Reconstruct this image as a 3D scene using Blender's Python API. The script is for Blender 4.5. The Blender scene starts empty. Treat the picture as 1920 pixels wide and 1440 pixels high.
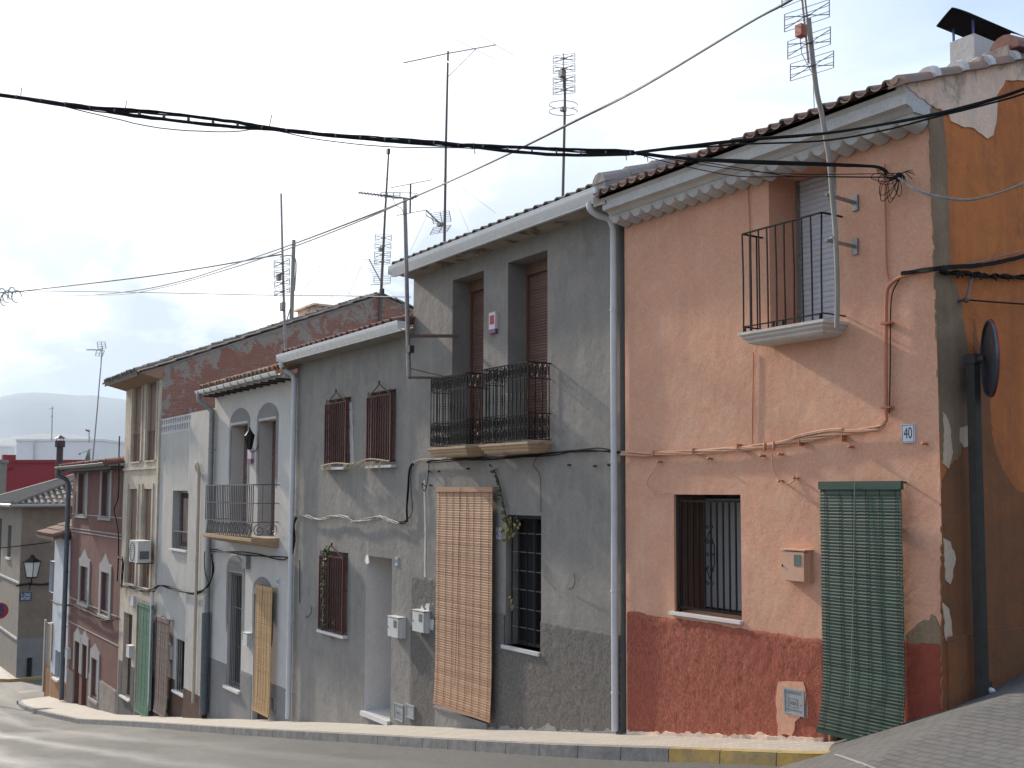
import bpy, math, random
from mathutils import Vector, Matrix, noise
random.seed(7)
R_ = random.Random(11)
sc = bpy.context.scene

# ---------------------------------------------------------------- camera
F, CX, CY, HOR, XV = 2000., 1060., 772., 920., -357.      # photograph calibration, in pixels of the 1920 px wide frame
PH = math.atan((HOR-CY)/F)
TH = math.atan((CX-XV)/F*math.cos(PH))
c_, s_, cp_, sp_ = math.cos(TH), math.sin(TH), math.cos(PH), math.sin(PH)
RV = Vector((s_, c_, 0)); FV = Vector((-c_*cp_, s_*cp_, sp_)); UV = Vector((c_*sp_, -s_*sp_, cp_))
cam = bpy.data.cameras.new('camera'); camo = bpy.data.objects.new('camera', cam); sc.collection.objects.link(camo)
m = Matrix.Identity(4)
for i in range(3):
    m[i][0] = RV[i]; m[i][1] = UV[i]; m[i][2] = -FV[i]
camo.matrix_world = m
cam.sensor_width = 36; cam.lens = F/1920*36
cam.shift_x = -(CX-960)/1920; cam.shift_y = (CY-720)/1920
cam.clip_start = .1; cam.clip_end = 60000
sc.camera = camo

# ---------------------------------------------------------------- light
SD = Vector((-1, -.130, .545)).normalized()                # towards the sun
EL = math.asin(SD.z); AZ = math.atan2(SD.x, SD.y)
sun = bpy.data.lights.new('sun', 'SUN'); suno = bpy.data.objects.new('sun', sun); sc.collection.objects.link(suno)
suno.rotation_euler = SD.to_track_quat('Z', 'Y').to_euler()
sun.energy = 4.5; sun.angle = math.radians(2.2); sun.color = (1, .90, .76)
w = bpy.data.worlds.new('World'); sc.world = w; w.use_nodes = True
nt = w.node_tree; N = nt.nodes; L = nt.links; N.clear()
out = N.new('ShaderNodeOutputWorld'); bg = N.new('ShaderNodeBackground'); sky = N.new('ShaderNodeTexSky')
sky.sky_type = 'NISHITA'; sky.sun_disc = False; sky.sun_elevation = EL; sky.sun_rotation = AZ % (2*math.pi)
sky.air_density = 1.0; sky.dust_density = 2.0; sky.ozone_density = 1.0
tc = N.new('ShaderNodeTexCoord'); mp = N.new('ShaderNodeMapping'); mp.inputs['Scale'].default_value = (1, 1, 2.2)
n1 = N.new('ShaderNodeTexNoise'); n1.inputs['Scale'].default_value = 3.2; n1.inputs['Detail'].default_value = 9; n1.inputs['Roughness'].default_value = .58
n1.inputs['Distortion'].default_value = .25
cr = N.new('ShaderNodeValToRGB'); cr.color_ramp.elements[0].position = .44; cr.color_ramp.elements[1].position = .60
L.new(tc.outputs['Generated'], mp.inputs['Vector']); L.new(mp.outputs['Vector'], n1.inputs['Vector']); L.new(n1.outputs['Fac'], cr.inputs['Fac'])
# thin cloud is thicker towards the sun side
dt = N.new('ShaderNodeVectorMath'); dt.operation = 'DOT_PRODUCT'; dt.inputs[1].default_value = SD
L.new(tc.outputs['Generated'], dt.inputs[0])
mr = N.new('ShaderNodeMapRange'); mr.inputs['From Min'].default_value = .55; mr.inputs['From Max'].default_value = .84
mr.inputs['To Min'].default_value = 0; mr.inputs['To Max'].default_value = 1
L.new(dt.outputs['Value'], mr.inputs['Value'])
# veil colour (high thin overcast) and cloud colour, both in sky texture units
SK = .1
veil = N.new('ShaderNodeMix'); veil.data_type = 'RGBA'
veil.inputs['A'].default_value = (.48/SK, .61/SK, .84/SK, 1); veil.inputs['B'].default_value = (1.14/SK, 1.13/SK, 1.12/SK, 1)
L.new(mr.outputs['Result'], veil.inputs['Factor'])
mx = N.new('ShaderNodeMix'); mx.data_type = 'RGBA'; mx.inputs['Factor'].default_value = .86
L.new(sky.outputs['Color'], mx.inputs['A']); L.new(veil.outputs['Result'], mx.inputs['B'])
# grey-blue hearts of the clouds and their bright rims, low in the sky only
cl = N.new('ShaderNodeMix'); cl.data_type = 'RGBA'; cl.inputs['A'].default_value = (.36/SK, .44/SK, .55/SK, 1); cl.inputs['B'].default_value = (1.3/SK, 1.3/SK, 1.3/SK, 1)
L.new(cr.outputs['Color'], cl.inputs['Factor'])
sx = N.new('ShaderNodeSeparateXYZ'); L.new(tc.outputs['Generated'], sx.inputs[0])
lo = N.new('ShaderNodeMapRange'); lo.inputs['From Min'].default_value = .42; lo.inputs['From Max'].default_value = .20
lo.inputs['To Min'].default_value = 0; lo.inputs['To Max'].default_value = .75; L.new(sx.outputs['Z'], lo.inputs['Value'])
n2 = N.new('ShaderNodeTexNoise'); n2.inputs['Scale'].default_value = 1.7; n2.inputs['Detail'].default_value = 5
L.new(tc.outputs['Generated'], n2.inputs['Vector'])
c2 = N.new('ShaderNodeValToRGB'); c2.color_ramp.elements[0].position = .36; c2.color_ramp.elements[1].position = .50
L.new(n2.outputs['Fac'], c2.inputs['Fac'])
mu = N.new('ShaderNodeMath'); mu.operation = 'MULTIPLY'; L.new(lo.outputs['Result'], mu.inputs[0]); L.new(c2.outputs['Color'], mu.inputs[1])
mz = N.new('ShaderNodeMix'); mz.data_type = 'RGBA'
L.new(mu.outputs[0], mz.inputs['Factor']); L.new(mx.outputs['Result'], mz.inputs['A']); L.new(cl.outputs['Result'], mz.inputs['B'])
L.new(mz.outputs['Result'], bg.inputs['Color']); bg.inputs['Strength'].default_value = SK
L.new(bg.outputs[0], out.inputs[0])
vs = sc.view_settings
vs.view_transform = 'Standard'; vs.look = 'None'; vs.exposure = .50; vs.gamma = 1; vs.use_curve_mapping = False
sc.cycles.max_bounces = 6; sc.cycles.volume_bounces = 0; sc.cycles.transparent_max_bounces = 8

# ---------------------------------------------------------------- measuring: a pixel of the photograph to a point of the place
def ray(x, y): return FV + RV*((x-CX)/F) - UV*((y-CY)/F)
def wl(x, y, Y=8.):
    r = ray(x, y); t = Y/r.y; return r.x*t, r.z*t
def wx(x, Y=8., y=900): return wl(x, y, Y)[0]
def wz(x, y, Y=8.): return wl(x, y, Y)[1]
def xp(x, y, X):
    r = ray(x, y); t = X/r.x; return r.y*t, r.z*t
def at(x, y, D): return ray(x, y)*D
def sidepx(Y, Z):
    p = Vector((-5.69, Y, Z)); d = p.dot(FV); return (CX+F*p.dot(RV)/d, CY-F*p.dot(UV)/d)
TB = [(-400, -9.6), (-70, -9.2), (-57, -8.75), (-46.6, -8.05), (-41.9, -7.58), (-35.1, -6.84), (60, 8.27)]
def g(X):
    if X < -400: return -9.6
    for (a, za), (b, zb) in zip(TB, TB[1:]):
        if X <= b: return za+(zb-za)*(X-a)/(b-a)
    return TB[-1][1]

# ---------------------------------------------------------------- mesh and object helpers
WLOC = {}
class MB:
    def __init__(s): s.v = []; s.f = []
    def add(s, vs, fs):
        n = len(s.v); s.v += [tuple(v) for v in vs]; s.f += [tuple(i+n for i in f) for f in fs]
    def box(s, x0, x1, y0, y1, z0, z1):
        if x0 > x1: x0, x1 = x1, x0
        if y0 > y1: y0, y1 = y1, y0
        if z0 > z1: z0, z1 = z1, z0
        s.add([(x0,y0,z0),(x1,y0,z0),(x1,y1,z0),(x0,y1,z0),(x0,y0,z1),(x1,y0,z1),(x1,y1,z1),(x0,y1,z1)],
              [(0,3,2,1),(4,5,6,7),(0,1,5,4),(1,2,6,5),(2,3,7,6),(3,0,4,7)])
    def quad(s, a, b, c, d): s.add([a, b, c, d], [(0, 1, 2, 3)])
    def tube(s, pts, r, n=6, cap=True, r2=None):
        P = [Vector(p) for p in pts]; m_ = len(P)
        if m_ < 2: return
        T = []
        for i in range(m_):
            a = P[max(0, i-1)]; b = P[min(m_-1, i+1)]; d = b-a
            T.append(d.normalized() if d.length > 1e-9 else Vector((0, 0, 1)))
        up = Vector((0, 0, 1)) if abs(T[0].z) < .9 else Vector((0, 1, 0))
        u = T[0].cross(up).normalized(); vs_ = []; 
        for i in range(m_):
            u = (u - T[i]*u.dot(T[i])); u = u.normalized() if u.length > 1e-6 else T[i].orthogonal().normalized()
            v = T[i].cross(u)
            rr = r if r2 is None else r+(r2-r)*i/(m_-1)
            for k in range(n):
                a = 2*math.pi*k/n + math.pi/n
                vs_.append(P[i]+u*(rr*math.cos(a))+v*(rr*math.sin(a)))
        fs = []
        for i in range(m_-1):
            for k in range(n):
                a = i*n+k; b = i*n+(k+1) % n
                fs.append((a, b, b+n, a+n))
        if cap:
            fs.append(tuple(range(n-1, -1, -1))); fs.append(tuple((m_-1)*n+k for k in range(n)))
        s.add(vs_, fs)
    def bar(s, a, b, w_, h_=None):
        """square bar from a to b"""
        s.tube([a, b], w_*.7071, 4)
    def prism(s, poly, y0, y1):
        """poly of (x,z), extruded along y"""
        n = len(poly)
        s.add([(x, y0, z) for x, z in poly]+[(x, y1, z) for x, z in poly],
              [tuple(range(n)), tuple(range(2*n-1, n-1, -1))]+[(i, i+n, (i+1) % n+n, (i+1) % n) for i in range(n)])
    def ext(s, prof, x0, x1):
        """prof of (y,z), extruded along x"""
        n = len(prof)
        s.add([(x0, y, z) for y, z in prof]+[(x1, y, z) for y, z in prof],
              [tuple(range(n-1, -1, -1)), tuple(range(n, 2*n))]+[(i, (i+1) % n, (i+1) % n+n, i+n) for i in range(n)])
    def exty(s, prof, y0, y1, dz=0):
        n = len(prof)
        s.add([(x, y0, z) for x, z in prof]+[(x, y1, z+dz) for x, z in prof],
              [tuple(range(n)), tuple(range(2*n-1, n-1, -1))]+[(i, i+n, (i+1) % n+n, (i+1) % n) for i in range(n)])
    def blob(s, c, rx, ry, rz, n=8, m_=5):
        vs_ = []; fs = []
        for i in range(m_+1):
            t = math.pi*i/m_
            for k in range(n):
                p = 2*math.pi*k/n
                vs_.append((c[0]+rx*math.sin(t)*math.cos(p), c[1]+ry*math.sin(t)*math.sin(p), c[2]+rz*math.cos(t)))
        for i in range(m_):
            for k in range(n):
                fs.append((i*n+k, i*n+(k+1) % n, (i+1)*n+(k+1) % n, (i+1)*n+k))
        s.add(vs_, fs)
    def build(s, name, mat, parent=None, smooth=False, label=None):
        if not s.v: s.v = [(0, 0, 0)]
        xs, ys, zs = zip(*s.v)
        c = Vector(((min(xs)+max(xs))/2, (min(ys)+max(ys))/2, min(zs)))
        me = bpy.data.meshes.new(name)
        me.from_pydata([(a-c.x, b-c.y, d-c.z) for a, b, d in s.v], [], s.f); me.validate(); me.update()
        import bmesh
        bm = bmesh.new(); bm.from_mesh(me); bmesh.ops.recalc_face_normals(bm, faces=bm.faces); bm.to_mesh(me); bm.free()
        if isinstance(mat, (list, tuple)):
            for q in mat: me.materials.append(q)
        else: me.materials.append(mat)
        if smooth:
            me.polygons.foreach_set('use_smooth', [True]*len(me.polygons))
            try: me.set_sharp_from_angle(angle=math.radians(50))
            except Exception: pass
        o = bpy.data.objects.new(name, me); sc.collection.objects.link(o)
        WLOC[o.name] = c
        if parent is not None:
            o.parent = parent; o.location = c - WLOC[parent.name]
        else: o.location = c
        if label: o['label'] = label
        return o
def empty(name, loc, label, cat, group=None):
    o = bpy.data.objects.new(name, None); sc.collection.objects.link(o); o.location = loc; WLOC[o.name] = Vector(loc)
    o.empty_display_size = .2; o['label'] = label; o['category'] = cat
    if group: o['group'] = group
    return o
def tag(o, label, cat, group=None):
    o['label'] = label; o['category'] = cat
    if group: o['group'] = group
    return o
def struct(mb, name, mat, smooth=False):
    o = mb.build(name, mat, smooth=smooth); o['kind'] = 'structure'; return o

# ---------------------------------------------------------------- materials
def newmat(name):
    mt = bpy.data.materials.new(name); mt.use_nodes = True; nt = mt.node_tree
    b = nt.nodes['Principled BSDF']; return mt, nt, b
def nnoise(nt, vec, scale, detail=4, rough=.55, dist=0):
    n = nt.nodes.new('ShaderNodeTexNoise'); n.inputs['Scale'].default_value = scale; n.inputs['Detail'].default_value = detail
    n.inputs['Roughness'].default_value = rough; n.inputs['Distortion'].default_value = dist
    nt.links.new(vec, n.inputs['Vector']); return n.outputs['Fac']
def nmap(nt, vec, sc_=(1, 1, 1), loc=(0, 0, 0), rot=(0, 0, 0)):
    n = nt.nodes.new('ShaderNodeMapping'); n.inputs['Scale'].default_value = sc_; n.inputs['Location'].default_value = loc; n.inputs['Rotation'].default_value = rot
    nt.links.new(vec, n.inputs['Vector']); return n.outputs['Vector']
def nramp(nt, fac, p0, p1, v0=0., v1=1.):
    n = nt.nodes.new('ShaderNodeMapRange'); n.inputs['From Min'].default_value = p0; n.inputs['From Max'].default_value = p1
    n.inputs['To Min'].default_value = v0; n.inputs['To Max'].default_value = v1
    nt.links.new(fac, n.inputs['Value']); return n.outputs['Result']
def nmix(nt, fac, a, b, mode='MIX'):
    n = nt.nodes.new('ShaderNodeMix'); n.data_type = 'RGBA'; n.blend_type = mode
    for k, v in (('Factor', fac), ('A', a), ('B', b)):
        if isinstance(v, (int, float)): n.inputs[k].default_value = v
        elif isinstance(v, (tuple, list)): n.inputs[k].default_value = tuple(v)+((1,) if len(v) == 3 else ())
        else: nt.links.new(v, n.inputs[k])
    return n.outputs['Result']
def nmath(nt, op, a, b=0.):
    n = nt.nodes.new('ShaderNodeMath'); n.operation = op
    for i, v in enumerate((a, b)):
        if isinstance(v, (int, float)): n.inputs[i].default_value = v
        else: nt.links.new(v, n.inputs[i])
    return n.outputs[0]
def nbump(nt, h, dist, strength=1., prev=None):
    n = nt.nodes.new('ShaderNodeBump'); n.inputs['Distance'].default_value = dist; n.inputs['Strength'].default_value = strength
    nt.links.new(h, n.inputs['Height'])
    if prev is not None: nt.links.new(prev, n.inputs['Normal'])
    return n.outputs['Normal']
def pos(nt):
    n = nt.nodes.new('ShaderNodeNewGeometry'); return n.outputs['Position']

def plaster(name, a, b, c, streak=.45, spots=None, spot=(.60, .66), wave=.022, rough_b=.006, grain=.0014, seed=0., fine=60):
    """painted render: three tones in clouds, rain streaks, trowel waves in the surface; spots = colour of worn patches"""
    mt, nt, bs = newmat(name); p = pos(nt); L = nt.links
    pm = nmap(nt, p, loc=(seed, seed*.7, seed*1.3))
    big = nnoise(nt, pm, .9, 5, .6, .6); mid = nnoise(nt, pm, 3.4, 5, .62, .3)
    st = nnoise(nt, nmap(nt, p, (5.2, 5.2, .42), (seed, 0, 0)), 1.0, 6, .65, .2)
    gr = nnoise(nt, pm, 45, 3, .7)
    col = nmix(nt, nramp(nt, big, .35, .65), a, b)
    col = nmix(nt, nmath(nt, 'MULTIPLY', nramp(nt, mid, .45, .72), .55), col, c)
    col = nmix(nt, nmath(nt, 'MULTIPLY', nramp(nt, st, .48, .72), streak), col, c)
    if spots is not None:
        sp = nnoise(nt, nmap(nt, p, (1, 1, .7), (seed*2+3, 1, seed)), 1.9, 8, .68, .4)
        col = nmix(nt, nramp(nt, sp, spot[0], spot[1]), col, spots)
    col = nmix(nt, .35, col, nmix(nt, nramp(nt, gr, .25, .75), (.55, .55, .55), (1.35, 1.35, 1.35)), 'MULTIPLY')
    L.new(col, bs.inputs['Base Color']); bs.inputs['Roughness'].default_value = .92; bs.inputs['Specular IOR Level'].default_value = .25
    w1 = nnoise(nt, nmap(nt, p, (1, 1, .7), (seed, 5, 2)), 1.5, 3, .5)
    w2 = nnoise(nt, pm, 9, 4, .6)
    w3 = nnoise(nt, pm, fine, 4, .7)
    n = nbump(nt, w1, wave); n = nbump(nt, w2, rough_b, prev=n); n = nbump(nt, w3, grain, prev=n)
    L.new(n, bs.inputs['Normal']); return mt
def roughcast(name, a, b, c, bump=.03, scale=14, seed=0.):
    mt, nt, bs = newmat(name); p = pos(nt); L = nt.links
    pm = nmap(nt, p, (1, 1, .62), loc=(seed, seed, seed), rot=(0, math.radians(18), 0))
    h = nnoise(nt, pm, scale, 5, .62, .7); h2 = nnoise(nt, pm, scale*4, 3, .6); big = nnoise(nt, p, 1.3, 4, .6)
    col = nmix(nt, nramp(nt, h, .35, .62), a, b)
    col = nmix(nt, nmath(nt, 'MULTIPLY', nramp(nt, big, .45, .7), .6), col, c)
    L.new(col, bs.inputs['Base Color']); bs.inputs['Roughness'].default_value = .9; bs.inputs['Specular IOR Level'].default_value = .25
    n = nbump(nt, h, bump); n = nbump(nt, h2, bump*.12, prev=n); L.new(n, bs.inputs['Normal']); return mt
def plain(name, a, rough=.5, metal=0., b=None, scale=12, bump=0., spec=.5, stretch=(1, 1, 1)):
    mt, nt, bs = newmat(name); p = nmap(nt, pos(nt), stretch); L = nt.links
    b = b or tuple(x*.72 for x in a)
    f = nnoise(nt, p, scale, 5, .6)
    L.new(nmix(nt, nramp(nt, f, .35, .68), a, b), bs.inputs['Base Color'])
    L.new(nramp(nt, f, .3, .7, max(0, rough-.08), min(1, rough+.1)), bs.inputs['Roughness'])
    bs.inputs['Metallic'].default_value = metal; bs.inputs['Specular IOR Level'].default_value = spec
    if bump: L.new(nbump(nt, f, bump), bs.inputs['Normal'])
    return mt
def slats(name, a, b, c, dz=.014, seed=0., rough=.6, colvar=.25):
    """wooden or painted slats: a tone per slat, grain along it"""
    mt, nt, bs = newmat(name); p = pos(nt); L = nt.links
    r = nnoise(nt, nmap(nt, p, (.15, .15, 1/dz*.35), (0, 0, seed)), 1., 1, .5)
    q = nnoise(nt, nmap(nt, p, (3, 3, 160)), 1., 3, .6)
    big = nnoise(nt, p, 2.2, 3, .5)
    col = nmix(nt, nramp(nt, r, .42, .58), a, b); col = nmix(nt, nmath(nt, 'MULTIPLY', nramp(nt, q, .4, .8), .5), col, c)
    col = nmix(nt, nmath(nt, 'MULTIPLY', nramp(nt, big, .5, .7), colvar), col, c)
    L.new(col, bs.inputs['Base Color']); bs.inputs['Roughness'].default_value = rough; return mt
def tilemat(name, a, b, c, seed=0.):
    mt, nt, bs = newmat(name); p = pos(nt); L = nt.links
    cell = nt.nodes.new('ShaderNodeTexVoronoi'); cell.inputs['Scale'].default_value = 3.6; L.new(p, cell.inputs['Vector'])
    f = nt.nodes.new('ShaderNodeSeparateColor'); L.new(cell.outputs['Color'], f.inputs[0])
    n = nnoise(nt, nmap(nt, p, loc=(seed, 0, 0)), 9, 6, .7)
    col = nmix(nt, f.outputs[0], a, b); col = nmix(nt, nramp(nt, n, .48, .68), col, c)
    L.new(col, bs.inputs['Base Color']); bs.inputs['Roughness'].default_value = .88
    L.new(nbump(nt, n, .008), bs.inputs['Normal']); return mt
def glassmat(name, tint=(.02, .023, .025)):
    mt, nt, bs = newmat(name); bs.inputs['Base Color'].default_value = tint+(1,); bs.inputs['Roughness'].default_value = .06
    bs.inputs['Specular IOR Level'].default_value = .35
    nt.links.new(nbump(nt, nnoise(nt, pos(nt), 1.3, 2), .004), bs.inputs['Normal']); return mt

M = {}
M['orange'] = plaster('orange_plaster', (.60, .315, .205), (.54, .285, .19), (.63, .39, .27), .35, wave=.02, seed=1)
M['orange_side'] = plaster('ochre_plaster', (.54, .185, .055), (.45, .145, .045), (.25, .10, .045), .55, spots=(.20, .09, .045), spot=(.58, .70), wave=.03, rough_b=.012, seed=4)
M['red_plinth'] = roughcast('red_roughcast', (.20, .050, .032), (.36, .115, .072), (.26, .068, .043), .010, 38, 2)
M['red_smooth'] = plaster('red_paint', (.24, .052, .032), (.21, .046, .030), (.28, .075, .046), .2, wave=.012, seed=6)
M['grey42'] = plaster('grey_render', (.235, .217, .196), (.20, .186, .169), (.305, .275, .238), .38, spots=(.16, .15, .14), spot=(.60, .74), wave=.022, seed=9)
M['grey42_plinth'] = roughcast('grey_roughcast', (.085, .078, .071), (.175, .158, .14), (.12, .11, .10), .010, 42, 5)
M['grey44'] = plaster('weathered_render', (.248, .233, .212), (.205, .195, .18), (.315, .28, .238), .6, spots=(.165, .155, .14), spot=(.57, .75), wave=.022, rough_b=.010, seed=13)
M['white46'] = plaster('pale_grey_stipple', (.50, .475, .44), (.45, .43, .40), (.54, .51, .47), .15, wave=.012, rough_b=.004, grain=.003, seed=17, fine=40)
M['trim46'] = plaster('grey_paint', (.22, .212, .203), (.19, .185, .178), (.25, .24, .228), .2, wave=.01, seed=19)
M['cream48'] = plaster('old_cream_paint', (.50, .42, .32), (.36, .31, .25), (.58, .51, .42), .6, spots=(.34, .22, .14), spot=(.58, .63), wave=.03, seed=23)
M['white48'] = plaster('off_white_render', (.44, .42, .385), (.38, .365, .34), (.50, .47, .42), .55, spots=(.28, .26, .24), spot=(.63, .72), wave=.02, seed=27)
M['brown_plinth'] = plaster('brown_paint', (.085, .045, .03), (.07, .038, .027), (.11, .065, .045), .4, wave=.02, seed=29)
M['dark_plinth'] = plaster('dark_grey_paint', (.095, .09, .085), (.08, .076, .072), (.13, .12, .11), .4, wave=.02, seed=31)
M['jamb_white'] = plaster('grey_white_paint', (.60, .59, .57), (.55, .54, .53), (.64, .62, .60), .25, wave=.01, seed=33)
M['pink'] = plaster('dusky_rose_render', (.155, .070, .058), (.13, .062, .052), (.19, .10, .082), .35, spots=(.17, .08, .075), spot=(.60, .72), wave=.02, seed=37)
M['pink_trim'] = plaster('pale_surround', (.31, .295, .275), (.27, .255, .24), (.35, .33, .31), .3, wave=.01, seed=39)
M['stone_plinth'] = plaster('mottled_stone', (.25, .205, .175), (.20, .17, .15), (.31, .26, .225), .2, wave=.015, rough_b=.012, seed=41)
M['white_house'] = plaster('bluish_whitewash', (.50, .52, .56), (.44, .46, .50), (.56, .57, .59), .35, wave=.025, seed=43)
M['beige_door'] = plaster('sandy_render', (.36, .30, .23), (.31, .26, .20), (.40, .34, .27), .3, wave=.01, seed=44)
M['brown_house'] = plaster('beige_brown_render', (.20, .155, .115), (.17, .13, .10), (.235, .19, .145), .3, wave=.01, grain=.004, seed=47)
M['brown_side'] = plaster('buff_render', (.24, .21, .17), (.20, .175, .145), (.29, .25, .20), .3, wave=.01, seed=48)
M['dado'] = plaster('grey_dado_paint', (.20, .20, .19), (.17, .17, .165), (.23, .225, .215), .3, wave=.01, seed=49)
M['orange_low'] = plaster('orange_stained_plinth', (.30, .14, .055), (.22, .115, .06), (.36, .18, .07), .5, wave=.02, seed=51)
M['far_white'] = plaster('far_whitewash', (.80, .80, .79), (.76, .76, .76), (.82, .82, .81), .2, wave=.0, seed=53)
M['far_red'] = plaster('far_crimson', (.27, .028, .035), (.24, .025, .032), (.30, .04, .045), .2, wave=.0, seed=55)
def brickmat(z8, sl):
    mt, nt, bs = newmat('worn_brick_and_mortar'); p = pos(nt); L = nt.links
    v = nmap(nt, p, (1, 1, 1), rot=(0, 0, 0))
    sep = nt.nodes.new('ShaderNodeSeparateXYZ'); L.new(p, sep.inputs[0]); cb = nt.nodes.new('ShaderNodeCombineXYZ')
    L.new(sep.outputs['Y'], cb.inputs['X']); L.new(sep.outputs['Z'], cb.inputs['Y'])
    br = nt.nodes.new('ShaderNodeTexBrick'); L.new(cb.outputs[0], br.inputs['Vector'])
    br.inputs['Scale'].default_value = 1; br.inputs['Brick Width'].default_value = .24; br.inputs['Row Height'].default_value = .09; br.inputs['Mortar Size'].default_value = .012
    br.inputs['Color1'].default_value = (.34, .155, .105, 1); br.inputs['Color2'].default_value = (.24, .11, .078, 1); br.inputs['Mortar'].default_value = (.30, .19, .14, 1)
    n = nnoise(nt, nmap(nt, p, (1, 1, 1), (4, 2, 9)), 1.1, 8, .68, .5); n3 = nnoise(nt, p, 7, 5, .7); n4 = nnoise(nt, p, 2.3, 9, .72, .6)
    col = nmix(nt, nramp(nt, n3, .55, .68), br.outputs['Color'], (.30, .17, .12))
    col = nmix(nt, nramp(nt, n, .40, .60), col, (.26, .12, .085))
    dd_ = nmath(nt, 'SUBTRACT', nmath(nt, 'ADD', nmath(nt, 'MULTIPLY', sep.outputs['Y'], sl), z8-8*sl), sep.outputs['Z'])
    tp = nmath(nt, 'MAXIMUM', nramp(nt, dd_, .0, .9, .15, -.02), nramp(nt, sep.outputs['Y'], 8.1, 8.7, .14, -.02))
    fx = nmath(nt, 'ADD', nmath(nt, 'ADD', n4, tp), nmath(nt, 'MULTIPLY', nmath(nt, 'SUBTRACT', n3, .5), .25))
    col = nmix(nt, nramp(nt, fx, .575, .60), col, nmix(nt, n3, (.22, .185, .16), (.36, .31, .27)))
    L.new(col, bs.inputs['Base Color']); bs.inputs['Roughness'].default_value = .93
    b1 = nbump(nt, br.outputs['Fac'], -.008); b1 = nbump(nt, n3, .02, prev=b1); L.new(b1, bs.inputs['Normal']); return mt
M['mortar'] = plaster('grey_mortar', (.27, .25, .235), (.22, .205, .195), (.32, .29, .265), .3, wave=.03, rough_b=.015, seed=57)
M['pinkish_mortar'] = plaster('pinkish_mortar', (.78, .57, .44), (.70, .50, .38), (.50, .42, .34), .4, spots=(.36, .29, .23), spot=(.52, .60), wave=.03, rough_b=.015, seed=58)
M['greenish_render'] = plaster('greenish_grey_render', (.24, .165, .105), (.17, .12, .078), (.31, .22, .145), .5, wave=.03, rough_b=.012, seed=60)
M['pale_patch'] = plaster('pale_filler', (.56, .43, .31), (.50, .38, .27), (.60, .48, .36), .3, wave=.02, rough_b=.01, seed=61)
M['tile'] = tilemat('clay_tiles', (.30, .165, .115), (.22, .15, .12), (.19, .165, .145))
M['tile_red'] = tilemat('red_clay_tiles', (.22, .10, .075), (.17, .085, .068), (.22, .15, .12), 3)
M['tile_grey'] = tilemat('weathered_tiles', (.22, .175, .135), (.17, .145, .12), (.13, .115, .10), 7)
M['tile_orange'] = tilemat('lichen_tiles', (.25, .18, .13), (.32, .15, .07), (.16, .135, .11), 9)
M['gutter'] = plain('white_gutter_metal', (.78, .78, .77), .25, 0, (.66, .67, .68), 5)
M['pipe'] = plain('grey_white_pipe', (.55, .555, .56), .4, 0, (.47, .475, .48), 4)
M['pipe_dark'] = plain('dark_pipe', (.10, .115, .125), .5)
M['cornice'] = plaster('white_cornice', (.50, .49, .48), (.42, .41, .40), (.56, .55, .53), .3, spots=(.30, .28, .26), spot=(.62, .72), wave=.01, seed=63)
M['soffit'] = plaster('stained_soffit', (.34, .30, .26), (.29, .255, .22), (.16, .12, .09), .2, spots=(.13, .09, .065), spot=(.52, .6), wave=.01, seed=65)
M['stone_slab'] = plaster('tan_stone', (.42, .30, .19), (.36, .25, .16), (.48, .36, .24), .4, spots=(.22, .13, .075), spot=(.58, .66), wave=.01, seed=67)
M['slab_orange'] = plaster('orange_tan_stone', (.38, .27, .17), (.34, .24, .15), (.44, .32, .21), .4, wave=.01, seed=68)
M['slab_white'] = plaster('white_stone', (.55, .52, .48), (.50, .47, .44), (.60, .57, .52), .3, wave=.006, seed=69)
M['iron'] = plain('black_iron', (.008, .007, .008), .5, .0, (.014, .011, .010), 30, spec=.1)
M['iron_grey'] = plain('grey_painted_iron', (.06, .06, .062), .45, .0, (.10, .10, .10), 30)
M['iron_rust'] = plain('red_brown_iron', (.125, .034, .024), .55, .0, (.075, .022, .017), 30, spec=.3)
M['rust'] = plain('rusty_steel', (.14, .075, .045), .75, .2, (.08, .05, .035), 25)
M['galv'] = plain('galvanised_steel', (.30, .30, .30), .45, .5, (.22, .20, .19), 20)
M['galv_dark'] = plain('dull_steel', (.10, .10, .105), .5, .5, (.14, .11, .09), 20)
M['alu'] = plain('antenna_wire', (.22, .22, .23), .45, .4, (.16, .15, .15), 20)
M['wood_dark'] = plain('dark_wood', (.028, .016, .011), .6, 0, (.018, .010, .008), 14, stretch=(1, 1, .1))
M['wood_mid'] = plain('brown_wood', (.16, .075, .04), .6, 0, (.11, .055, .035), 14, stretch=(1, 1, .1))
M['wood_pole'] = plain('grey_pole_wood', (.30, .28, .25), .8, 0, (.22, .20, .18), 14, stretch=(1, 1, .1))
M['door_grey'] = plain('grey_door_paint', (.30, .295, .28), .5, 0, (.27, .265, .255), 3)
M['interior'] = plain('dim_interior', (.014, .013, .012), .9)
M['shutter_white'] = plain('white_shutter', (.56, .58, .62), .5, 0, (.50, .52, .56), 6)
M['shutter_brown'] = slats('brown_shutter_slats', (.19, .10, .075), (.15, .08, .062), (.12, .065, .05), .04, 3)
M['glass'] = glassmat('window_glass')
M['blind_green'] = slats('green_blind_slats', (.010, .034, .021), (.020, .056, .036), (.036, .066, .05), .02, 1, .55)
M['blind_wood'] = slats('wooden_blind_slats', (.42, .24, .135), (.33, .175, .095), (.48, .30, .18), .03, 5)
M['blind_tan'] = slats('cane_blind_slats', (.42, .25, .10), (.36, .21, .09), (.46, .29, .13), .03, 6)
M['blind_brown'] = slats('faded_brown_blind', (.12, .078, .065), (.155, .105, .085), (.09, .058, .05), .03, 7)
M['blind_green2'] = slats('faded_green_blind', (.042, .125, .072), (.055, .15, .09), (.03, .08, .055), .03, 8)
M['cord'] = plain('dark_cord', (.07, .035, .025), .8)
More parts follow.
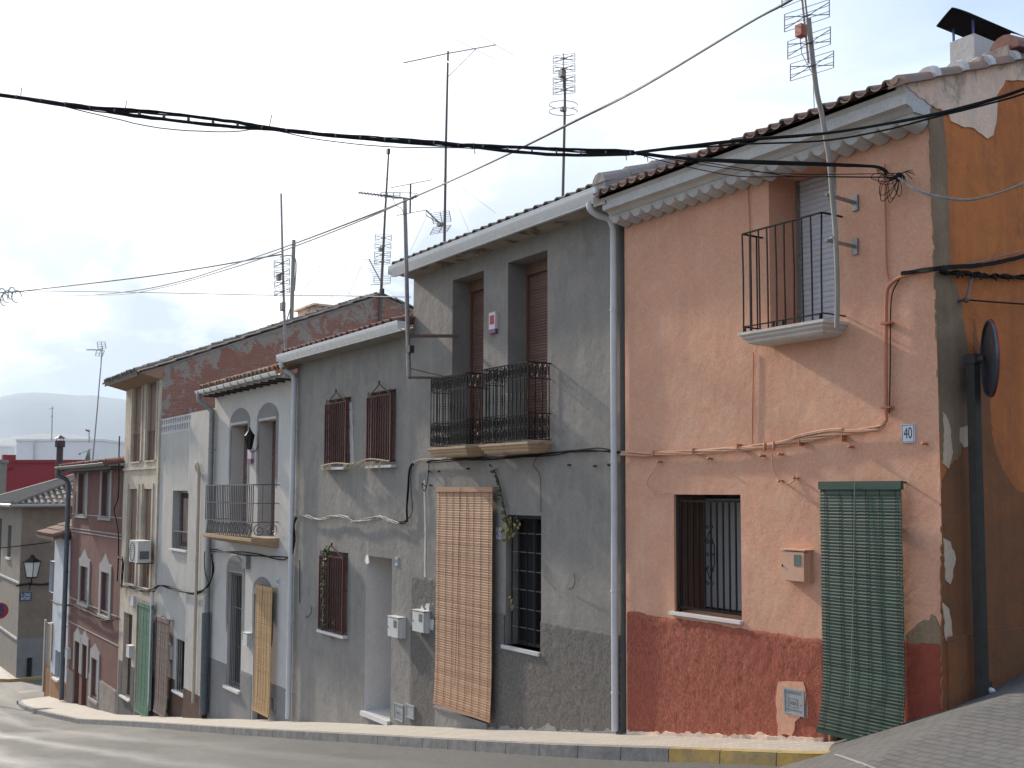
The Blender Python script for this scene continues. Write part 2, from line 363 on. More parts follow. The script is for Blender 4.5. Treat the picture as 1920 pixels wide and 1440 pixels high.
M['cord_light'] = plain('pale_cord', (.35, .38, .36), .8)
M['cable'] = plain('black_cable', (.008, .008, .008), .75, 0, (.013, .013, .013), 20, spec=.15)
M['cable_steel'] = plain('steel_wire', (.10, .10, .10), .5, .3)
M['cable_paint'] = plaster('painted_cable', (.52, .31, .21), (.46, .24, .15), (.58, .40, .28), .2, wave=0, seed=71)
M['cable_orange'] = plain('orange_conduit', (.46, .165, .085), .6, 0, (.40, .14, .07), 8)
M['cable_pale'] = plain('dusty_cable', (.30, .28, .25), .7, 0, (.20, .19, .17), 20)
M['meter'] = plain('meter_box_plastic', (.55, .55, .53), .5, 0, (.50, .50, .48), 5)
M['meter_orange'] = plain('painted_meter_box', (.56, .33, .22), .5, 0, (.50, .28, .18), 5)
M['meter_glass'] = plain('meter_window', (.13, .15, .12), .3)
M['plate'] = plain('number_tile', (.55, .57, .62), .35, 0, (.50, .52, .56), 5)
M['ink'] = plain('dark_ink', (.02, .022, .03), .6)
M['steel_plate'] = plain('grey_metal_door', (.33, .34, .35), .45, .2, (.26, .27, .28), 30)
M['mark'] = plain('engraved_grey', (.17, .175, .18), .6)
M['blue_sign'] = plain('blue_enamel', (.012, .035, .09), .4)
M['white_paint'] = plain('white_lettering', (.7, .72, .75), .5)
M['red_sign'] = plain('red_sign_paint', (.35, .015, .02), .45)
M['blue_sign2'] = plain('blue_sign_paint', (.02, .04, .14), .45)
M['ochre_low'] = plaster('brown_stained_ochre', (.28, .105, .042), (.20, .085, .038), (.13, .075, .042), .6, wave=.03, rough_b=.012, seed=73)
M['sign_back'] = plain('sign_back_metal', (.10, .125, .15), .35, .4, (.07, .08, .10), 4)
M['pole_grey'] = plain('dark_sign_pole', (.055, .05, .042), .7, 0, (.04, .037, .03), 5, spec=.2)
M['mauve'] = plain('mauve_panel', (.22, .08, .17), .5, 0, (.17, .06, .13), 8)
M['pink_panel'] = plain('pale_pink_panel', (.60, .42, .46), .5, 0, (.62, .55, .60), 4)
M['ac'] = plain('white_enamel', (.55, .54, .50), .45, 0, (.48, .47, .44), 4)
M['ac_grille'] = plain('dark_grille', (.12, .12, .12), .6)
M['lamp_glass'] = plain('milky_glass', (.62, .62, .58), .25)
M['sill'] = plain('white_marble_sill', (.62, .60, .58), .4, 0, (.54, .52, .50), 5)
M['leaf'] = plain('green_leaf', (.045, .075, .02), .6, 0, (.09, .10, .025), 9)
M['leaf_yellow'] = plain('yellowing_leaf', (.26, .21, .045), .6, 0, (.16, .13, .03), 9)
M['straw'] = plain('dry_straw', (.42, .35, .25), .8, 0, (.30, .24, .16), 9)
M['blue_iron'] = plain('blue_painted_iron', (.03, .045, .22), .5)
M['cap_dark'] = plain('dark_sheet', (.006, .005, .007), .7, 0, spec=.1)
M['flue'] = plain('dark_red_flue', (.045, .014, .013), .55)
M['amp'] = plain('orange_amplifier_box', (.42, .13, .07), .5)
M['amp_grey'] = plain('grey_junction_box', (.22, .20, .19), .5)
M['grey_box'] = plain('black_box', (.02, .02, .022), .5)
M['paper'] = plain('white_litter', (.6, .6, .62), .7)
M['yellow_kerb'] = plain('worn_yellow_paint', (.40, .245, .05), .8, 0, (.23, .18, .095), 5, .01)
def roadmat():
    mt, nt, bs = newmat('asphalt'); p = pos(nt); L = nt.links
    fine = nnoise(nt, p, 90, 3, .7); mid = nnoise(nt, p, 9, 6, .7); tr = nnoise(nt, nmap(nt, p, (.045, .85, 1)), 1., 4, .5, .25)
    col = nmix(nt, nramp(nt, mid, .3, .7), (.060, .059, .057), (.088, .086, .083))
    col = nmix(nt, nramp(nt, fine, .42, .62, 0, .8), col, (.16, .157, .15))
    # dusty, polished wheel tracks along the street, their sun glare painted in pale
    sy = nt.nodes.new('ShaderNodeSeparateXYZ'); L.new(p, sy.inputs[0]); wob = nmath(nt, 'MULTIPLY', nmath(nt, 'SUBTRACT', nnoise(nt, nmap(nt, p, (.12, .5, 1)), 1., 5, .6), .5), .9)
    yy = nmath(nt, 'ADD', sy.outputs['Y'], wob); tot = None
    for yc, wd, st in ((4.6, .30, .85), (3.15, .42, .65), (5.75, .35, .4), (1.6, .5, .6)):
        q = nmath(nt, 'ABSOLUTE', nmath(nt, 'SUBTRACT', yy, yc)); q = nmath(nt, 'MULTIPLY', nramp(nt, q, wd, .02, 0, 1), st); tot = q if tot is None else nmath(nt, 'MAXIMUM', tot, q)
    tot = nmath(nt, 'MULTIPLY', tot, nramp(nt, sy.outputs['X'], -26, -10, 1, .12)); tot = nmath(nt, 'MULTIPLY', tot, nramp(nt, mid, .3, .6, .6, 1))
    col = nmix(nt, tot, col, (.33, .325, .31))
    col = nmix(nt, nmath(nt, 'MULTIPLY', nramp(nt, nnoise(nt, nmap(nt, p, (.3, 1.8, 1), (7, 3, 0)), 1.2, 5, .6), .56, .66), .35), col, (.05, .048, .046))
    L.new(col, bs.inputs['Base Color']); L.new(nramp(nt, tr, .4, .62, .8, .6), bs.inputs['Roughness']); bs.inputs['Specular IOR Level'].default_value = .22
    n = nbump(nt, mid, .012); n = nbump(nt, fine, .006, prev=n); L.new(n, bs.inputs['Normal']); return mt
M['road'] = roadmat()
def pavemat():
    mt, nt, bs = newmat('small_paving_tiles'); p = pos(nt); L = nt.links
    br = nt.nodes.new('ShaderNodeTexBrick'); L.new(p, br.inputs['Vector']); br.offset = 0
    br.inputs['Scale'].default_value = 1; br.inputs['Brick Width'].default_value = .1; br.inputs['Row Height'].default_value = .1; br.inputs['Mortar Size'].default_value = .009
    br.inputs['Color1'].default_value = (.46, .42, .36, 1); br.inputs['Color2'].default_value = (.40, .365, .31, 1); br.inputs['Mortar'].default_value = (.28, .25, .215, 1)
    n = nnoise(nt, p, 2.5, 6, .65)
    L.new(nmix(nt, nramp(nt, n, .45, .75, 0, .7), br.outputs['Color'], (.30, .27, .235)), bs.inputs['Base Color']); bs.inputs['Roughness'].default_value = .75
    n5 = nbump(nt, br.outputs['Fac'], -.006); n5 = nbump(nt, nnoise(nt, p, 60, 3), .003, prev=n5); L.new(n5, bs.inputs['Normal']); return mt
M['pave'] = pavemat()
M['kerb'] = plain('kerb_concrete', (.22, .205, .19), .85, 0, (.15, .142, .135), 6, .01)
def cobble():
    mt, nt, bs = newmat('grey_setts'); p = pos(nt); L = nt.links
    br = nt.nodes.new('ShaderNodeTexBrick'); L.new(nmap(nt, p, rot=(0, 0, .3)), br.inputs['Vector'])
    br.inputs['Scale'].default_value = 1; br.inputs['Brick Width'].default_value = .16; br.inputs['Row Height'].default_value = .075; br.inputs['Mortar Size'].default_value = .008
    br.inputs['Color1'].default_value = (.078, .075, .072, 1); br.inputs['Color2'].default_value = (.098, .094, .09, 1); br.inputs['Mortar'].default_value = (.055, .052, .05, 1)
    n = nnoise(nt, p, 6, 6, .7); L.new(nmix(nt, nramp(nt, n, .4, .75, 0, .6), br.outputs['Color'], (.13, .125, .12)), bs.inputs['Base Color'])
    bs.inputs['Roughness'].default_value = .85
    q = nbump(nt, br.outputs['Fac'], -.006); q = nbump(nt, n, .01, prev=q); L.new(q, bs.inputs['Normal']); return mt
M['cobble'] = cobble()
M['ground'] = plain('dry_ground', (.20, .17, .12), .9, 0, (.12, .12, .07), .05)
M['hill'] = plain('scrub_hillside', (.10, .11, .07), .95, 0, (.16, .14, .10), .01)
HAZE = 1.5e-4
# ---------------------------------------------------------------- builders
def wallfront(mb, x0, x1, z0, z1, ops, y=8.):
    xs = sorted({x0, x1}|{o[0] for o in ops}|{o[1] for o in ops}); zs = sorted({z0, z1}|{o[2] for o in ops}|{o[3] for o in ops})
    xs = [x for x in xs if x0 <= x <= x1]; zs = [z for z in zs if z0 <= z <= z1]
    for a, b in zip(xs, xs[1:]):
        for c, d in zip(zs, zs[1:]):
            mx_, mz_ = (a+b)/2, (c+d)/2
            if any(o[0] < mx_ < o[1] and o[2] < mz_ < o[3] for o in ops): continue
            mb.quad((a, y, c), (b, y, c), (b, y, d), (a, y, d))
    for a, b, c, d, dp in ops:
        mb.quad((a, y, c), (a, y, d), (a, y+dp, d), (a, y+dp, c)); mb.quad((b, y, c), (b, y+dp, c), (b, y+dp, d), (b, y, d))
        mb.quad((a, y, d), (b, y, d), (b, y+dp, d), (a, y+dp, d)); mb.quad((a, y, c), (a, y+dp, c), (b, y+dp, c), (b, y, c))
def house_body(x0, x1, ztop, ops, yr, yb, sl, y=8., zlow=None):
    """front wall with reveals, side walls with gables, back wall"""
    mb = MB(); z0 = (g(x0)-.8) if zlow is None else zlow
    wallfront(mb, x0, x1, z0, ztop, ops, y)
    zr = ztop+sl*(yr-y); zb = zr-sl*(yb-yr)
    for x in (x0, x1): mb.add([(x, y, z0), (x, yb, z0), (x, yb, zb), (x, yr, zr), (x, y, ztop)], [(0, 1, 2, 3, 4)])
    mb.quad((x0, yb, z0), (x1, yb, z0), (x1, yb, zb), (x0, yb, zb)); mb.quad((x0, y, z0), (x1, y, z0), (x1, yb, z0), (x0, yb, z0))
    return mb
def tiles(x0, x1, y0, z0, sl, yr, yb, pitch=.21, rad=.085, slab=.05, jit=.006, step=.36, back=True):
    """barrel tiles laid up the slope from the eave (y0,z0) to the ridge at yr and down to yb"""
    mb = MB(); n = max(1, round((x1-x0)/pitch)); pt = (x1-x0)/n
    zr = z0+sl*(yr-y0); zb = zr-sl*(yb-yr)
    th = math.atan(sl); cth, sth = math.cos(th), math.sin(th)
    for (ya, za, yb_, zb_) in ((y0+.03, z0, yr, zr), (yr, zr, yb, zb)):
        mb.add([(x0, ya, za), (x1, ya, za), (x1, yb_, zb_), (x0, yb_, zb_), (x0, ya, za-slab), (x1, ya, za-slab), (x1, yb_, zb_-slab), (x0, yb_, zb_-slab)],
               [(0, 1, 2, 3), (7, 6, 5, 4), (0, 4, 5, 1), (1, 5, 6, 2), (2, 6, 7, 3), (3, 7, 4, 0)])
    def barrel(xc, ya, za, yb_, zb_, r, t=.016, lift=.0):
        K = 6; vs_ = []
        for (yy, zz, rr) in ((ya, za, r), (yb_, zb_, r*.86)):
            for k in range(K+1):
                a = math.pi*k/K; vs_.append((xc-math.cos(a)*rr, yy-sth*math.sin(a)*rr, zz+lift+cth*math.sin(a)*rr))
            for k in range(K, -1, -1):
                a = math.pi*k/K; vs_.append((xc-math.cos(a)*(rr-t), yy-sth*math.sin(a)*(rr-t), zz+lift+cth*math.sin(a)*(rr-t)))
        q = 2*(K+1); fs = [tuple(range(q))[::-1]]+[(i, (i+1) % q, (i+1) % q+q, i+q) for i in range(q)]
        mb.add(vs_, fs)
    for i in range(n):
        xc = x0+pt*(i+.5); y = y0+R_.uniform(-.02, .012)
        while y < yr-.05:
            ye = min(yr, y+step+.05); j = R_.uniform(-jit, jit)
            barrel(xc+j, y, z0+sl*(y-y0)+.012+R_.uniform(0, jit), ye, z0+sl*(ye-y0)+.002, rad)
            y += step
        if back:
            barrel(xc, yb, zb, yr, zr, rad)
    # channels between, upturned, show their lips at the eave
    for i in range(n+1):
        xc = x0+pt*i; K = 5; r = pt*.36
        a_ = [(xc+math.cos(math.pi+math.pi*k/K)*r, y0-.02, z0+.03+math.sin(math.pi+math.pi*k/K)*r*.6) for k in range(K+1)]
        b_ = [(x, y0+.5, z+sl*.5) for x, _, z in a_]; b2 = [(x, yy, z-.012) for x, yy, z in a_]
        mb.add(a_+b_, [(k, k+1, k+K+2, k+K+1) for k in range(K)]); mb.add(a_+b2, [(k, k+1, k+K+2, k+K+1) for k in range(K)])
    # ridge
    x = x0
    while x < x1:
        K = 6; r = .11; e = min(x1, x+.38)
        ring = [(yr-math.cos(math.pi*k/K)*r, zr+.01+math.sin(math.pi*k/K)*r) for k in range(K+1)]
        mb.ext(ring, x, e+.02); x += .36
    return mb
def verge(mb, X, ya, za, yb, zb, r=.1, step=.4, flip=1):
    """row of capping tiles up a gable edge"""
    L_ = math.hypot(yb-ya, zb-za); n = max(1, int(L_/step)); 
    for i in range(n):
        t0, t1 = i/n, (i+1.12)/n; K = 6
        p = [(X+math.cos(math.pi*k/K)*r, math.sin(math.pi*k/K)*r) for k in range(K+1)]
        q = [(X+math.cos(math.pi*k/K)*r*.86, math.sin(math.pi*k/K)*r*.86) for k in range(K+1)]
        A = (ya+(yb-ya)*t0, za+(zb-za)*t0); B = (ya+(yb-ya)*t1, za+(zb-za)*t1); m_ = K+1
        mb.add([(x, A[0], A[1]+z+.012) for x, z in p]+[(x, B[0], B[1]+z) for x, z in q],
               [tuple(range(m_-1, -1, -1)), tuple(range(m_, 2*m_))]+[(k, k+1, k+1+m_, k+m_) for k in range(K)]+[(0, m_, 2*m_-1, m_-1)])
def arc(cx, cz, r, a0, a1, n): return [(cx+r*math.cos(math.radians(a0+(a1-a0)*i/n)), cz+r*math.sin(math.radians(a0+(a1-a0)*i/n))) for i in range(n+1)]
def curve(pts, n=6):
    """smooth curve through points (Catmull-Rom)"""
    P = [Vector(p) for p in pts]; o = []
    for i in range(len(P)-1):
        p0 = P[max(0, i-1)]; p1 = P[i]; p2 = P[i+1]; p3 = P[min(len(P)-1, i+2)]
        for k in range(n):
            t = k/n; o.append(.5*((2*p1)+(p2-p0)*t+(2*p0-5*p1+4*p2-p3)*t*t+(3*p1-p0-3*p2+p3)*t**3))
    o.append(P[-1]); return o
def text(s, x, y, z, h, mat, parent, name, face='-Y', wsc=1., thick=.002, width=None):
    cu = bpy.data.curves.new(name, 'FONT'); cu.body = s; cu.size = h; cu.align_x = 'CENTER'; cu.align_y = 'CENTER'; cu.extrude = thick
    tmp = bpy.data.objects.new('tmp', cu); me = bpy.data.meshes.new_from_object(tmp); bpy.data.objects.remove(tmp)
    vs_ = [Vector(v.co) for v in me.vertices]
    if width:
        xs = [v.x for v in vs_]; wsc = width/(max(xs)-min(xs))
    mb = MB()
    if face == '-Y': V_ = [(x+v.x*wsc, y-v.z, z+v.y) for v in vs_]
    else: V_ = [(x+v.z, y+v.x*wsc, z+v.y) for v in vs_]
    mb.add(V_, [tuple(p.vertices) for p in me.polygons]); bpy.data.meshes.remove(me)
    return mb.build(name, mat, parent)
def ribbed(x0, x1, z0, z1, y, pitch=.045, d=.008):
    mb = MB(); n = max(2, round((z1-z0)/pitch)); h = (z1-z0)/n; prof = []
    for i in range(n):
        z = z0+h*i
        prof += [(y+d*.9, z), (y, z+h*.22), (y-d*.25, z+h*.5), (y, z+h*.82)]
    prof += [(y+d*.9, z1), (y+.02, z1), (y+.02, z0)]
    mb.ext(prof, x0, x1); return mb
def window(parent, x0, x1, z0, z1, y, mat, name='window', leaves=2, fw=.05, mull=1, dark=None, nopane=False):
    """frame set into the opening, with its pane behind as a child"""
    f = MB()
    f.box(x0, x0+fw, y, y+.05, z0, z1); f.box(x1-fw, x1, y, y+.05, z0, z1); f.box(x0+fw, x1-fw, y, y+.05, z1-fw, z1); f.box(x0+fw, x1-fw, y, y+.05, z0, z0+fw)
    for i in range(1, leaves):
        xm = x0+(x1-x0)*i/leaves; f.box(xm-fw*.6, xm+fw*.6, y-.008, y+.045, z0+fw, z1-fw)
    for i in range(1, mull+1):
        zm = z0+(z1-z0)*i/(mull+1); f.box(x0+fw, x1-fw, y+.005, y+.04, zm-.015, zm+.015)
    w_ = f.build(name, mat, parent)
    if not nopane:
        p = MB(); p.box(x0+.01, x1-.01, y+.052, y+.06, z0+.01, z1-.01); p.build('pane', dark or M['glass'], w_)
    return w_
def spiral(cx, cz, r, turns=1.6, a0=0, n=22, sgn=1):
    return [(cx+r*(1-i/n*.86)*math.cos(math.radians(a0)+sgn*turns*2*math.pi*i/n), cz+r*(1-i/n*.86)*math.sin(math.radians(a0)+sgn*turns*2*math.pi*i/n)) for i in range(n+1)]
def ring(cx, cz, r, rz=None, n=12): rz = rz or r; return [(cx+r*math.cos(2*math.pi*i/n), cz+rz*math.sin(2*math.pi*i/n)) for i in range(n+1)]
def stepslab(mb, x0, x1, yf, zt, h, y=8., n=3, inset=.03):
    """moulded balcony slab: steps in towards the wall below"""
    prof = [(0, 0), (0, -.22), (.25, -.34), (.3, -.5), (.6, -.68), (.65, -.84), (1, -1)]
    k = len(prof); off = inset*3
    rings = []
    for a, b in prof:
        o = a*off; rings.append([(x0+o, y+.02, zt+b*h), (x0+o, yf+o, zt+b*h), (x1-o, yf+o, zt+b*h), (x1-o, y+.02, zt+b*h)])
    vs_ = [v for r in rings for v in r]; fs = [(0, 1, 2, 3), tuple((k-1)*4+i for i in (3, 2, 1, 0))]
    for i in range(k-1):
        for j in range(4):
            fs.append((i*4+j, i*4+(j+1) % 4, (i+1)*4+(j+1) % 4, (i+1)*4+j))
    mb.add(vs_, fs)
def gutter(x0, x1, yf, zt, mat, parent, w_=.13, h=.13, kind='ogee'):
    mb = MB()
    if kind == 'ogee': prof = [(yf+w_, zt), (yf+w_, zt-h*.95), (yf+w_*.55, zt-h), (yf+w_*.42, zt-h*.92), (yf+w_*.34, zt-h*.72), (yf+w_*.1, zt-h*.48), (yf, zt-h*.2), (yf, zt), (yf+.012, zt), (yf+.012, zt-h*.2), (yf+w_*.2, zt-h*.45), (yf+w_*.5, zt-h*.85), (yf+w_*.9, zt-h*.88), (yf+w_*.9, zt)]
    else:
        r = w_/2; o = arc(yf+r, zt, r, 180, 360, 10); i_ = arc(yf+r, zt, r-.006, 360, 180, 10); prof = o+i_
    mb.ext(prof, x0, x1)
    if kind == 'ogee':
        mb.box(x0-.004, x0, yf, yf+w_, zt-h*.8, zt-.001); mb.box(x1, x1+.004, yf, yf+w_, zt-h*.8, zt-.001)
        mb.tube([(x0, yf, zt), (x1, yf, zt)], .007, 6)
        mb.tube([(x0, yf+w_*.48, zt-h*1.0), (x1, yf+w_*.48, zt-h*1.0)], .008, 6)
    else: mb.tube([(x0, yf, zt), (x1, yf, zt)], .008, 6)
    return mb.build('gutter', mat, parent, smooth=True)
def downpipe(pts, r, mat, parent, brackets=(), name='downpipe', n=12):
    mb = MB(); mb.tube(pts, r, n)
    for z in brackets:
        p = pts[-1]; mb.tube([(p[0], p[1], z-.012), (p[0], p[1], z+.012)], r*1.14, n); mb.box(p[0]-.008, p[0]+.008, p[1], 8, z-.008, z+.008)
    return mb.build(name, mat, parent, smooth=True)
def meter(parent, x0, x1, z0, z1, mat, d=.11, glass=True, y=8.):
    mb = MB(); mb.box(x0, x1, y-d*.55, y+.01, z0, z1); mb.box(x0+.012, x1-.012, y-d, y-d*.55, z0+.014, z1-.012)
    mb.box(x0-.006, x1+.006, y-d*1.04, y, z1, z1+.012)
    o = mb.build('meter_box', mat, parent)
    if glass:
        q = MB(); w_ = x1-x0; q.box(x1-w_*.42, x1-w_*.14, y-d-.004, y-d+.002, z0+(z1-z0)*.52, z0+(z1-z0)*.88); q.build('meter_window', M['meter_glass'], o)
    q = MB(); q.blob((x0+(x1-x0)*.1, y-d-.004, z0+(z1-z0)*.5), .008, .008, .014, 6, 4); q.build('latch', M['ink'], o)
    return o
def gasdoor(parent, x0, x1, z0, z1, y=8., name='utility_hatch', marks=True):
    mb = MB(); mb.box(x0, x1, y-.012, y+.02, z0, z1); b = .018
    mb.box(x0, x1, y-.02, y-.012, z1-b, z1); mb.box(x0, x1, y-.02, y-.012, z0, z0+b); mb.box(x0, x0+b, y-.02, y-.012, z0+b, z1-b); mb.box(x1-b, x1, y-.02, y-.012, z0+b, z1-b)
    o = mb.build(name, M['steel_plate'], parent)
    if marks:
        q = MB(); w_ = x1-x0; h = z1-z0; yy = y-.0145
        for fx0, fx1, fz0, fz1 in ((.24, .68, .28, .30), (.24, .68, .60, .62), (.24, .26, .30, .60), (.66, .68, .30, .60)):
            q.box(x0+w_*fx0, x0+w_*fx1, yy, y-.012, z0+h*fz0, z0+h*fz1)
        for row, n in ((.80, 9), (.15, 10)):
            for i in range(n):
                a = x0+w_*(.14+.72*i/n); hh = R_.uniform(.035, .055)*h
                q.box(a, a+w_*.04, yy, y-.012, z0+h*row, z0+h*row+hh)
                if i % 2: q.box(a, a+w_*.055, yy-.0006, y-.012, z0+h*row+hh*.8, z0+h*row+hh)
        for p in (ring(x0+w_*.40, z0+h*.45, w_*.06, h*.06), ring(x0+w_*.53, z0+h*.45, w_*.05, h*.06)): q.tube([(a, yy, b_) for a, b_ in p], .003, 4)
        q.blob((x1-w_*.16, yy, z0+h*.42), .008, .003, .012, 6, 4)
        q.build('markings', M['mark'], o)
    return o
def plate(parent, x0, x1, z0, z1, s, y=8.):
    mb = MB(); mb.box(x0, x1, y-.014, y+.005, z0, z1); o = mb.build('number_plate', M['plate'], parent)
    q = MB(); b = .007; w_ = .004; yy = y-.016
    q.box(x0+b, x1-b, yy, y-.012, z0+b, z0+b+w_); q.box(x0+b, x1-b, yy, y-.012, z1-b-w_, z1-b); q.box(x0+b, x0+b+w_, yy, y-.012, z0+b+w_, z1-b-w_); q.box(x1-b-w_, x1-b, yy, y-.012, z0+b+w_, z1-b-w_)
    q.build('border', M['ink'], o)
    text(s, (x0+x1)/2, y-.0145, (z0+z1)/2, (z1-z0)*.86, M['ink'], o, 'number', width=(x1-x0)*.62, thick=.001)
    return o
def patch(parent, pts, mat, t=.006, side=None, name='worn_patch', jag=.012):
    """flat irregular coat of plaster traced on the wall; pts in pixels"""
    P = []
    for i in range(len(pts)):
        a = pts[i]; b = pts[(i+1) % len(pts)]; n = max(1, int(math.dist(a, b)/9))
        for k in range(n): P.append((a[0]+(b[0]-a[0])*k/n, a[1]+(b[1]-a[1])*k/n))
    mb = MB(); Q = []
    for x, y in P:
        if side is None:
            a, b = wl(x, y)
        else: a, b = xp(x, y, side)
        Q.append((a+R_.uniform(-jag, jag), b+R_.uniform(-jag, jag)))
    n = len(Q)
    if side is None: V_ = [(a, 8-t, b) for a, b in Q]+[(a, 8.01, b) for a, b in Q]
    else: V_ = [(side+t, a, b) for a, b in Q]+[(side-.01, a, b) for a, b in Q]
    mb.add(V_, [tuple(range(n)), tuple(range(2*n-1, n-1, -1))]+[(i, i+n, (i+1) % n+n, (i+1) % n) for i in range(n)])
    return mb.build(name, mat, parent)
def rect(xl, xr, yt, yb, xt=None, xb=None):
    """opening on the facade from pixels: x of both sides (at y 900), y of top and bottom measured at the left side"""
    x0 = wl(xl, 900)[0]; x1 = wl(xr, 900)[0]; return x0, x1, wl(xl, yb)[1], wl(xl, yt)[1]
def blind(label, xl, xr, yt, yb, mats, cat, off=.10, hang=.05, curl=.0, pitch=.026, cords=7, head=.06, cordmat='cord', group=None, loops=True):
    """slatted roll-down blind: head batten, slats, strings, pull cord"""
    Yb = 8-off; x0, zt = wl(xl, yt, Yb); x1 = wl(xr, yt, Yb)[0]; zb = wl(xl, yb, Yb-curl)[1]
    e = empty('door_blind', ((x0+x1)/2, Yb, zb), label, cat, group)
    n = int((zt-head-zb)/pitch); mb = MB()
    def yo(t): return Yb - curl*max(0, (t-.72)/.28)**2 - hang*.25*math.sin(t*3.1)
    for i in range(n):
        t = i/n; z = zt-head-pitch*(i+.5); y = yo(t); j = R_.uniform(-.002, .002); s = R_.uniform(-.0022, .0022)
        mb.ext([(y-.005+s, z-pitch*.47), (y+.004+s, z-pitch*.44), (y+.004, z+pitch*.46), (y-.004, z+pitch*.495), (y-.008, z+pitch*.1)], x0+j, x1+j)
    y = yo(1); zb2 = zt-head-pitch*n
    mb.box(x0-.008, x1+.008, y-.012, y+.012, zb2-.035, zb2)
    mb.build('slat_panel', mats, e)
    h = MB(); h.box(x0-.012, x1+.012, Yb-.018, Yb+.02, zt-head, zt); h.box(x0-.004, x1+.004, Yb-.024, Yb-.018, zt-head, zt-head+.012)
    h.box(x0+.04, x0+.055, Yb+.02, 8.0, zt-.02, zt-.004); h.box(x1-.055, x1-.04, Yb+.02, 8.0, zt-.02, zt-.004)
    h.build('head_batten', mats, e)
    c = MB()
    for k in range(cords):
        xx = x0+(x1-x0)*(k+.5)/cords + (0 if 0 < k < cords-1 else (-.02 if k == 0 else .02))
        c.tube([(xx, yo(i/14)-.0105, zt-head-(zt-head-zb2)*i/14) for i in range(15)], .0022, 4)
    c.build('strings', M['cord'], e)
    p = MB(); xm = x0+(x1-x0)*.47
    p.tube(curve([(xm, Yb-.03, zt-.01), (xm-.01, Yb-.04, zt-.5), (xm-.03, Yb-.05, (zt+zb)/2), (xm-.07, Yb-.055-curl*.2, zb+.35)], 6), .003, 5)
    p.build('pull_cord', M[cordmat], e)
    return e, x0, x1, zb, zt
def leaves(mb, c, n, spread, size, rnd):
    for _ in range(n):
        p = Vector(c)+Vector((rnd.uniform(-1, 1)*spread[0], rnd.uniform(-1, 1)*spread[1], rnd.uniform(-1, 1)*spread[2]))
        a = Vector((rnd.uniform(-1, 1), rnd.uniform(-1, .2), rnd.uniform(-1, .3))).normalized(); b = a.orthogonal().normalized()
        b = (b + a.cross(b)*rnd.uniform(-1, 1)).normalized(); s = size*rnd.uniform(.6, 1.2); q = a.cross(b)*s*.12
        mb.add([p, p+a*s*.35+b*s*.3+q, p+a*s*.75+b*s*.22, p+a*s, p+a*s*.75-b*s*.22, p+a*s*.35-b*s*.3+q], [(0, 1, 2, 3), (0, 3, 4, 5)])

# ================================================================ THE SETTING
X40L, X40R = -10.07, -5.69
X42L, X42R = -15.66, -10.17
X44L, X44R = -20.75, -15.66
X46L, X46R = -26.15, -20.75
X48M, X48L = -31.05, -35.25
# main ground sheet
mb = MB(); xs = [-16000, -6000, -3000, -900, -400, -200, -70, -57, -46.6, -41.9, -35.1, -20, 0, 60, 300, 2500]; ys = [-6000, -3000, -300, -20, 0, 9, 40, 300, 900, 9000, 15000]
zg = lambda x: g(min(x, 60))-.55
for i, x in enumerate(xs):
    for y in ys: mb.v.append((x, y, zg(x) if x > -400 else -10.15))
for i in range(len(xs)-1):
    for j in range(len(ys)-1):
        a = i*len(ys)+j; mb.f.append((a, a+1, a+1+len(ys), a+len(ys)))
struct(mb, 'ground', M['ground'])
# road: main street and the cross street at its foot
def sheet(x0, x1, y0, y1, fz, dx=1., dy=1., clip=None):
    mb = MB(); nx = max(1, int((x1-x0)/dx)); ny = max(1, int((y1-y0)/dy))
    for i in range(nx+1):
        for j in range(ny+1):
            x = x0+(x1-x0)*i/nx; y = y0+(y1-y0)*j/ny; mb.v.append((x, y, fz(x, y)))
    for i in range(nx):
        for j in range(ny):
            a = i*(ny+1)+j; mb.f.append((a, a+1, a+ny+2, a+ny+1))
    return mb
rz = lambda x, y: g(x)-.13+.012*noise.noise(Vector((x*.5, y*.9, 0)))
struct(sheet(-75, 30, -7, 7.5, rz, .5, .5), 'road', M['road'], True)
struct(sheet(-56.6, -45.2, 7.45, 45, lambda x, y: g(x)-.126, .5, 1.), 'side_road', M['road'], True)
# pavement with kerb
outer = [(-6.30, 7.42), (-6.55, 7.30), (-7.3, 7.24), (-8.1, 7.2), (-9.5, 7.08), (-11, 7.0), (-14.8, 6.97), (-20.8, 6.92), (-26.9, 6.97), (-31, 6.93), (-35.1, 6.86), (-38.4, 6.68), (-41, 6.6), (-42.8, 6.6), (-44.4, 6.66), (-45.3, 6.78), (-45.9, 7.05), (-46.15, 7.45), (-46.2, 8.0), (-46.2, 12)]
OC = curve([(a, b, 0) for a, b in outer], 8)
mb = MB(); inner_y = lambda p: 8.05 if p.x > -46.1 else 8.05
top = []
for p in OC: top.append((p.x, p.y, g(p.x)))
top = [t for t in top if t[1] < 8.05]
for a, b in zip(top, top[1:]):
    mb.add([a, b, (b[0], 8.05, b[2]), (a[0], 8.05, a[2])], [(0, 1, 2, 3)])
struct(mb, 'pavement', M['pave'])
kb = MB(); ky = MB(); acc = 0; segs = list(zip(OC, OC[1:]))
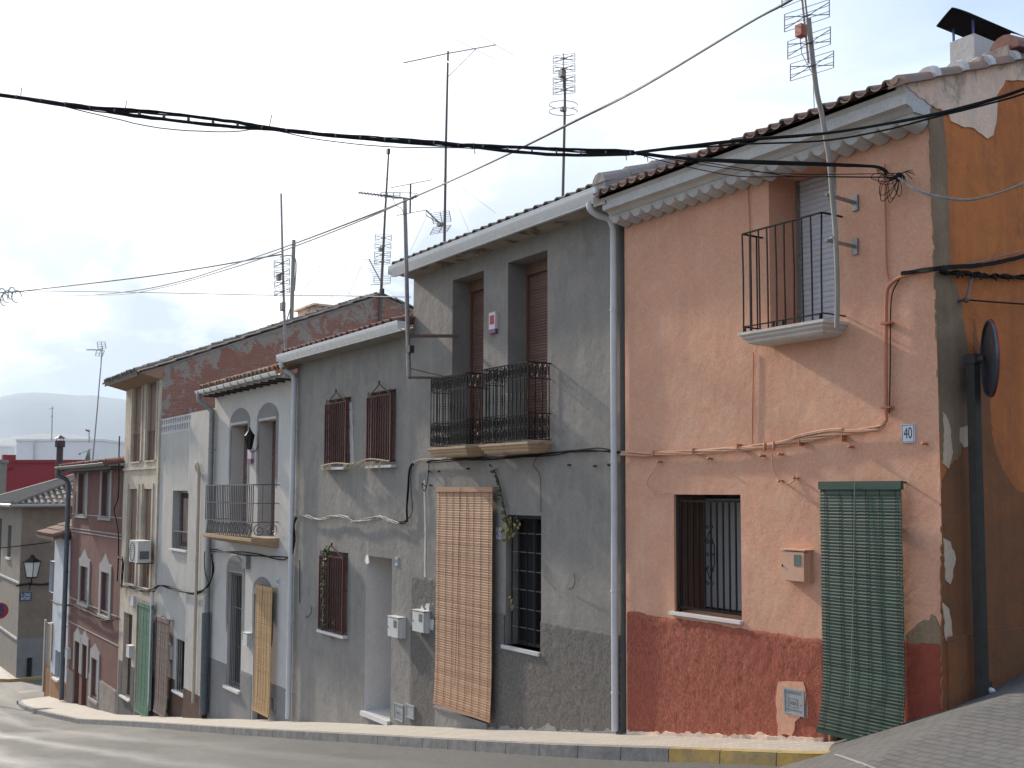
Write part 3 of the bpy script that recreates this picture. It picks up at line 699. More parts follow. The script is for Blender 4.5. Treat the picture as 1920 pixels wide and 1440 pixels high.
def kerbpiece(mbk, pts):
    """one kerb stone following pts, 11 cm wide, 13 cm high"""
    A = []; W_ = .11
    for i, p in enumerate(pts):
        d = (pts[min(i+1, len(pts)-1)]-pts[max(i-1, 0)]).normalized(); nrm = Vector((d.y, -d.x, 0))
        if nrm.y > 0 and p.x > -45.5: nrm = -nrm
        z = g(p.x); o = p-nrm*0.0
        A.append([(p.x-nrm.x*W_, p.y-nrm.y*W_, z-.3), (p.x-nrm.x*W_, p.y-nrm.y*W_, z+.004), (p.x-nrm.x*.012, p.y-nrm.y*.012, z+.004), (p.x, p.y, z-.010), (p.x+nrm.x*.012, p.y+nrm.y*.012, z-.3)])
    m_ = 5; V_ = [v for r in A for v in r]; fs = [tuple(range(m_)), tuple((len(A)-1)*m_+k for k in range(m_))]
    for i in range(len(A)-1):
        for k in range(m_): fs.append((i*m_+k, i*m_+(k+1) % m_, (i+1)*m_+(k+1) % m_, (i+1)*m_+k))
    mbk.add(V_, fs)
# resample the outer line every 5 cm
LN = []; d_ = 0
for a, b in segs:
    L_ = (b-a).length; t = d_
    while t < L_: LN.append(a+(b-a)*t/L_); t += .05
    d_ = t-L_
i = 0
while i < len(LN)-3:
    j = min(i+14, len(LN)-1); ps = LN[i:j+1:2]
    if len(ps) >= 2:
        a = ps[0]; ps2 = [p.copy() for p in ps]; ps2[-1] = ps2[-1]+(ps2[-2]-ps2[-1])*.12
        kerbpiece(ky if -8.15 < (ps[0].x+ps[-1].x)/2 else kb, ps2)
    i = j
struct(kb, 'kerb', M['kerb']); struct(ky, 'yellow_kerb', M['yellow_kerb'])
# the ramp of the side street on the right
def rampz(x, y):
    pl = -1.87+(x+5.69)*(.40 if x < -5.1 else .40)+.17*(y-8)
    if x > -5.1: pl = -1.87+.236+(x+5.1)*.16+.17*(y-8)
    return max(pl, g(x)-.30)+.006*noise.noise(Vector((x*3, y*3, 0)))
struct(sheet(-7.3, 4, 5.6, 8.02, rampz, .1, .1), 'ramp', M['cobble'], True)
struct(sheet(-5.72, 4, 8.02, 26, rampz, .12, .4), 'side_street', M['cobble'], True)
mb = MB(); pts = []
for px, py in ((1566, 1415), (1580, 1419), (1600, 1426), (1625, 1435), (1655, 1447), (1700, 1468)):
    r = ray(px, py); t = 4
    while r.z*t > max(rampz(r.x*t, r.y*t), g(r.x*t)-.13)+.01: t += .01
    pts.append(r*t)
mb.tube(pts, .009, 5); struct(mb, 'kerb_edge', M['mortar'])
# opposite pavement of the cross street, in front of the brown house
mb = MB(); mb.add([(-75, 7.3, g(-75)+.0), (-56.2, 7.45, g(-56.2)), (-55.4, 7.9, g(-55.4)), (-55.2, 8.6, g(-55.2)), (-55.2, 30, g(-55.2)), (-57, 30, g(-57)), (-57, 9, g(-57)), (-75, 9, g(-75))],
       [(0, 1, 2, 6, 7), (2, 3, 4, 5, 6)]); struct(mb, 'far_pavement', M['pave'])
mb = MB()
q = [Vector(v) for v in ((-75, 7.25, 0), (-56.2, 7.4, 0), (-55.4, 7.85, 0), (-55.15, 8.6, 0), (-55.15, 30, 0))]
for a, b in zip(q, q[1:]):
    mb.add([(a.x, a.y, g(a.x)-.3), (b.x, b.y, g(b.x)-.3), (b.x, b.y, g(b.x)+.006), (a.x, a.y, g(a.x)+.006), (a.x-.12, a.y+.1, g(a.x)+.006), (b.x-.12, b.y+.1, g(b.x)+.006)], [(0, 1, 2, 3), (3, 2, 5, 4)])
struct(mb, 'far_kerb', M['yellow_kerb'])
mb = MB(); c = (-50.07, 7.85); mb.tube([(c[0], c[1], g(c[0])-.127), (c[0], c[1], g(c[0])-.118)], .42, 20); tag(mb.build('manhole_cover', M['galv_dark']), 'round dark manhole cover in the sunlit road by the pavement corner', 'manhole cover')
# hills
def hill(name, dist, hw, prof, seedv):
    mb = MB(); n = 120; D0 = FV.copy(); D0.z = 0; D0.normalize(); R0 = Vector((D0.y, -D0.x, 0))
    rows = 7; 
    for i in range(n+1):
        u = -1+2*i/n; px = -1700+3400*(i/n)*1.0
        az = (px-CX)/F; base = D0+R0*az; H = prof(px)
        for r in range(rows):
            t = r/(rows-1); dd = dist*(1-.34*(1-t)); rg = 1+.10*noise.noise(Vector((px*.004+t*3, t*4+seedv, seedv)))
            z = H*dist/F*(math.sin(t*math.pi/2)**1.3)*(rg if 0 < t < 1 else 1)-16*(1-t)
            mb.v.append((base.x*dd, base.y*dd, z))
        for r in range(1, 3):
            mb.v.append((base.x*dist*(1+.3*r), base.y*dist*(1+.3*r), (H*dist/F)*(1-.45*r)-10))
    rows += 2
    for i in range(n):
        for r in range(rows-1):
            a = i*rows+r; mb.f.append((a, a+1, a+1+rows, a+rows))
    struct(mb, name, M['hill'], True)
def pr1(px):
    pk = [(-1700, 60), (-900, 150), (-400, 120), (-150, 145), (-40, 160), (0, 178), (40, 183), (80, 175), (150, 168), (222, 163), (320, 140), (500, 110), (900, 60), (1700, 30)]
    for (a, ha), (b, hb) in zip(pk, pk[1:]):
        if px <= b:
            t = (px-a)/(b-a); t = t*t*(3-2*t); return ha+(hb-ha)*t+2.2*noise.noise(Vector((px*.05, 1, 2)))+1*noise.noise(Vector((px*.2, 4, 2)))
    return 30
def pr2(px): return 118+14*math.sin(px*.006+1)+10*math.sin(px*.017)+2*noise.noise(Vector((px*.07, 1, 9)))
hill('hills', 5200, 1, pr1, 1); hill('hill_foot', 3600, 1, lambda p: pr2(p)*.75, 5)
# ================================================================ HOUSE 40 (salmon)
def W(x, y, Y=8.): a, b = wl(x, y, Y); return (a, Y, b)
def cable(name, pts, r, mat, label, cat='cable', Y=7.96, jit=0, strands=1, spread=.0, n=6, group=None, sm=5, twist=0):
    mb = MB()
    for s in range(strands):
        P = []
        ph = R_.uniform(0, 6.28)
        C = curve([W(p[0], p[1], p[2] if len(p) > 2 else Y) for p in pts], sm)
        for i, p in enumerate(C):
            o = Vector((0, 0, 0))
            if strands > 1:
                a = ph+i*.35*(1+twist); o = Vector((0, math.cos(a)*spread*.5, math.sin(a)*spread))
            if jit: o += Vector((0, R_.uniform(-jit, 0), R_.uniform(-jit, jit)))
            P.append(p+o)
        mb.tube(P, r*R_.uniform(.8, 1.15), n)
    return tag(mb.build(name, M[mat], smooth=True), label, cat, group)

h40 = empty('row_house', ((X40L+X40R)/2, 8, g(-7.9)), 'salmon orange house at the street corner with red plinth, scalloped white cornice and number 40', 'house', 'terraced houses along the street')
Zt40 = 3.33
bx0, bx1 = -7.665, wl(1577, 800)[0]; bzt = wz(1443, 327); bzb = wz(1500, 632)+.0
wx0, wx1, wzb, wzt = rect(1263, 1388, 927, 1146)
dx0, dx1 = wl(1548, 900)[0], wl(1680, 900)[0]; dzt = wz(1548, 925)
ops = [(bx0, bx1, 1.56, bzt, .46), (wx0, wx1, wzb, wzt, .56), (dx0, dx1, g(-7)-.9, dzt, .18)]
SL40 = .36; VS = .36; VZ = .16
b = MB(); z0 = g(X40L)-.8; wallfront(b, X40L, X40R, z0, Zt40, ops)
b.build('wall', M['orange'], h40)
b = MB(); zr = Zt40+SL40*4.6; yb = 16.5
b.add([(X40R, 8, z0), (X40R, yb, z0), (X40R, yb, Zt40+1.8), (X40R, 12.6, Zt40+VZ+.01+VS*5.04), (X40R, 7.59, Zt40+.22), (X40R, 7.59, Zt40+.206), (X40R, 8, Zt40+.206)], [(0, 1, 2, 3, 4, 5, 6)])
b.build('side_wall', M['orange_side'], h40)
b = MB(); b.add([(X40L, 8, z0), (X40L, yb, z0), (X40L, yb, zr-SL40*3.9), (X40L, 12.6, zr+.12), (X40L, 8, Zt40+.12)], [(0, 1, 2, 3, 4)]); b.quad((X40L, yb, z0), (X40R, yb, z0), (X40R, yb, zr-SL40*3.9), (X40L, yb, zr-SL40*3.9))
b.build('party_wall', M['mortar'], h40)
# plinth: displaced roughcast sheet standing a little proud of the wall
def plinth(parent, x0, x1, zt, zb, mat, cut=[], t=.018, step=.03, amp=.010, edge=.02, name='plinth', fz=None, holes=[]):
    mb = MB(); nx = max(2, int((x1-x0)/step)); 
    cols = []
    for i in range(nx+1):
        x = x0+(x1-x0)*i/nx; top = zt+edge*noise.noise(Vector((x*5, 3, zt)))+edge*.5*noise.noise(Vector((x*19, 1, zt)))
        bot = (fz(x) if fz else g(x)-.05); nz = max(2, int((zt-zb)/step))
        col = []
        for k in range(nz+1):
            z = bot+(top-bot)*k/nz
            y = 8-t-amp*(noise.noise(Vector((x*11, 1, z*7)))+.6*noise.noise(Vector((x*27, 5, z*19)))) if k < nz else 8-.002
            if i in (0, nx): y = 8.004
            mb.v.append((x, y, z)); col.append(len(mb.v)-1)
        cols.append(col)
    for a, b_ in zip(cols, cols[1:]):
        for k in range(len(a)-1):
            vx = [mb.v[q] for q in (a[k], b_[k], b_[k+1], a[k+1])]; cx_ = sum(v[0] for v in vx)/4; cz_ = sum(v[2] for v in vx)/4
            if any(h[0] < cx_ < h[1] and h[2] < cz_ < h[3] for h in cut): continue
            mb.f.append((a[k], b_[k], b_[k+1], a[k+1]))
    return mb.build(name, mat, parent, smooth=True)
zp40 = wz(1180, 1147)
gx0, gx1, gzb, gzt = rect(1467, 1505, 1286, 1334)
plinth(h40, X40L+.01, dx0-.02, zp40, wz(1180, 1375), M['red_plinth'], amp=.006, t=.016, cut=[(wx0-.02, wx1+.02, wzb-.02, 9), (gx0-.02, gx1+.02, gzb-.02, gzt+.03)])
plinth(h40, dx1+.02, X40R+.004, wz(1700, 1200), wz(1700, 1400), M['red_smooth'], amp=.003, t=.01, edge=.006, name='plinth')
b = MB(); b.box(dx0, dx1, 8.10, 8.17, g(-7)-.9, dzt); o = b.build('door', M['wood_dark'], h40)
b = MB(); b.blob((dx0+.1, 8.08, -1.2), .025, .03, .025); b.build('handle', M['galv'], o)
# balcony door: white roller shutter
b = ribbed(bx0, bx1, bzb, bzt-.0, 8.44, .056, .012); o = b.build('roller_shutter', M['shutter_white'], h40)
b = MB(); b.box(bx0, bx0+.03, 8.40, 8.46, bzb, bzt); b.box(bx1-.03, bx1, 8.40, 8.46, bzb, bzt); b.box(bx0+.03, bx1-.03, 8.41, 8.46, bzb, bzb+.05); b.build('shutter_rail', M['galv'], o)
# balcony
bal = MB(); BX0, BX1 = -7.74, wl(1591, 640)[0]; YF = 7.69; BZ = 1.60
stepslab(bal, BX0-.04, BX1+.0, YF-.04, BZ, .125, inset=.035); bo = bal.build('balcony', M['slab_white'], h40)
r = MB(); RT = BZ+1.02
fx0, fx1 = BX0+.0, BX1-.03; yf = YF-.0
T = [Vector((fx0, yf, RT)), Vector((fx1-.02, yf, RT)), Vector((fx1, yf+.03, RT))]
r.tube(T+[Vector((fx1, 7.98, RT))], .0105, 6); r.tube([(fx0, yf, RT), (fx0, 7.98, RT)], .0105, 6)
r.tube([(fx0-.01, yf, BZ+.06), (fx1, yf, BZ+.06), (fx1, 8, BZ+.06)], .009, 4); r.tube([(fx0, yf, BZ+.06), (fx0, 8, BZ+.06)], .009, 4)
for i in range(10):
    x = fx0+(fx1-fx0-.02)*i/9; r.tube([(x, yf, BZ+.0), (x+.004*math.sin(i*2.3), yf+.004*math.cos(i*3), BZ+.55), (x, yf-(.006 if i < 9 else -.02), RT)], .0085, 4)
for y in (yf+.1, yf+.2): r.tube([(fx0, y, BZ), (fx0, y, RT)], .0085, 4)
r.tube([(fx1, yf+.17, BZ), (fx1, yf+.17, RT)], .0085, 4)
for x in (fx0+.03, fx0+.42, fx1-.5, fx1-.03): r.tube([(x, yf-.01, BZ+.06), (x, yf-.01, BZ-.02)], .012, 4)
r.build('railing', M['iron'], bo)
# cornice: fascia, projecting band, scalloped frieze, tiles
cor = MB(); yE = 7.60
prof = [(8, Zt40-.02), (yE+.16, Zt40-.02), (yE+.12, Zt40+.015), (yE+.05, Zt40+.03), (yE+.045, Zt40+.13), (yE+.02, Zt40+.15), (yE, Zt40+.16), (yE, Zt40+.205), (8, Zt40+.205)]
cor.ext(prof, X40L+.02, X40R+.004)
co = cor.build('cornice', M['cornice'], h40)
sc_ = MB(); n = 22; p = (X40R-.02-X40L+.02)/n
for i in range(n):
    xa = X40L-.02+p*i
    pr = [(xa, Zt40-.02)]+[(xa+p*(k/8), Zt40-.05-.060*abs(math.sin(math.pi*(k/8)))**.8) for k in range(9)]+[(xa+p, Zt40-.02)]
    pr2_ = [(xa+.0*p, Zt40-.02)]+[(xa+p*(k/8), Zt40-.055) for k in range(9)]+[(xa+p, Zt40-.02)]
    m_ = len(pr)
    sc_.add([(a, 7.985, b_) for a, b_ in [(x, Zt40-.02 if j in (0, m_-1) else z-.03) for j, (x, z) in enumerate(pr)]]+[(a, 7.80, b_) for a, b_ in pr]+[(a, 7.775, b_+.02) for a, b_ in pr2_],
            [tuple(range(m_-1, -1, -1))]+[(k, (k+1) % m_, (k+1) % m_+m_, k+m_) for k in range(m_)]+[(k+m_, (k+1) % m_+m_, (k+1) % m_+2*m_, k+2*m_) for k in range(m_)]+[tuple(range(2*m_, 3*m_))])
sc_.build('scalloped_frieze', M['cornice'], co, smooth=True)
t40 = tiles(X40L+.02, X40R-.06, yE-.03, Zt40+.208, SL40, 12.6, 16.5, pitch=.17, rad=.048, jit=.010)
t40.build('roof', M['tile'], h40)
v = MB(); verge(v, X40R-.02, yE-.04, Zt40+VZ, 12.6, Zt40+VZ+VS*5, .10, .42); v.build('verge_tiles', M['tile'], h40, smooth=True)
for k in range(12):
    v = MB(); ya = yE-.04+.42*(k+.96); za = Zt40+VZ+.01+VS*(ya-yE+.04)
    K = 7; pA = [(X40R-.02+math.cos(math.pi*q/K)*.122, math.sin(math.pi*q/K)*.122) for q in range(K+1)]
    v.add([(x, ya, za+z) for x, z in pA]+[(x, ya+.07, za+.027+z) for x, z in pA], [(q, q+1, q+K+2, q+K+1) for q in range(K)]+[tuple(range(K, -1, -1)), tuple(range(K+1, 2*K+2))]); v.build('mortar_band', M['cornice'], h40, smooth=True)

v = MB(); verge(v, X40L-.02, yE+.02, Zt40+.36, 12.6, Zt40+.36+SL40*4.98, .13, .42)
v.add([(X40L-.14, yE+.03, Zt40+.1), (X40L+.10, yE+.03, Zt40+.1), (X40L+.10, 12.6, Zt40+.1+SL40*4.98), (X40L-.14, 12.6, Zt40+.1+SL40*4.98), (X40L-.14, yE+.03, Zt40+.37), (X40L+.10, yE+.03, Zt40+.37), (X40L+.10, 12.6, Zt40+.37+SL40*4.98), (X40L-.14, 12.6, Zt40+.37+SL40*4.98)],
      [(0, 1, 5, 4), (1, 2, 6, 5), (3, 0, 4, 7), (4, 5, 6, 7)])
v.build('party_wall_capping', M['mortar'], h40)
# ground floor window
wf = window(h40, wx0, wx1, wzb, wzt, 8.50, M['wood_dark'], leaves=2, fw=.06, mull=0)
b = MB(); b.box(wx0+.02, wx1-.02, 8.46, 8.49, wzb+.03, wzt-.05); b.build('shutter_leaf', M['door_grey'], wf)
b = MB(); b.box(wx0, wx0+.004, 8.03, 8.50, wzb, wzt); b.box(wx0+.004, wx1, 8.03, 8.50, wzt-.004, wzt); b.build('reveal_lining', M['wood_mid'], wf)
b = MB(); gy = 8.03
b.box(wx0+.05, wx1-.0, gy-.012, gy+.012, wzt-.085, wzt-.06); b.box(wx0+.05, wx1, gy-.012, gy+.012, wzb+.045, wzb+.07); b.box(wx0+.05, wx0+.075, gy-.012, gy+.012, wzb+.0, wzt-.06)
nb = 11
for i in range(nb):
    x = wx0+.09+(wx1-wx0-.10)*i/(nb-1); b.tube([(x, gy, wzb+.06), (x, gy, wzt-.07)], .011, 4)
xm = wx0+.09+(wx1-wx0-.10)*5/(nb-1); zc = (wzb+wzt)/2; hh = .36
for sg in (-1, 1):
    b.tube([(xm, gy-.02, zc+hh*.72), (xm+sg*.075, gy-.02, zc+.1), (xm+sg*.075, gy-.02, zc-.1), (xm, gy-.02, zc-hh*.72)], .006, 4)
    for zz, rr, a0 in ((zc+hh*.86, .026, 200), (zc-hh*.86, .026, 20), (zc+.14, .03, 90), (zc-.14, .03, -90), (zc+.0, .028, 0)):
        b.tube([(xm+sg*(q-xm), gy-.02, z) for q, z in spiral(xm+.035, zz, rr, 1.1, a0, 10)], .006, 4)
b.build('grille', M['iron'], wf)
b = MB(); b.box(wx0-.05, wx1+.015, 7.955, 8.40, wzb-.035, wzb-.001); b.build('sill', M['sill'], wf)
# meter, hatch, plate, wall bits
q = rect(1476, 1522, 1030, 1088); meter(h40, q[0], q[1], q[2], q[3], M['meter_orange'], .12)
patch(h40, [(1462, 1278), (1508, 1280), (1514, 1300), (1510, 1338), (1494, 1352), (1488, 1378), (1462, 1376), (1460, 1340), (1458, 1300)], M['orange'], t=.026)
gasdoor(h40, gx0, gx1, gzb, gzt, y=7.985)
q = rect(1694, 1719, 796, 831); plate(h40, *q, '40')
patch(h40, [(1700, 1192), (1712, 1178), (1722, 1168), (1735, 1160), (1742, 1164), (1746, 1154), (1756, 1156), (1764, 1176), (1768, 1208), (1730, 1205), (1704, 1206)], M['greenish_render'], t=.008)
for px, py in ((1241, 866), (1335, 860), (1434, 855), (1468, 852), (1600, 838), (1738, 832), (1468, 902), (1496, 896)):
    b = MB(); x, y, z = W(px, py); b.tube([(x, 7.94, z), (x, 8, z)], .013, 8); b.blob((x, 7.94, z), .016, .012, .016, 8, 4)
    b.build('wall_stub', M['cable_orange'], h40, smooth=True)
pp = [(X40L+.05, g(X40L)-.1)]
for i in range(70):
    x = X40L+.05+(dx0-.1-X40L)*i/69; pp.append((x, g(x)+.035+.07*max(0, noise.noise(Vector((x*3.1, 2, 0))))+.05*noise.noise(Vector((x*11, 7, 0)))))
pp.append((dx0-.05, g(dx0)-.1)); b = MB()
for (xa, za), (xb, zb_) in zip(pp, pp[1:]): b.add([(xa, 7.958, g(xa)-.1), (xb, 7.958, g(xb)-.1), (xb, 7.958, zb_), (xa, 7.958, za), (xb, 8, zb_), (xa, 8, za)], [(0, 1, 2, 3), (3, 2, 4, 5)])
b.build('mortar_foot', M['pinkish_mortar'], h40)
# ochre side wall: coats and patches
S = X40R
patch(h40, [(1698, 160), (1760, 138), (1850, 100), (1920, 70), sidepx(11, Zt40+VZ+VS*3.44), sidepx(12.6, Zt40+VZ+VS*5.0), sidepx(12.7, Zt40+VZ+VS*4.3), sidepx(11.6, Zt40+VZ+VS*3.3), sidepx(10.6, Zt40+VZ+VS*1.9), (1965, 165), (1920, 150), (1885, 152), (1868, 178), (1868, 222), (1862, 254), (1848, 258), (1832, 246), (1815, 238), (1796, 236), (1782, 228), (1772, 212), (1752, 202), (1746, 198), (1722, 184)], M['pinkish_mortar'], side=S, t=.012)
patch(h40, [(1742, 202), (1766, 210), (1772, 260), (1776, 330), (1778, 420), (1781, 520), (1795, 540), (1802, 570), (1812, 640), (1818, 700), (1820, 760), (1815, 800), (1795, 860), (1775, 872), (1764, 860)], M['greenish_render'], side=S, t=.007)
patch(h40, [(1766, 1330), (1765, 900), (1776, 880), (1800, 850), (1822, 800), (1826, 600), (1850, 700), (1862, 830), (1880, 880), (1905, 920), (1960, 930), sidepx(11, -.15), sidepx(12.2, .2), sidepx(13.6, -.2), sidepx(16, .1), sidepx(16, -2.4), sidepx(12, -2.4), (1960, 1320)], M['ochre_low'], side=S, t=.004, jag=.015)
patch(h40, [(1767, 770), (1780, 800), (1784, 850), (1778, 880), (1768, 870)], M['pale_patch'], side=S, t=.013)
patch(h40, [(1800, 804), (1812, 800), (1820, 815), (1818, 834), (1806, 838), (1797, 826)], M['pale_patch'], side=S, t=.013)
patch(h40, [(1769, 1010), (1780, 1016), (1789, 1045), (1784, 1080), (1779, 1096), (1770, 1090)], M['pale_patch'], side=S, t=.013)
patch(h40, [(1767, 1130), (1778, 1140), (1783, 1190), (1780, 1214), (1771, 1196)], M['pale_patch'], side=S, t=.013)
b = MB(); b.box(S, S+.035, 8.02, 16, -2.6, -1.25); b.build('side_plinth', M['ochre_low'], h40)
# chimney with metal hood
ch = empty('chimney', (-7, 12, 5.3), 'white plastered chimney under a dark sheet metal hood on blue legs at the top right', 'chimney')
YC = 9.4; pA = ray(1826, 62); cA = pA*(YC/pA.y); X_ = cA.x; zt = cA.z; cw, ln = .28, .74
b = MB(); b.box(X_-cw, X_, YC, YC+ln, zt-1.2, zt); b.build('stack', M['cornice'], ch)
b = MB(); hz = zt+.15
for (x, y) in ((X_-cw+.02, YC+.04), (X_-.02, YC+.02), (X_-cw+.02, YC+ln-.04), (X_-.02, YC+ln-.04)): b.bar((x, y, zt-.02), (x, y, hz), .018)
b.build('legs', M['blue_iron'], ch)
b = MB(); ex, ey = .05, .15; xr_ = X_-cw/2; xl_ = X_-cw-ex; xq = X_+ex
K = 4; U_ = []
for k in range(2*K+1):
    t = k/K-1; U_.append((xr_+(xr_-xl_)*t, hz+.125*(1-abs(t)**1.12)))
V_ = [(x, YC-ey, z) for x, z in U_]+[(x, YC+ln+ey, z) for x, z in U_]+[(x, YC-ey, z+.008) for x, z in U_]+[(x, YC+ln+ey, z+.008) for x, z in U_]; n = len(U_)
b.add(V_, [(k, k+1, k+1+n, k+n) for k in range(n-1)]+[(k+2*n, k+3*n, k+1+3*n, k+1+2*n) for k in range(n-1)]+[(k, k+2*n, k+1+2*n, k+1) for k in range(n-1)]+[(k+n, k+1+n, k+1+3*n, k+3*n) for k in range(n-1)]+[(0, n, 3*n, 2*n), (n-1, 3*n-1, 4*n-1, 2*n-1)])
b.build('hood', M['cap_dark'], ch)
b = MB(); p = at(1882, 96, 10.3); K = 8
b.exty([(p.x+.16*math.cos(math.pi*k/K), p.z+.16*math.sin(math.pi*k/K)) for k in range(K+1)], p.y, p.y+.5, .05); b.build('ridge_cap', M['tile_red'], h40)
# green blind over the door
blind('dark green slatted blind hanging over the door of the salmon corner house', 1538, 1689, 903, 1370, M['blind_green'], 'door blind', off=.13, hang=.02, curl=.10, pitch=.030, cords=6, head=.075, cordmat='cord_light')

# ================================================================ HOUSE 42 (tall grey)
h42 = empty('row_house', ((X42L+X42R)/2, 8, g(-12.9)), 'tall grey rendered house with two narrow black balconies, white gutter and number 42', 'house', 'terraced houses along the street')
Zt42 = 3.50; SL42 = .36
def wrect(xl, xr, yt, zb): return wl(xl, 900)[0], wl(xr, 900)[0], zb, wz(xl, yt)
A = wrect(846, 905, 527, .70); B = wrect(951, 1026, 493, .70)
lw = rect(949, 1015, 965, 1209)
dr = rect(826, 918, 940, 1325)
ops = [(A[0], A[1], A[2], A[3], .38), (B[0], B[1], B[2], B[3], .38), (lw[0], lw[1], lw[2], lw[3], .28), (dr[0], dr[1], g(dr[0])-.5, dr[3], .2)]
house_body(X42L, X42R, Zt42, ops, 12.4, 16.5, SL42).build('wall', M['grey42'], h42)
zp = wz(1020, 1165)
plinth(h42, X42L+.02, dr[0]-.02, zp+.36, -4, M['grey42_plinth'], amp=.005, t=.016, edge=.015)
plinth(h42, dr[1]+.02, X42R+.01, zp, -4, M['grey42_plinth'], amp=.005, t=.018, cut=[(lw[0]-.01, lw[1]+.01, lw[2]-.05, 9)], edge=.015)
b = MB(); xx = [dr[1]+.05+(X42R-.05-dr[1]-.05)*i/60 for i in range(61)]
for xa, xb in zip(xx, xx[1:]):
    za, zb_ = [g(x)+.02+.10*max(0, noise.noise(Vector((x*2.1, 9, 0))))+.07*noise.noise(Vector((x*8, 7, 0))) for x in (xa, xb)]
    b.add([(xa, 7.965, g(xa)-.1), (xb, 7.965, g(xb)-.1), (xb, 7.965, max(zb_, g(xb)-.05)), (xa, 7.965, max(za, g(xa)-.05)), (xb, 8, max(zb_, g(xb)-.05)), (xa, 8, max(za, g(xa)-.05))], [(0, 1, 2, 3), (3, 2, 4, 5)])
b.build('mortar_foot', M['mortar'], h42)
b = MB(); b.box(dr[0], dr[1], 8.12, 8.19, wz(826, 1330), dr[3]); o = b.build('door', M['wood_dark'], h42)
b = MB(); st = wl(818, 1322)[1]; b.box(dr[0]-.06, dr[1]+.02, 7.965, 8.2, g(dr[0])-.3, st-.03); b.box(dr[0]-.07, dr[1]+.03, 7.945, 8.2, st-.03, st); b.build('doorstep', M['mortar'], h42)
for (x0, x1, z0_, z1) in (A, B):
    o = ribbed(x0, x1, z0_, z1-.02, 8.35, .042, .010).build('roller_shutter', M['shutter_brown'], h42)
    b = MB(); b.box(x0, x1, 8.29, 8.345, z1-.16, z1-.0); b.box(x0, x0+.03, 8.31, 8.36, z0_, z1-.16); b.box(x1-.03, x1, 8.31, 8.36, z0_, z1-.16); b.build('shutter_box', M['wood_mid'], o)
wf = window(h42, lw[0], lw[1], lw[2], lw[3], 8.2, M['wood_dark'], leaves=2, fw=.05, mull=0)
b = MB(); gy = 8.04
for i in range(5):
    x = lw[0]+.10+(lw[1]-lw[0]-.12)*i/4; b.tube([(x, gy, lw[2]+.03), (x, gy, lw[3]-.05)], .010, 4)
b.box(lw[0], lw[1], gy-.02, gy+.02, lw[3]-.05, lw[3]-.0); b.build('grille', M['iron'], wf)
for i in range(6):  # cross bars in lighter steel than the uprights, painting in their glints
    b = MB(); z = lw[2]+.27+(lw[3]-lw[2]-.52)*i/5; b.tube([(lw[0]+.05, gy+.008, z), (lw[1], gy+.008, z)], .007, 4); b.build('cross_bar', M['galv_dark'], wf)
b = MB(); b.box(lw[0]-.05, lw[1]+.0, 7.955, 8.26, lw[2]-.05, lw[2]); b.build('sill', M['cornice'], wf)
# gutter, soffit, roof
b = MB(); b.add([(X42L-.05, 7.74, Zt42+.02), (X42R+.0, 7.74, Zt42+.02), (X42R, 8.02, Zt42-.01), (X42L-.05, 8.02, Zt42-.01), (X42L-.05, 7.74, Zt42+.10), (X42R, 7.74, Zt42+.10), (X42R, 8.02, Zt42+.22), (X42L-.05, 8.02, Zt42+.22)],
      [(0, 1, 2, 3), (4, 7, 6, 5), (0, 4, 5, 1), (0, 3, 7, 4), (1, 5, 6, 2)]); b.build('soffit', M['soffit'], h42)
tiles(X42L-.12, X42R-.02, 7.66, Zt42+.14, SL42, 12.4, 16.5, pitch=.235, rad=.09, jit=.012).build('roof', M['tile_grey'], h42)
gutter(X42L-.12, X42R+.04, 7.59, Zt42+.16, M['gutter'], h42, .14, .16)
px_ = -10.20; zg_ = g(px_)
downpipe(curve([(px_-.12, 7.66, Zt42+.03), (px_-.12, 7.67, Zt42-.06), (px_-.08, 7.76, Zt42-.13), (px_-.02, 7.88, Zt42-.17), (px_, 7.93, Zt42-.28)], 5)+[Vector((px_, 7.93, Zt42-1)), Vector((px_, 7.93, zg_+.04))], .043, M['pipe'], h42, (2.2, .35, -1.2, -2.4))
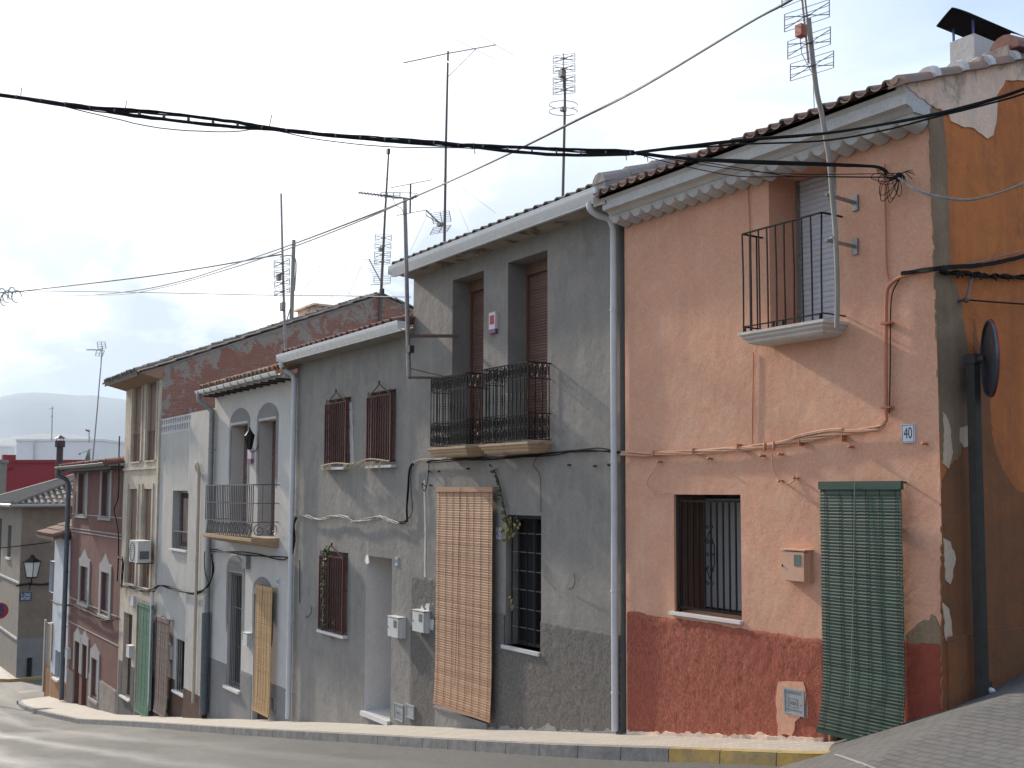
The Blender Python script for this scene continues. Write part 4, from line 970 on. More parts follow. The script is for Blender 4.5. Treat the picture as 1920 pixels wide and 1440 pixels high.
# balconies
def iron_balcony(px0, px1, ptx, pty, name_i, XA, XB, ztop, zbot, depth):
    s = MB(); stepslab(s, XA-.035, XB+.035, 8-depth-.035, zbot, .14, inset=.03); o = s.build('balcony', M['stone_slab'], h42)
    r = MB(); yf = 8-depth; H = ztop-zbot
    zb0 = zbot+.03
    for z in (ztop, zb0, zbot+H*.36, zbot+H*.80):
        rr = .012 if z == ztop else .008
        r.tube([(XA, 8, z), (XA, yf, z), (XB, yf, z), (XB, 8, z)], rr, 4)
    nfr = 12
    paths = [((XA, yf), (XB, yf), nfr), ((XA, 7.97), (XA, yf), 3), ((XB, yf), (XB, 7.97), 3)]
    for (a, b_, n_) in paths:
        for i in range(n_+1):
            if n_ == 3 and i == (3 if a == (XA, 7.97) else 0): continue
            x = a[0]+(b_[0]-a[0])*i/n_; y = a[1]+(b_[1]-a[1])*i/n_
            r.tube([(x, y, zb0), (x, y, ztop)], .0075, 4)
            zk = zbot+H*.58
            for dz in (-.035, 0, .035): r.blob((x, y, zk+dz), .013, .013, .012, 6, 4)
        L_ = math.dist(a, b_); k = max(2, int(L_/.075))
        for i in range(k):
            t = (i+.5)/k; x = a[0]+(b_[0]-a[0])*t; y = a[1]+(b_[1]-a[1])*t; ux, uy = (b_[0]-a[0])/L_, (b_[1]-a[1])/L_
            for zc_, hz_ in ((zbot+H*.90, H*.085), (zbot+H*.27, H*.075), (zbot+H*.11, H*.075)):
                r.tube([(x+ux*c*.032, y+uy*c*.032, zc_+s2*hz_) for c, s2 in [(math.cos(q*math.pi/5), math.sin(q*math.pi/5)) for q in range(11)]], .006, 4, cap=False)
                r.tube([(x+ux*c*.014, y+uy*c*.014, zc_+s2*hz_*.4) for c, s2 in [(math.cos(q*math.pi/3), math.sin(q*math.pi/3)) for q in range(7)]], .006, 3, cap=False)
    r.build('railing', M['iron'], o)
bz = wz(1034, 829); bt = wz(1037, 681)
iron_balcony(0, 0, 0, 0, 0, wl(848, 800)[0]-.02, wl(915, 800)[0], bt, bz, .36)
iron_balcony(0, 0, 0, 0, 0, wl(945, 800)[0], wl(1033, 800)[0], bt, bz, .36)
# meters, hatches, plate, panel
q = rect(789, 811, 1143, 1183); meter(h42, q[0], q[1], q[2], q[3], M['meter'], .13)
patch(h42, [(785, 1138), (796, 1132), (814, 1130), (817, 1150), (813, 1188), (800, 1192), (786, 1186)], M['pipe'], t=.016, jag=.006); patch(h42, [(794, 900), (797, 900), (799, 1000), (798, 1060), (801, 1134), (797, 1134), (795, 1060), (796, 1000)], M['white46'], t=.004, jag=.006)
q = rect(770, 785, 1320, 1345); gasdoor(h42, q[0], q[1], q[2], q[3], y=7.97, marks=False)
q = rect(931, 941, 989, 1011); plate(h42, *q, '42')
for px, py in ((807, 884), (810, 910), (825, 884), (880, 879), (925, 884), (1070, 872), (1145, 872), (1118, 874)):
    b = MB(); x, y, z = W(px, py); b.tube([(x, 7.95, z), (x, 8, z)], .014, 6); b.build('wall_stub', M['rust'], h42)
p0 = W(920, 588); p1 = W(932, 627)
pn = empty('wall_thermometer', (p0[0], 7.97, p1[2]), 'small pink and mauve panel fixed between the two upper doors of the tall grey house', 'wall panel')
xa, xb, zb_, zt_ = rect(920, 932, 588, 627)
b = MB(); b.box(xa, xb, 7.955, 8, zb_+.06, zt_); b.build('face', M['pink_panel'], pn)
b = MB(); b.box(xa-.006, xb+.006, 7.95, 8.0, zb_, zb_+.058); b.build('base', M['mauve'], pn)
b = MB(); b.box(xa+.03, xb-.03, 7.952, 7.956, zb_+.13, zb_+.26); b.build('scale', M['red_sign'], pn)
blind('light wooden slatted blind hanging over the door of the tall grey house', 820, 924, 913, 1318, M['blind_wood'], 'door blind', off=.10, hang=.02, curl=.03, pitch=.036, cords=8, head=.075)
b = MB(); rr = random.Random(3)
P_ = [W(925, 880, 7.95), W(935, 905, 7.95), W(941, 935, 7.95), W(946, 960, 7.94), W(952, 985, 7.93)]
pl = empty('climbing_plant', P_[-1], 'thin yellowing creeper trailing beside the barred window of the tall grey house', 'climbing plant')
C = curve(P_, 6); s = MB(); s.tube(C, .006, 5); s.tube([(p[0]+.02, p[1], p[2]) for p in C], .004, 4); s.build('stem', M['wood_dark'], pl)
for p in C: leaves(b, p, 4, (.035, .02, .05), .05, rr)
b.build('foliage', M['leaf'], pl)
b = MB(); leaves(b, W(953, 990, 7.93), 26, (.09, .04, .17), .075, rr); leaves(b, W(966, 985, 7.97), 16, (.12, .03, .12), .07, rr); leaves(b, W(960, 1125, 8.02), 12, (.04, .03, .12), .06, rr); b.build('foliage', M['leaf_yellow'], pl)

# ================================================================ HOUSE 44 (low weathered grey)
h44 = empty('row_house', ((X44L+X44R)/2, 8, g(-18.2)), 'low weathered grey house with red brown barred windows and a white painted doorway', 'house', 'terraced houses along the street')
Zt44 = 2.57; SL44 = .33
u1 = wrect(615, 656, 751, 0); u2 = wrect(694, 741, 730, 0)
u1 = (u1[0], u1[1], wz(615, 873), u1[3]); u2 = (u2[0], u2[1], wz(694, 866), u2[3]); zs_ = (u1[2]+u2[2])/2; u1 = (u1[0], u1[1], zs_, u1[3]); u2 = (u2[0], u2[1], zs_, u1[3])
g1 = rect(609, 655, 1032, 1180)
d44 = rect(689, 737, 1042, 1335)
ops = [(*u1, .2), (*u2, .2), (*g1, .2), (*d44, .54)]
house_body(X44L, X44R-.003, Zt44, ops, 12.2, 16.5, SL44).build('wall', M['grey44'], h44)
b = MB(); xd0, xd1, zd0, zd1 = d44; t = .004
b.quad((xd0+t, 7.999, zd0), (xd0+t, 8.53, zd0), (xd0+t, 8.53, zd1), (xd0+t, 7.999, zd1)); b.quad((xd1-t, 7.999, zd0), (xd1-t, 8.5, zd0), (xd1-t, 8.5, zd1), (xd1-t, 7.999, zd1)); b.quad((xd0, 7.999, zd1-t), (xd1, 7.999, zd1-t), (xd1, 8.5, zd1-t), (xd0, 8.5, zd1-t))
b.build('doorway_lining', M['jamb_white'], h44)
b = MB(); b.box(xd0, xd1, 8.50, 8.55, zd0, zd1); o = b.build('door', M['wood_mid'], h44); b = MB(); b.blob((xd1-.06, 8.47, -2.3), .03, .04, .03); b.build('handle', M['ink'], o)
b = MB(); b.box(xd0-.03, xd1+.02, 7.93, 8.5, zd0-.07, zd0+.004); b.build('doorstep', M['sill'], h44)
def arch_grille(parent, o_, zpk, wood=True, sill=True):
    x0, x1, z0_, z1 = o_
    w_ = window(parent, x0, x1, z0_, z1, 8.14, M['wood_mid'], fw=.045, mull=0)
    q = MB(); q.box(x0+.03, x1-.03, 8.10, 8.13, z0_+.02, z1-.03); q.build('shutter_leaf', M['wood_dark'], w_)
    b = MB(); gy = 7.915; a, c = x0+.03, x1-.02; zt_ = z1-.09
    for x in (a, c): b.bar((x, gy, z0_+.01), (x, gy, zt_), .03)
    b.bar((a, gy, zt_), (c, gy, zt_), .018); b.bar((a, gy, z0_+.02), (c, gy, z0_+.02), .018)
    n = 10
    for i in range(1, n):
        x = a+(c-a)*i/n; b.tube([(x+.004*math.cos(k*1.9), gy+.004*math.sin(k*1.9), z0_+.02+(zt_-z0_-.02)*k/22) for k in range(23)], .013, 5)
    # returns to the wall
    for z in (z0_+.15, (z0_+zt_)/2+.1, zt_-.15):
        for x in (a, c): b.bar((x, gy, z), (x, 8.0, z), .014)
    for i in range(2):
        y = gy+.03+.025*i; b.bar((c, y, z0_+.01), (c, y, zt_), .010); b.bar((a, y, z0_+.01), (a, y, zt_), .010)
    b.bar((c, gy, zt_), (c+.0, 8, zt_), .014); b.bar((c, gy, z0_+.02), (c, 8, z0_+.02), .014)
    # pediment with scrolls
    xm = (a+c)/2; b.bar((a+.03, gy, zt_), (xm, gy, zt_+.20), .016); b.bar((c-.03, gy, zt_), (xm, gy, zt_+.20), .016)
    for sg in (-1, 1):
        b.tube([(xm+sg*(q_-xm), gy, z) for q_, z in spiral(xm+.05, zt_+.055, .045, 1.4, 180, 14)], .007, 4)
        b.tube([(xm+sg*(q_-xm), gy, z) for q_, z in spiral(xm+(c-a)/2-.05, zt_+.06, .05, 1.3, 250, 12)], .007, 4)
    b.blob((xm, gy, zt_+.23), .025, .02, .04, 6, 4)
    b.build('grille', M['iron_rust'], w_)
    if sill:
        q = MB(); q.box(x0-.04, x1+.03, 7.90, 8.14, z0_-.055, z0_-.002); q.build('sill', M['sill'], w_)
    return w_
arch_grille(h44, u1, 0, sill=False); arch_grille(h44, u2, 0, sill=False); arch_grille(h44, g1, 0)
b = MB(); b.box(u1[0]-.06, u1[1]-.02, 7.89, 8.1, zs_-.1, zs_-.055); b.box(u2[0]-.02, u2[1]+.04, 7.90, 8.1, zs_-.1, zs_-.055); b.build('sill', M['sill'], h44)
fr = empty('dried_palm_frond', W(675, 880), 'dry straw coloured palm frond lying along the sills of the low grey house', 'palm frond'); rr = random.Random(5)
b = MB(); a_ = Vector((u1[0]-.05, 7.87, zs_-.02)); c = Vector((u2[1]+.03, 7.87, zs_-.0)); C = curve([a_, a_.lerp(c, .25)+Vector((0, -.03, .03)), a_.lerp(c, .5)+Vector((0, -.03, -.0)), a_.lerp(c, .75)+Vector((0, -.02, .06)), c], 6); b.tube(C, .012, 5); b.build('stalk', M['straw'], fr)
b = MB()
for i in range(95):
    t = rr.choice([rr.uniform(.05, .2), rr.uniform(.4, .6), rr.uniform(.62, .95)]); p = a_.lerp(c, t)+Vector((0, rr.uniform(-.05, .02), .01)); l = rr.uniform(.06, .25); dx = rr.uniform(-.1, .12)
    q_ = p+Vector((dx*.6, rr.uniform(-.08, 0), -l*.5)); e = p+Vector((dx, rr.uniform(-.06, .03), -l)); b.tube([p, q_, e], .007, 3, r2=.001)
b.build('leaflets', M['straw'], fr)
pl = empty('climbing_plant', W(612, 1170), 'small green creeper growing up the left side of the lower red brown grille', 'climbing plant')
C = curve([W(608, 1175, 7.86), W(607, 1120, 7.86), W(609, 1060, 7.85), W(613, 1028, 7.84)], 8); b = MB(); b.tube(C, .006, 4); b.build('stem', M['wood_dark'], pl)
b = MB()
for i, p in enumerate(C): leaves(b, p, 7 if i > 8 else 4, (.04, .03, .06), .06, rr)
leaves(b, W(614, 1030, 7.84), 24, (.08, .03, .07), .06, rr); leaves(b, W(625, 1165, 7.9), 12, (.1, .03, .05), .05, rr)
b.build('foliage', M['leaf'], pl)
# roof and gutter
b = MB(); b.box(X44L+.03, X44R-.005, 7.70, 8.0, Zt44-.015, Zt44+.06); b.build('soffit', M['grey44'], h44)
tiles(X44L+.05, X44R-.01, 7.66, Zt44+.14, SL44, 12.2, 16.5, pitch=.235, rad=.09, jit=.014).build('roof', M['tile_red'], h44)
gutter(X44L-.08, wl(747, 620, 7.6)[0], 7.575, Zt44+.15, M['gutter'], h44, .15, .15)
px_ = -20.66
downpipe(curve([(px_-.06, 7.65, Zt44+.02), (px_-.06, 7.66, Zt44-.08), (px_-.04, 7.74, Zt44-.17), (px_-.01, 7.86, Zt44-.24), (px_, 7.9, Zt44-.38)], 5)+[Vector((px_, 7.9, 1)), Vector((px_, 7.9, g(px_)+.06))], .052, M['pipe'], h44, (1.2, -.8, -2.6, -4))
q = rect(744, 764, 1155, 1193); meter(h44, q[0], q[1], q[2], q[3], M['meter'], .14)
q = rect(743, 749, 1044, 1061); plate(h44, *q, '44')
q = rect(745, 762, 1318, 1350); gasdoor(h44, q[0], q[1], q[2], q[3], y=7.998)
patch(h44, [(655, 752), (660, 754), (664, 870), (657, 872)], M['white46'], t=.004)
patch(h44, [(686, 1042), (690, 1040), (692, 1054), (689, 1058), (685, 1054)], M['far_white'], t=.004)

# ================================================================ HOUSE 46 (pale stippled)
h46 = empty('row_house', ((X46L+X46R)/2, 8, g(-23.5)), 'pale grey stippled house with arched window surrounds and one long balcony', 'house', 'terraced houses along the street')
Zt46 = 2.30; SL46 = .34
e1 = wrect(432, 463, 798, .0); e2 = wrect(484, 516, 787, .0); zbal = wz(525, 1009)
e1 = (e1[0], e1[1], zbal, e1[3]); e2 = (e2[0], e2[1], zbal, e1[3])
f1 = rect(433, 459, 1071, 1288); f2 = rect(482, 512, 1112, 1335)
ops = [(*e1, .33), (*e2, .33), (*f1, .25), (f2[0], f2[1], g(f2[0])-.6, f2[3], .2)]
house_body(X46L, X46R-.003, Zt46, ops, 12.2, 16.5, SL46).build('wall', M['white46'], h46)
zp = wz(395, 1233)
plinth(h46, X46L+.01, f2[0]-.02, zp, -5.8, M['trim46'], amp=.003, t=.008, step=.06, edge=.01, cut=[(f1[0]-.01, f1[1]+.01, f1[2]-.03, 9)]); plinth(h46, f2[1]+.02, X46R-.01, zp, -5.8, M['trim46'], amp=.003, t=.008, step=.06, edge=.01)
def arched(parent, o_, h=.42, drop=1.1, wd=.14, mat=None, y=7.992, pointed=True, full=False, name='window_surround'):
    x0, x1, z0_, z1 = o_; xm = (x0+x1)/2; b = MB(); a, c = x0-wd, x1+wd
    top = [(a, z1-.02)]+[(a+(c-a)*k/10, z1+.10+h*.68*math.sin(math.pi*k/10)**.62) for k in range(11)]+[(c, z1-.02)]
    b.prism(top+[(x1+.0, z1-.02), (x1, z1+.004), (x0, z1+.004), (x0, z1-.02)] if False else top, y, 8.004)
    zz = z0_ if full else z1-drop
    for (p_, q_) in ((a, x0), (x1, c)):
        if full: b.box(p_, q_, y, 8.004, zz, z1-.02)
        else: b.prism([(p_, z1-.02), (q_, z1-.02), (q_, zz+.1), ((p_+q_)/2, zz-.12), (p_, zz+.25)], y, 8.004)
    return b.build(name, mat, parent)
for o_ in (e1, e2):
    arched(h46, o_, .40, 1.35, .13, M['trim46'])
    b = MB(); b.box(o_[0], o_[1], 7.985, 8.02, o_[3], o_[3]+.05); b.build('lintel_trim', M['white46'], h46)
    ribbed(o_[0], o_[1], o_[2], o_[3]-.02, 8.30, .045, .010).build('roller_shutter', M['shutter_brown'], h46)
arched(h46, f1, .42, 1.3, .14, M['trim46']); arched(h46, f2, .40, .9, .12, M['trim46'])
wf = window(h46, *f1, 8.18, M['wood_dark'], fw=.05, mull=2)
b = MB()
for i in range(8): x = f1[0]+.12+(f1[1]-f1[0]-.16)*i/7; b.tube([(x, 8.04, f1[2]), (x, 8.04, f1[3]-.02)], .012, 4)
for z in (f1[2]+.12, (f1[2]+f1[3])/2+.5, f1[3]-.06): b.bar((f1[0]+.1, 8.04, z), (f1[1], 8.04, z), .016)
b.build('grille', M['iron_grey'], wf)
b = MB(); b.box(f1[0]-.04, f1[1]+.03, 7.93, 8.2, f1[2]-.06, f1[2]-.002); b.build('sill', M['sill'], wf)
b = MB(); b.box(f2[0], f2[1], 8.12, 8.18, g(f2[0])-.3, f2[3]); b.build('door', M['wood_dark'], h46)
# balcony
XA, XB = wl(387, 900, 7.45)[0], wl(524, 900)[0]; dp = .55; zt_ = wz(526, 909); yf = 8-dp
s = MB(); s.add([(XA-.1, 8.02, zbal), (XA-.1, yf-.04, zbal), (XB+.05, yf-.04, zbal), (XB+.05, 8.02, zbal), (XA-.1, 8.02, zbal-.06), (XA-.1, yf-.04, zbal-.06), (XB+.05, yf-.04, zbal-.06), (XB+.05, 8.02, zbal-.06), (XA+.1, 8.02, zbal-.22), (XA+.1, yf+.22, zbal-.15), (XB-.0, yf+.22, zbal-.15), (XB-.0, 8.02, zbal-.22)],
     [(0, 3, 2, 1), (0, 1, 5, 4), (1, 2, 6, 5), (2, 3, 7, 6), (4, 5, 9, 8), (5, 6, 10, 9), (6, 7, 11, 10), (8, 9, 10, 11)])
o = s.build('balcony', M['slab_orange'], h46)
r = MB(); zl = zbal+.33
for z, rr_ in ((zt_, .016), (zl, .012), (zl+(zt_-zl)*.5, .011)): r.tube([(XA, 8, z), (XA, yf, z), (XB, yf, z), (XB, 8, z)], rr_, 4)
n = 27
for i in range(n+1):
    x = XA+(XB-XA)*i/n; r.tube([(x, yf, zl), (x, yf, zt_)], .012, 4)
    for zz in (zl+(zt_-zl)*.5,): r.blob((x, yf, zz), .02, .014, .03, 6, 4)
for y in (yf+.2, yf+.4): r.tube([(XB, y, zl), (XB, y, zt_)], .009, 4); r.tube([(XA, y, zl), (XA, y, zt_)], .009, 4)
for i in range(11):
    xc = XA+.08+(XB-XA-.16)*(i+.5)/11; hw = (XB-XA)/22
    r.tube([(xc-hw, yf, zbal+.02), (xc, yf, zl-.01), (xc+hw, yf, zbal+.02)], .012, 4)
    r.tube([(a, yf, b_) for a, b_ in ring(xc, zbal+.13, .05, .11)], .012, 4); r.tube([(a, yf, b_) for a, b_ in ring(xc+hw, zbal+.21, .04, .10)], .012, 4)
for k, yc in enumerate((yf+.14, yf+.40)):
    r.tube([(XB, a, b_) for a, b_ in spiral(yc, zbal+.16, .13, 1.7, 90, 20, 1 if k == 0 else -1)], .010, 4)
r.build('railing', M['iron_grey'], o)
b = MB(); b.box(X46L+.0, X46R-.01, 7.72, 8.0, Zt46-.01, Zt46+.07); b.build('soffit', M['cornice'], h46)
for i in range(12): b = MB(); x = X46L+.2+(X46R-X46L-.5)*i/11; b.box(x, x+.05, 7.64, 8, Zt46-.05, Zt46-.012); b.build('rafter_end', M['wood_dark'], h46)
tiles(X46L-.05, X46R+.04, 7.64, Zt46+.13, SL46, 12.2, 16.5, pitch=.25, rad=.10, jit=.03, slab=.06).build('roof', M['tile_orange'], h46)
go = gutter(X46L-.12, X46R-.05, 7.54, Zt46+.10, M['gutter'], h46, .15, .1, kind='round')
b = MB()
for i in range(11):
    x = X46L+.1+(X46R-X46L-.5)*i/10; b.tube([(x, 7.535, Zt46+.11)]+[(x, a, z) for a, z in arc(7.615, Zt46+.10, .081, 180, 340, 8)]+[(x, 7.74, Zt46+.02)], .008, 4)
b.build('brackets', M['pipe_dark'], go)
px_ = X46L+.14
downpipe(curve([(px_-.14, 7.61, Zt46+.03), (px_-.14, 7.62, Zt46-.14), (px_-.06, 7.76, Zt46-.24), (px_, 7.88, Zt46-.36)], 5)+[Vector((px_, 7.88, 0)), Vector((px_, 7.88, -2.9))], .06, M['galv'], h46, (1, -1))
downpipe([(px_-.03, 7.87, -2.9), (px_-.03, 7.87, g(px_)+.1)], .095, M['pipe_dark'], h46)
b = MB(); q = rect(465, 473, 1042, 1066); b.box(q[0], q[1], 7.9, 8.0, q[2], q[3]); b.build('junction_box', M['galv'], h46)
q = rect(471, 480, 1187, 1212); meter(h46, q[0], q[1], q[2], q[3], M['meter'], .12, glass=False)
q = rect(523, 529, 1083, 1099); plate(h46, *q, '46')
q = rect(520, 526, 1310, 1334); gasdoor(h46, q[0], q[1], q[2], q[3], y=7.985, marks=False)
# lantern and pink panel between the doors
lc = W(468, 824, 7.80); ln_ = empty('wall_lantern', (lc[0], 8, lc[2]-.3), 'black wall lantern between the two arched upper doors of the pale grey house', 'lantern')
b = MB(); x, y, z = lc
def frustum(mb, c, r0, r1, z0_, z1, n=6): mb.add([(c[0]+r0*math.cos(2*math.pi*k/n), c[1]+r0*math.sin(2*math.pi*k/n), z0_) for k in range(n)]+[(c[0]+r1*math.cos(2*math.pi*k/n), c[1]+r1*math.sin(2*math.pi*k/n), z1) for k in range(n)], [tuple(range(n-1, -1, -1)), tuple(range(n, 2*n))]+[(k, (k+1) % n, (k+1) % n+n, k+n) for k in range(n)])
frustum(b, (x, y), .12, .045, z+.08, z+.18); frustum(b, (x, y), .045, .02, z+.18, z+.23); b.blob((x, y, z+.24), .02, .02, .03)
frustum(b, (x, y), .04, .06, z-.22, z-.19)
for k in range(6):
    a = 2*math.pi*k/6; b.tube([(x+.055*math.cos(a), y+.055*math.sin(a), z-.19), (x+.10*math.cos(a), y+.10*math.sin(a), z+.08)], .009, 4)
b.tube(curve([(x, y, z-.2), (x, y+.05, z-.27), (x, 7.94, z-.24), (x, 8, z-.12)], 5), .011, 5); b.build('frame', M['iron'], ln_)
b = MB(); frustum(b, (x, y), .05, .092, z-.188, z+.078); b.build('lantern_glass', M['glass'], ln_)
q = rect(468, 475, 841, 869); pn = empty('wall_thermometer', (q[0], 8, q[2]), 'pale pink panel hanging below the black lantern on the pale grey house', 'wall panel')
b = MB(); b.box(q[0], q[1], 7.94, 8, q[2]+.1, q[3]); b.build('face', M['pink_panel'], pn); b = MB(); b.box(q[0], q[1], 7.935, 8, q[2], q[2]+.098); b.build('base', M['mauve'], pn)
blind('tan cane blind in a door opening of the pale grey house, half in shadow', 481, 511, 1096, 1336, M['blind_tan'], 'door blind', off=.12, hang=.03, curl=.03, pitch=.05, cords=6, head=.09)
# ================================================================ HOUSE 48 (cream front, brick gable) and its lower white part
h48 = empty('row_house', ((X48L+X48M)/2, 8, g(-33)), 'tall narrow house with peeling cream front, four long windows and a bare brick gable', 'house', 'terraced houses along the street')
Zt48 = 3.52; SL48 = .30
def w2(xl, xr, yt, yb): return rect(xl, xr, yt, yb)
t1 = w2(246, 262, 722, 866); t2 = w2(273, 290, 716, 864); t1 = (t1[0], t1[1], (t1[2]+t2[2])/2, t2[3]); t2 = (t2[0], t2[1], t1[2], t2[3])
m1 = w2(243, 259, 917, 1094); m2 = w2(270, 286, 915, 1098); m2 = (m2[0], m2[1], m1[2], m1[3])
lo1 = w2(240, 256, 1150, 1310); lo2 = w2(264, 286, 1135, 1343)
ops = [(*t1, .13), (*t2, .13), (*m1, .13), (*m2, .13), (*lo1, .25), (lo2[0], lo2[1], g(lo2[0])-.6, lo2[3], .2)]
YR48 = xp(713, 553, X48M)[0]; ZR48 = xp(713, 553, X48M)[1]; SL48 = (ZR48-Zt48-.05)/(YR48-8)
M['brick'] = brickmat(Zt48, SL48); b = MB(); wallfront(b, X48L, X48M, g(X48L)-.8, Zt48, ops); YB = YR48+9; ZB = ZR48-.30*9
b.add([(X48L, 8, g(X48L)-.8), (X48L, YB, g(X48L)-.8), (X48L, YB, ZB), (X48L, YR48, ZR48), (X48L, 8, Zt48)], [(0, 1, 2, 3, 4)]); b.quad((X48L, YB, -8), (X48M, YB, -8), (X48M, YB, ZB), (X48L, YB, ZB))
b.build('wall', M['cream48'], h48)
b = MB(); x = X48M; b.add([(x, 8, -6.9), (x, YB, -6.9), (x, YB, ZB), (x, YR48, ZR48), (x, 8, Zt48), (x-.3, 8.01, -6.9), (x-.3, YB, -6.9), (x-.3, YB, ZB), (x-.3, YR48, ZR48-.02), (x-.3, 8.01, Zt48-.02)], [(0, 1, 2, 3, 4), (9, 8, 7, 6, 5), (0, 4, 9, 5)])
b.build('brick_gable', M['brick'], h48)
# mortar coping under the gable tiles with drips
b = MB(); n = 200
def coping(ya, za, yb, zb):
    P = []; Q = []
    for i in range(n+1):
        t = i/n; y = ya+(yb-ya)*t; z = za+(zb-za)*t
        d = .07+.05*noise.noise(Vector((y*1.3, 3, 1)))+.06*noise.noise(Vector((y*5, 5, 2)))+.05*noise.noise(Vector((y*17, 5, 2)))+(.22*max(0, math.cos(y*3.1))**40)
        P.append((y, z)); Q.append((y, z-max(.05, d)))
    m_ = n+1
    b.add([(X48M+.022, y, z) for y, z in P]+[(X48M+.022, y, z) for y, z in Q]+[(X48M-.02, y, z) for y, z in Q], [(i, i+1, i+1+m_, i+m_) for i in range(n)]+[(i+m_, i+1+m_, i+1+2*m_, i+2*m_) for i in range(n)])
coping(8.02, Zt48, YR48, ZR48); coping(YR48, ZR48, YB, ZB)

b.build('mortar_coping', M['mortar'], h48)
v = MB()
for (ya, za, yb, zb) in ((7.36, Zt48-.64*SL48+.02, YR48, ZR48+.02), (YR48, ZR48+.03, YB, ZB+.03)):
    L_ = math.hypot(yb-ya, zb-za); k = int(L_/.5)
    for i in range(k):
        t0, t1_ = i/k, (i+1.04)/k; j = R_.uniform(-.01, .015)
        A = (ya+(yb-ya)*t0, za+(zb-za)*t0+j+.03); B_ = (ya+(yb-ya)*t1_, za+(zb-za)*t1_+j)
        v.add([(X48M-.35, A[0], A[1]), (X48M+.09, A[0], A[1]), (X48M+.09, B_[0], B_[1]), (X48M-.35, B_[0], B_[1]), (X48M-.35, A[0], A[1]+.06), (X48M+.09, A[0], A[1]+.035), (X48M+.09, B_[0], B_[1]+.035), (X48M-.35, B_[0], B_[1]+.06)], [(0, 3, 2, 1), (4, 5, 6, 7), (0, 1, 5, 4), (1, 2, 6, 5), (2, 3, 7, 6), (3, 0, 4, 7)])
v.build('gable_tiles', M['tile_grey'], h48)
tiles(X48L-.15, X48M-.3, 7.36, Zt48-.64*SL48+.07, SL48, YR48, YB, pitch=.28, rad=.11, jit=.03, slab=.10).build('roof', M['tile_grey'], h48)
b = MB(); b.add([(X48L-.1, 7.44, Zt48-.62*SL48), (X48M+.04, 7.44, Zt48-.62*SL48), (X48M+.04, 8.02, Zt48-.40), (X48L-.1, 8.02, Zt48-.40), (X48L-.1, 7.44, Zt48-.62*SL48+.05), (X48M+.04, 7.44, Zt48-.62*SL48+.05), (X48M+.04, 8.02, Zt48-.0), (X48L-.1, 8.02, Zt48-.0)], [(0, 3, 2, 1), (0, 1, 5, 4), (1, 2, 6, 5), (3, 0, 4, 7)]); b.build('soffit', M['tile_orange'], h48)
for o_ in (t1, t2, m1, m2):
    b = MB(); b.box(o_[0], o_[1], 8.08, 8.12, o_[2], o_[3]); wf = b.build('window', M['wood_mid'], h48)
    q = MB(); q.box(o_[0]-.06, o_[1]+.06, 7.96, 8.08, o_[2]-.05, o_[2]-.002); q.build('sill', M['cream48'], wf)
    q = MB(); zz = o_[2]+(o_[3]-o_[2])*.36; q.tube([(o_[0], 8.03, zz), (o_[1], 8.03, zz)], .014, 4)
    for i in range(4): x = o_[0]+(o_[1]-o_[0])*(i+.5)/4; q.tube([(x, 8.03, o_[2]), (x, 8.03, zz)], .008, 4)
    q.build('guard_rail', M['rust'], wf)
b = MB()
for o_ in (t1, t2, m1, m2):
    b.box(o_[0]-.20, o_[0]-.06, 7.965, 8.0, o_[2], o_[3]+.16); b.box(o_[1]+.06, o_[1]+.20, 7.965, 8.0, o_[2], o_[3]+.16)
zb48 = wz(228, 883); b.box(X48L-.0, X48M-.0, 7.955, 8.0, zb48, zb48+.07); b.box(X48L, X48M, 7.97, 8, Zt48-.35, Zt48-.28)
b.box(X48M-.16, X48M+.02, 7.95, 8.0, -2.6, Zt48-.25)
b.build('pilasters', M['cream48'], h48)
plinth(h48, X48L+.01, lo2[0]-.02, wz(225, 1237), -7, M['dark_plinth'], amp=.003, t=.01, step=.08, edge=.02, cut=[(lo1[0]-.01, lo1[1]+.01, lo1[2]-.02, 9)]); plinth(h48, lo2[1]+.02, X48M-.01, wz(225, 1237), -7, M['dark_plinth'], amp=.003, t=.01, step=.08, edge=.02)
b = MB(); b.box(lo1[0], lo1[1], 8.16, 8.22, lo1[2], lo1[3]); wf = b.build('window', M['wood_dark'], h48); q = MB(); q.box(lo1[0]-.05, lo1[1]+.05, 7.93, 8.16, lo1[2]-.05, lo1[2]-.002); q.build('sill', M['sill'], wf)
b = MB(); b.box(lo2[0], lo2[1], 8.12, 8.18, g(lo2[0])-.3, lo2[3]); b.build('door', M['wood_dark'], h48)
downpipe([(X48M-.0, 7.9, wz(296, 1110)), (X48M-.0, 7.9, g(X48M)+.15)], .05, M['pipe'], h48)
q = rect(255, 261, 1213, 1236); meter(h48, q[0], q[1], q[2], q[3], M['meter'], .14, glass=False)
q = rect(256, 261, 1118, 1137); b = MB(); b.box(q[0], q[1], 7.93, 8, q[2], q[3]); b.build('junction_box', M['meter'], h48)
b = MB(); p = at(592, 588, 38); b.box(p.x-.7, p.x+.9, p.y-.4, p.y+.4, p.z-1.2, p.z+.12); b.box(p.x-.8, p.x+1., p.y-.5, p.y+.5, p.z+.12, p.z+.19); b.build('chimney_stack', M['pinkish_mortar'], h48)

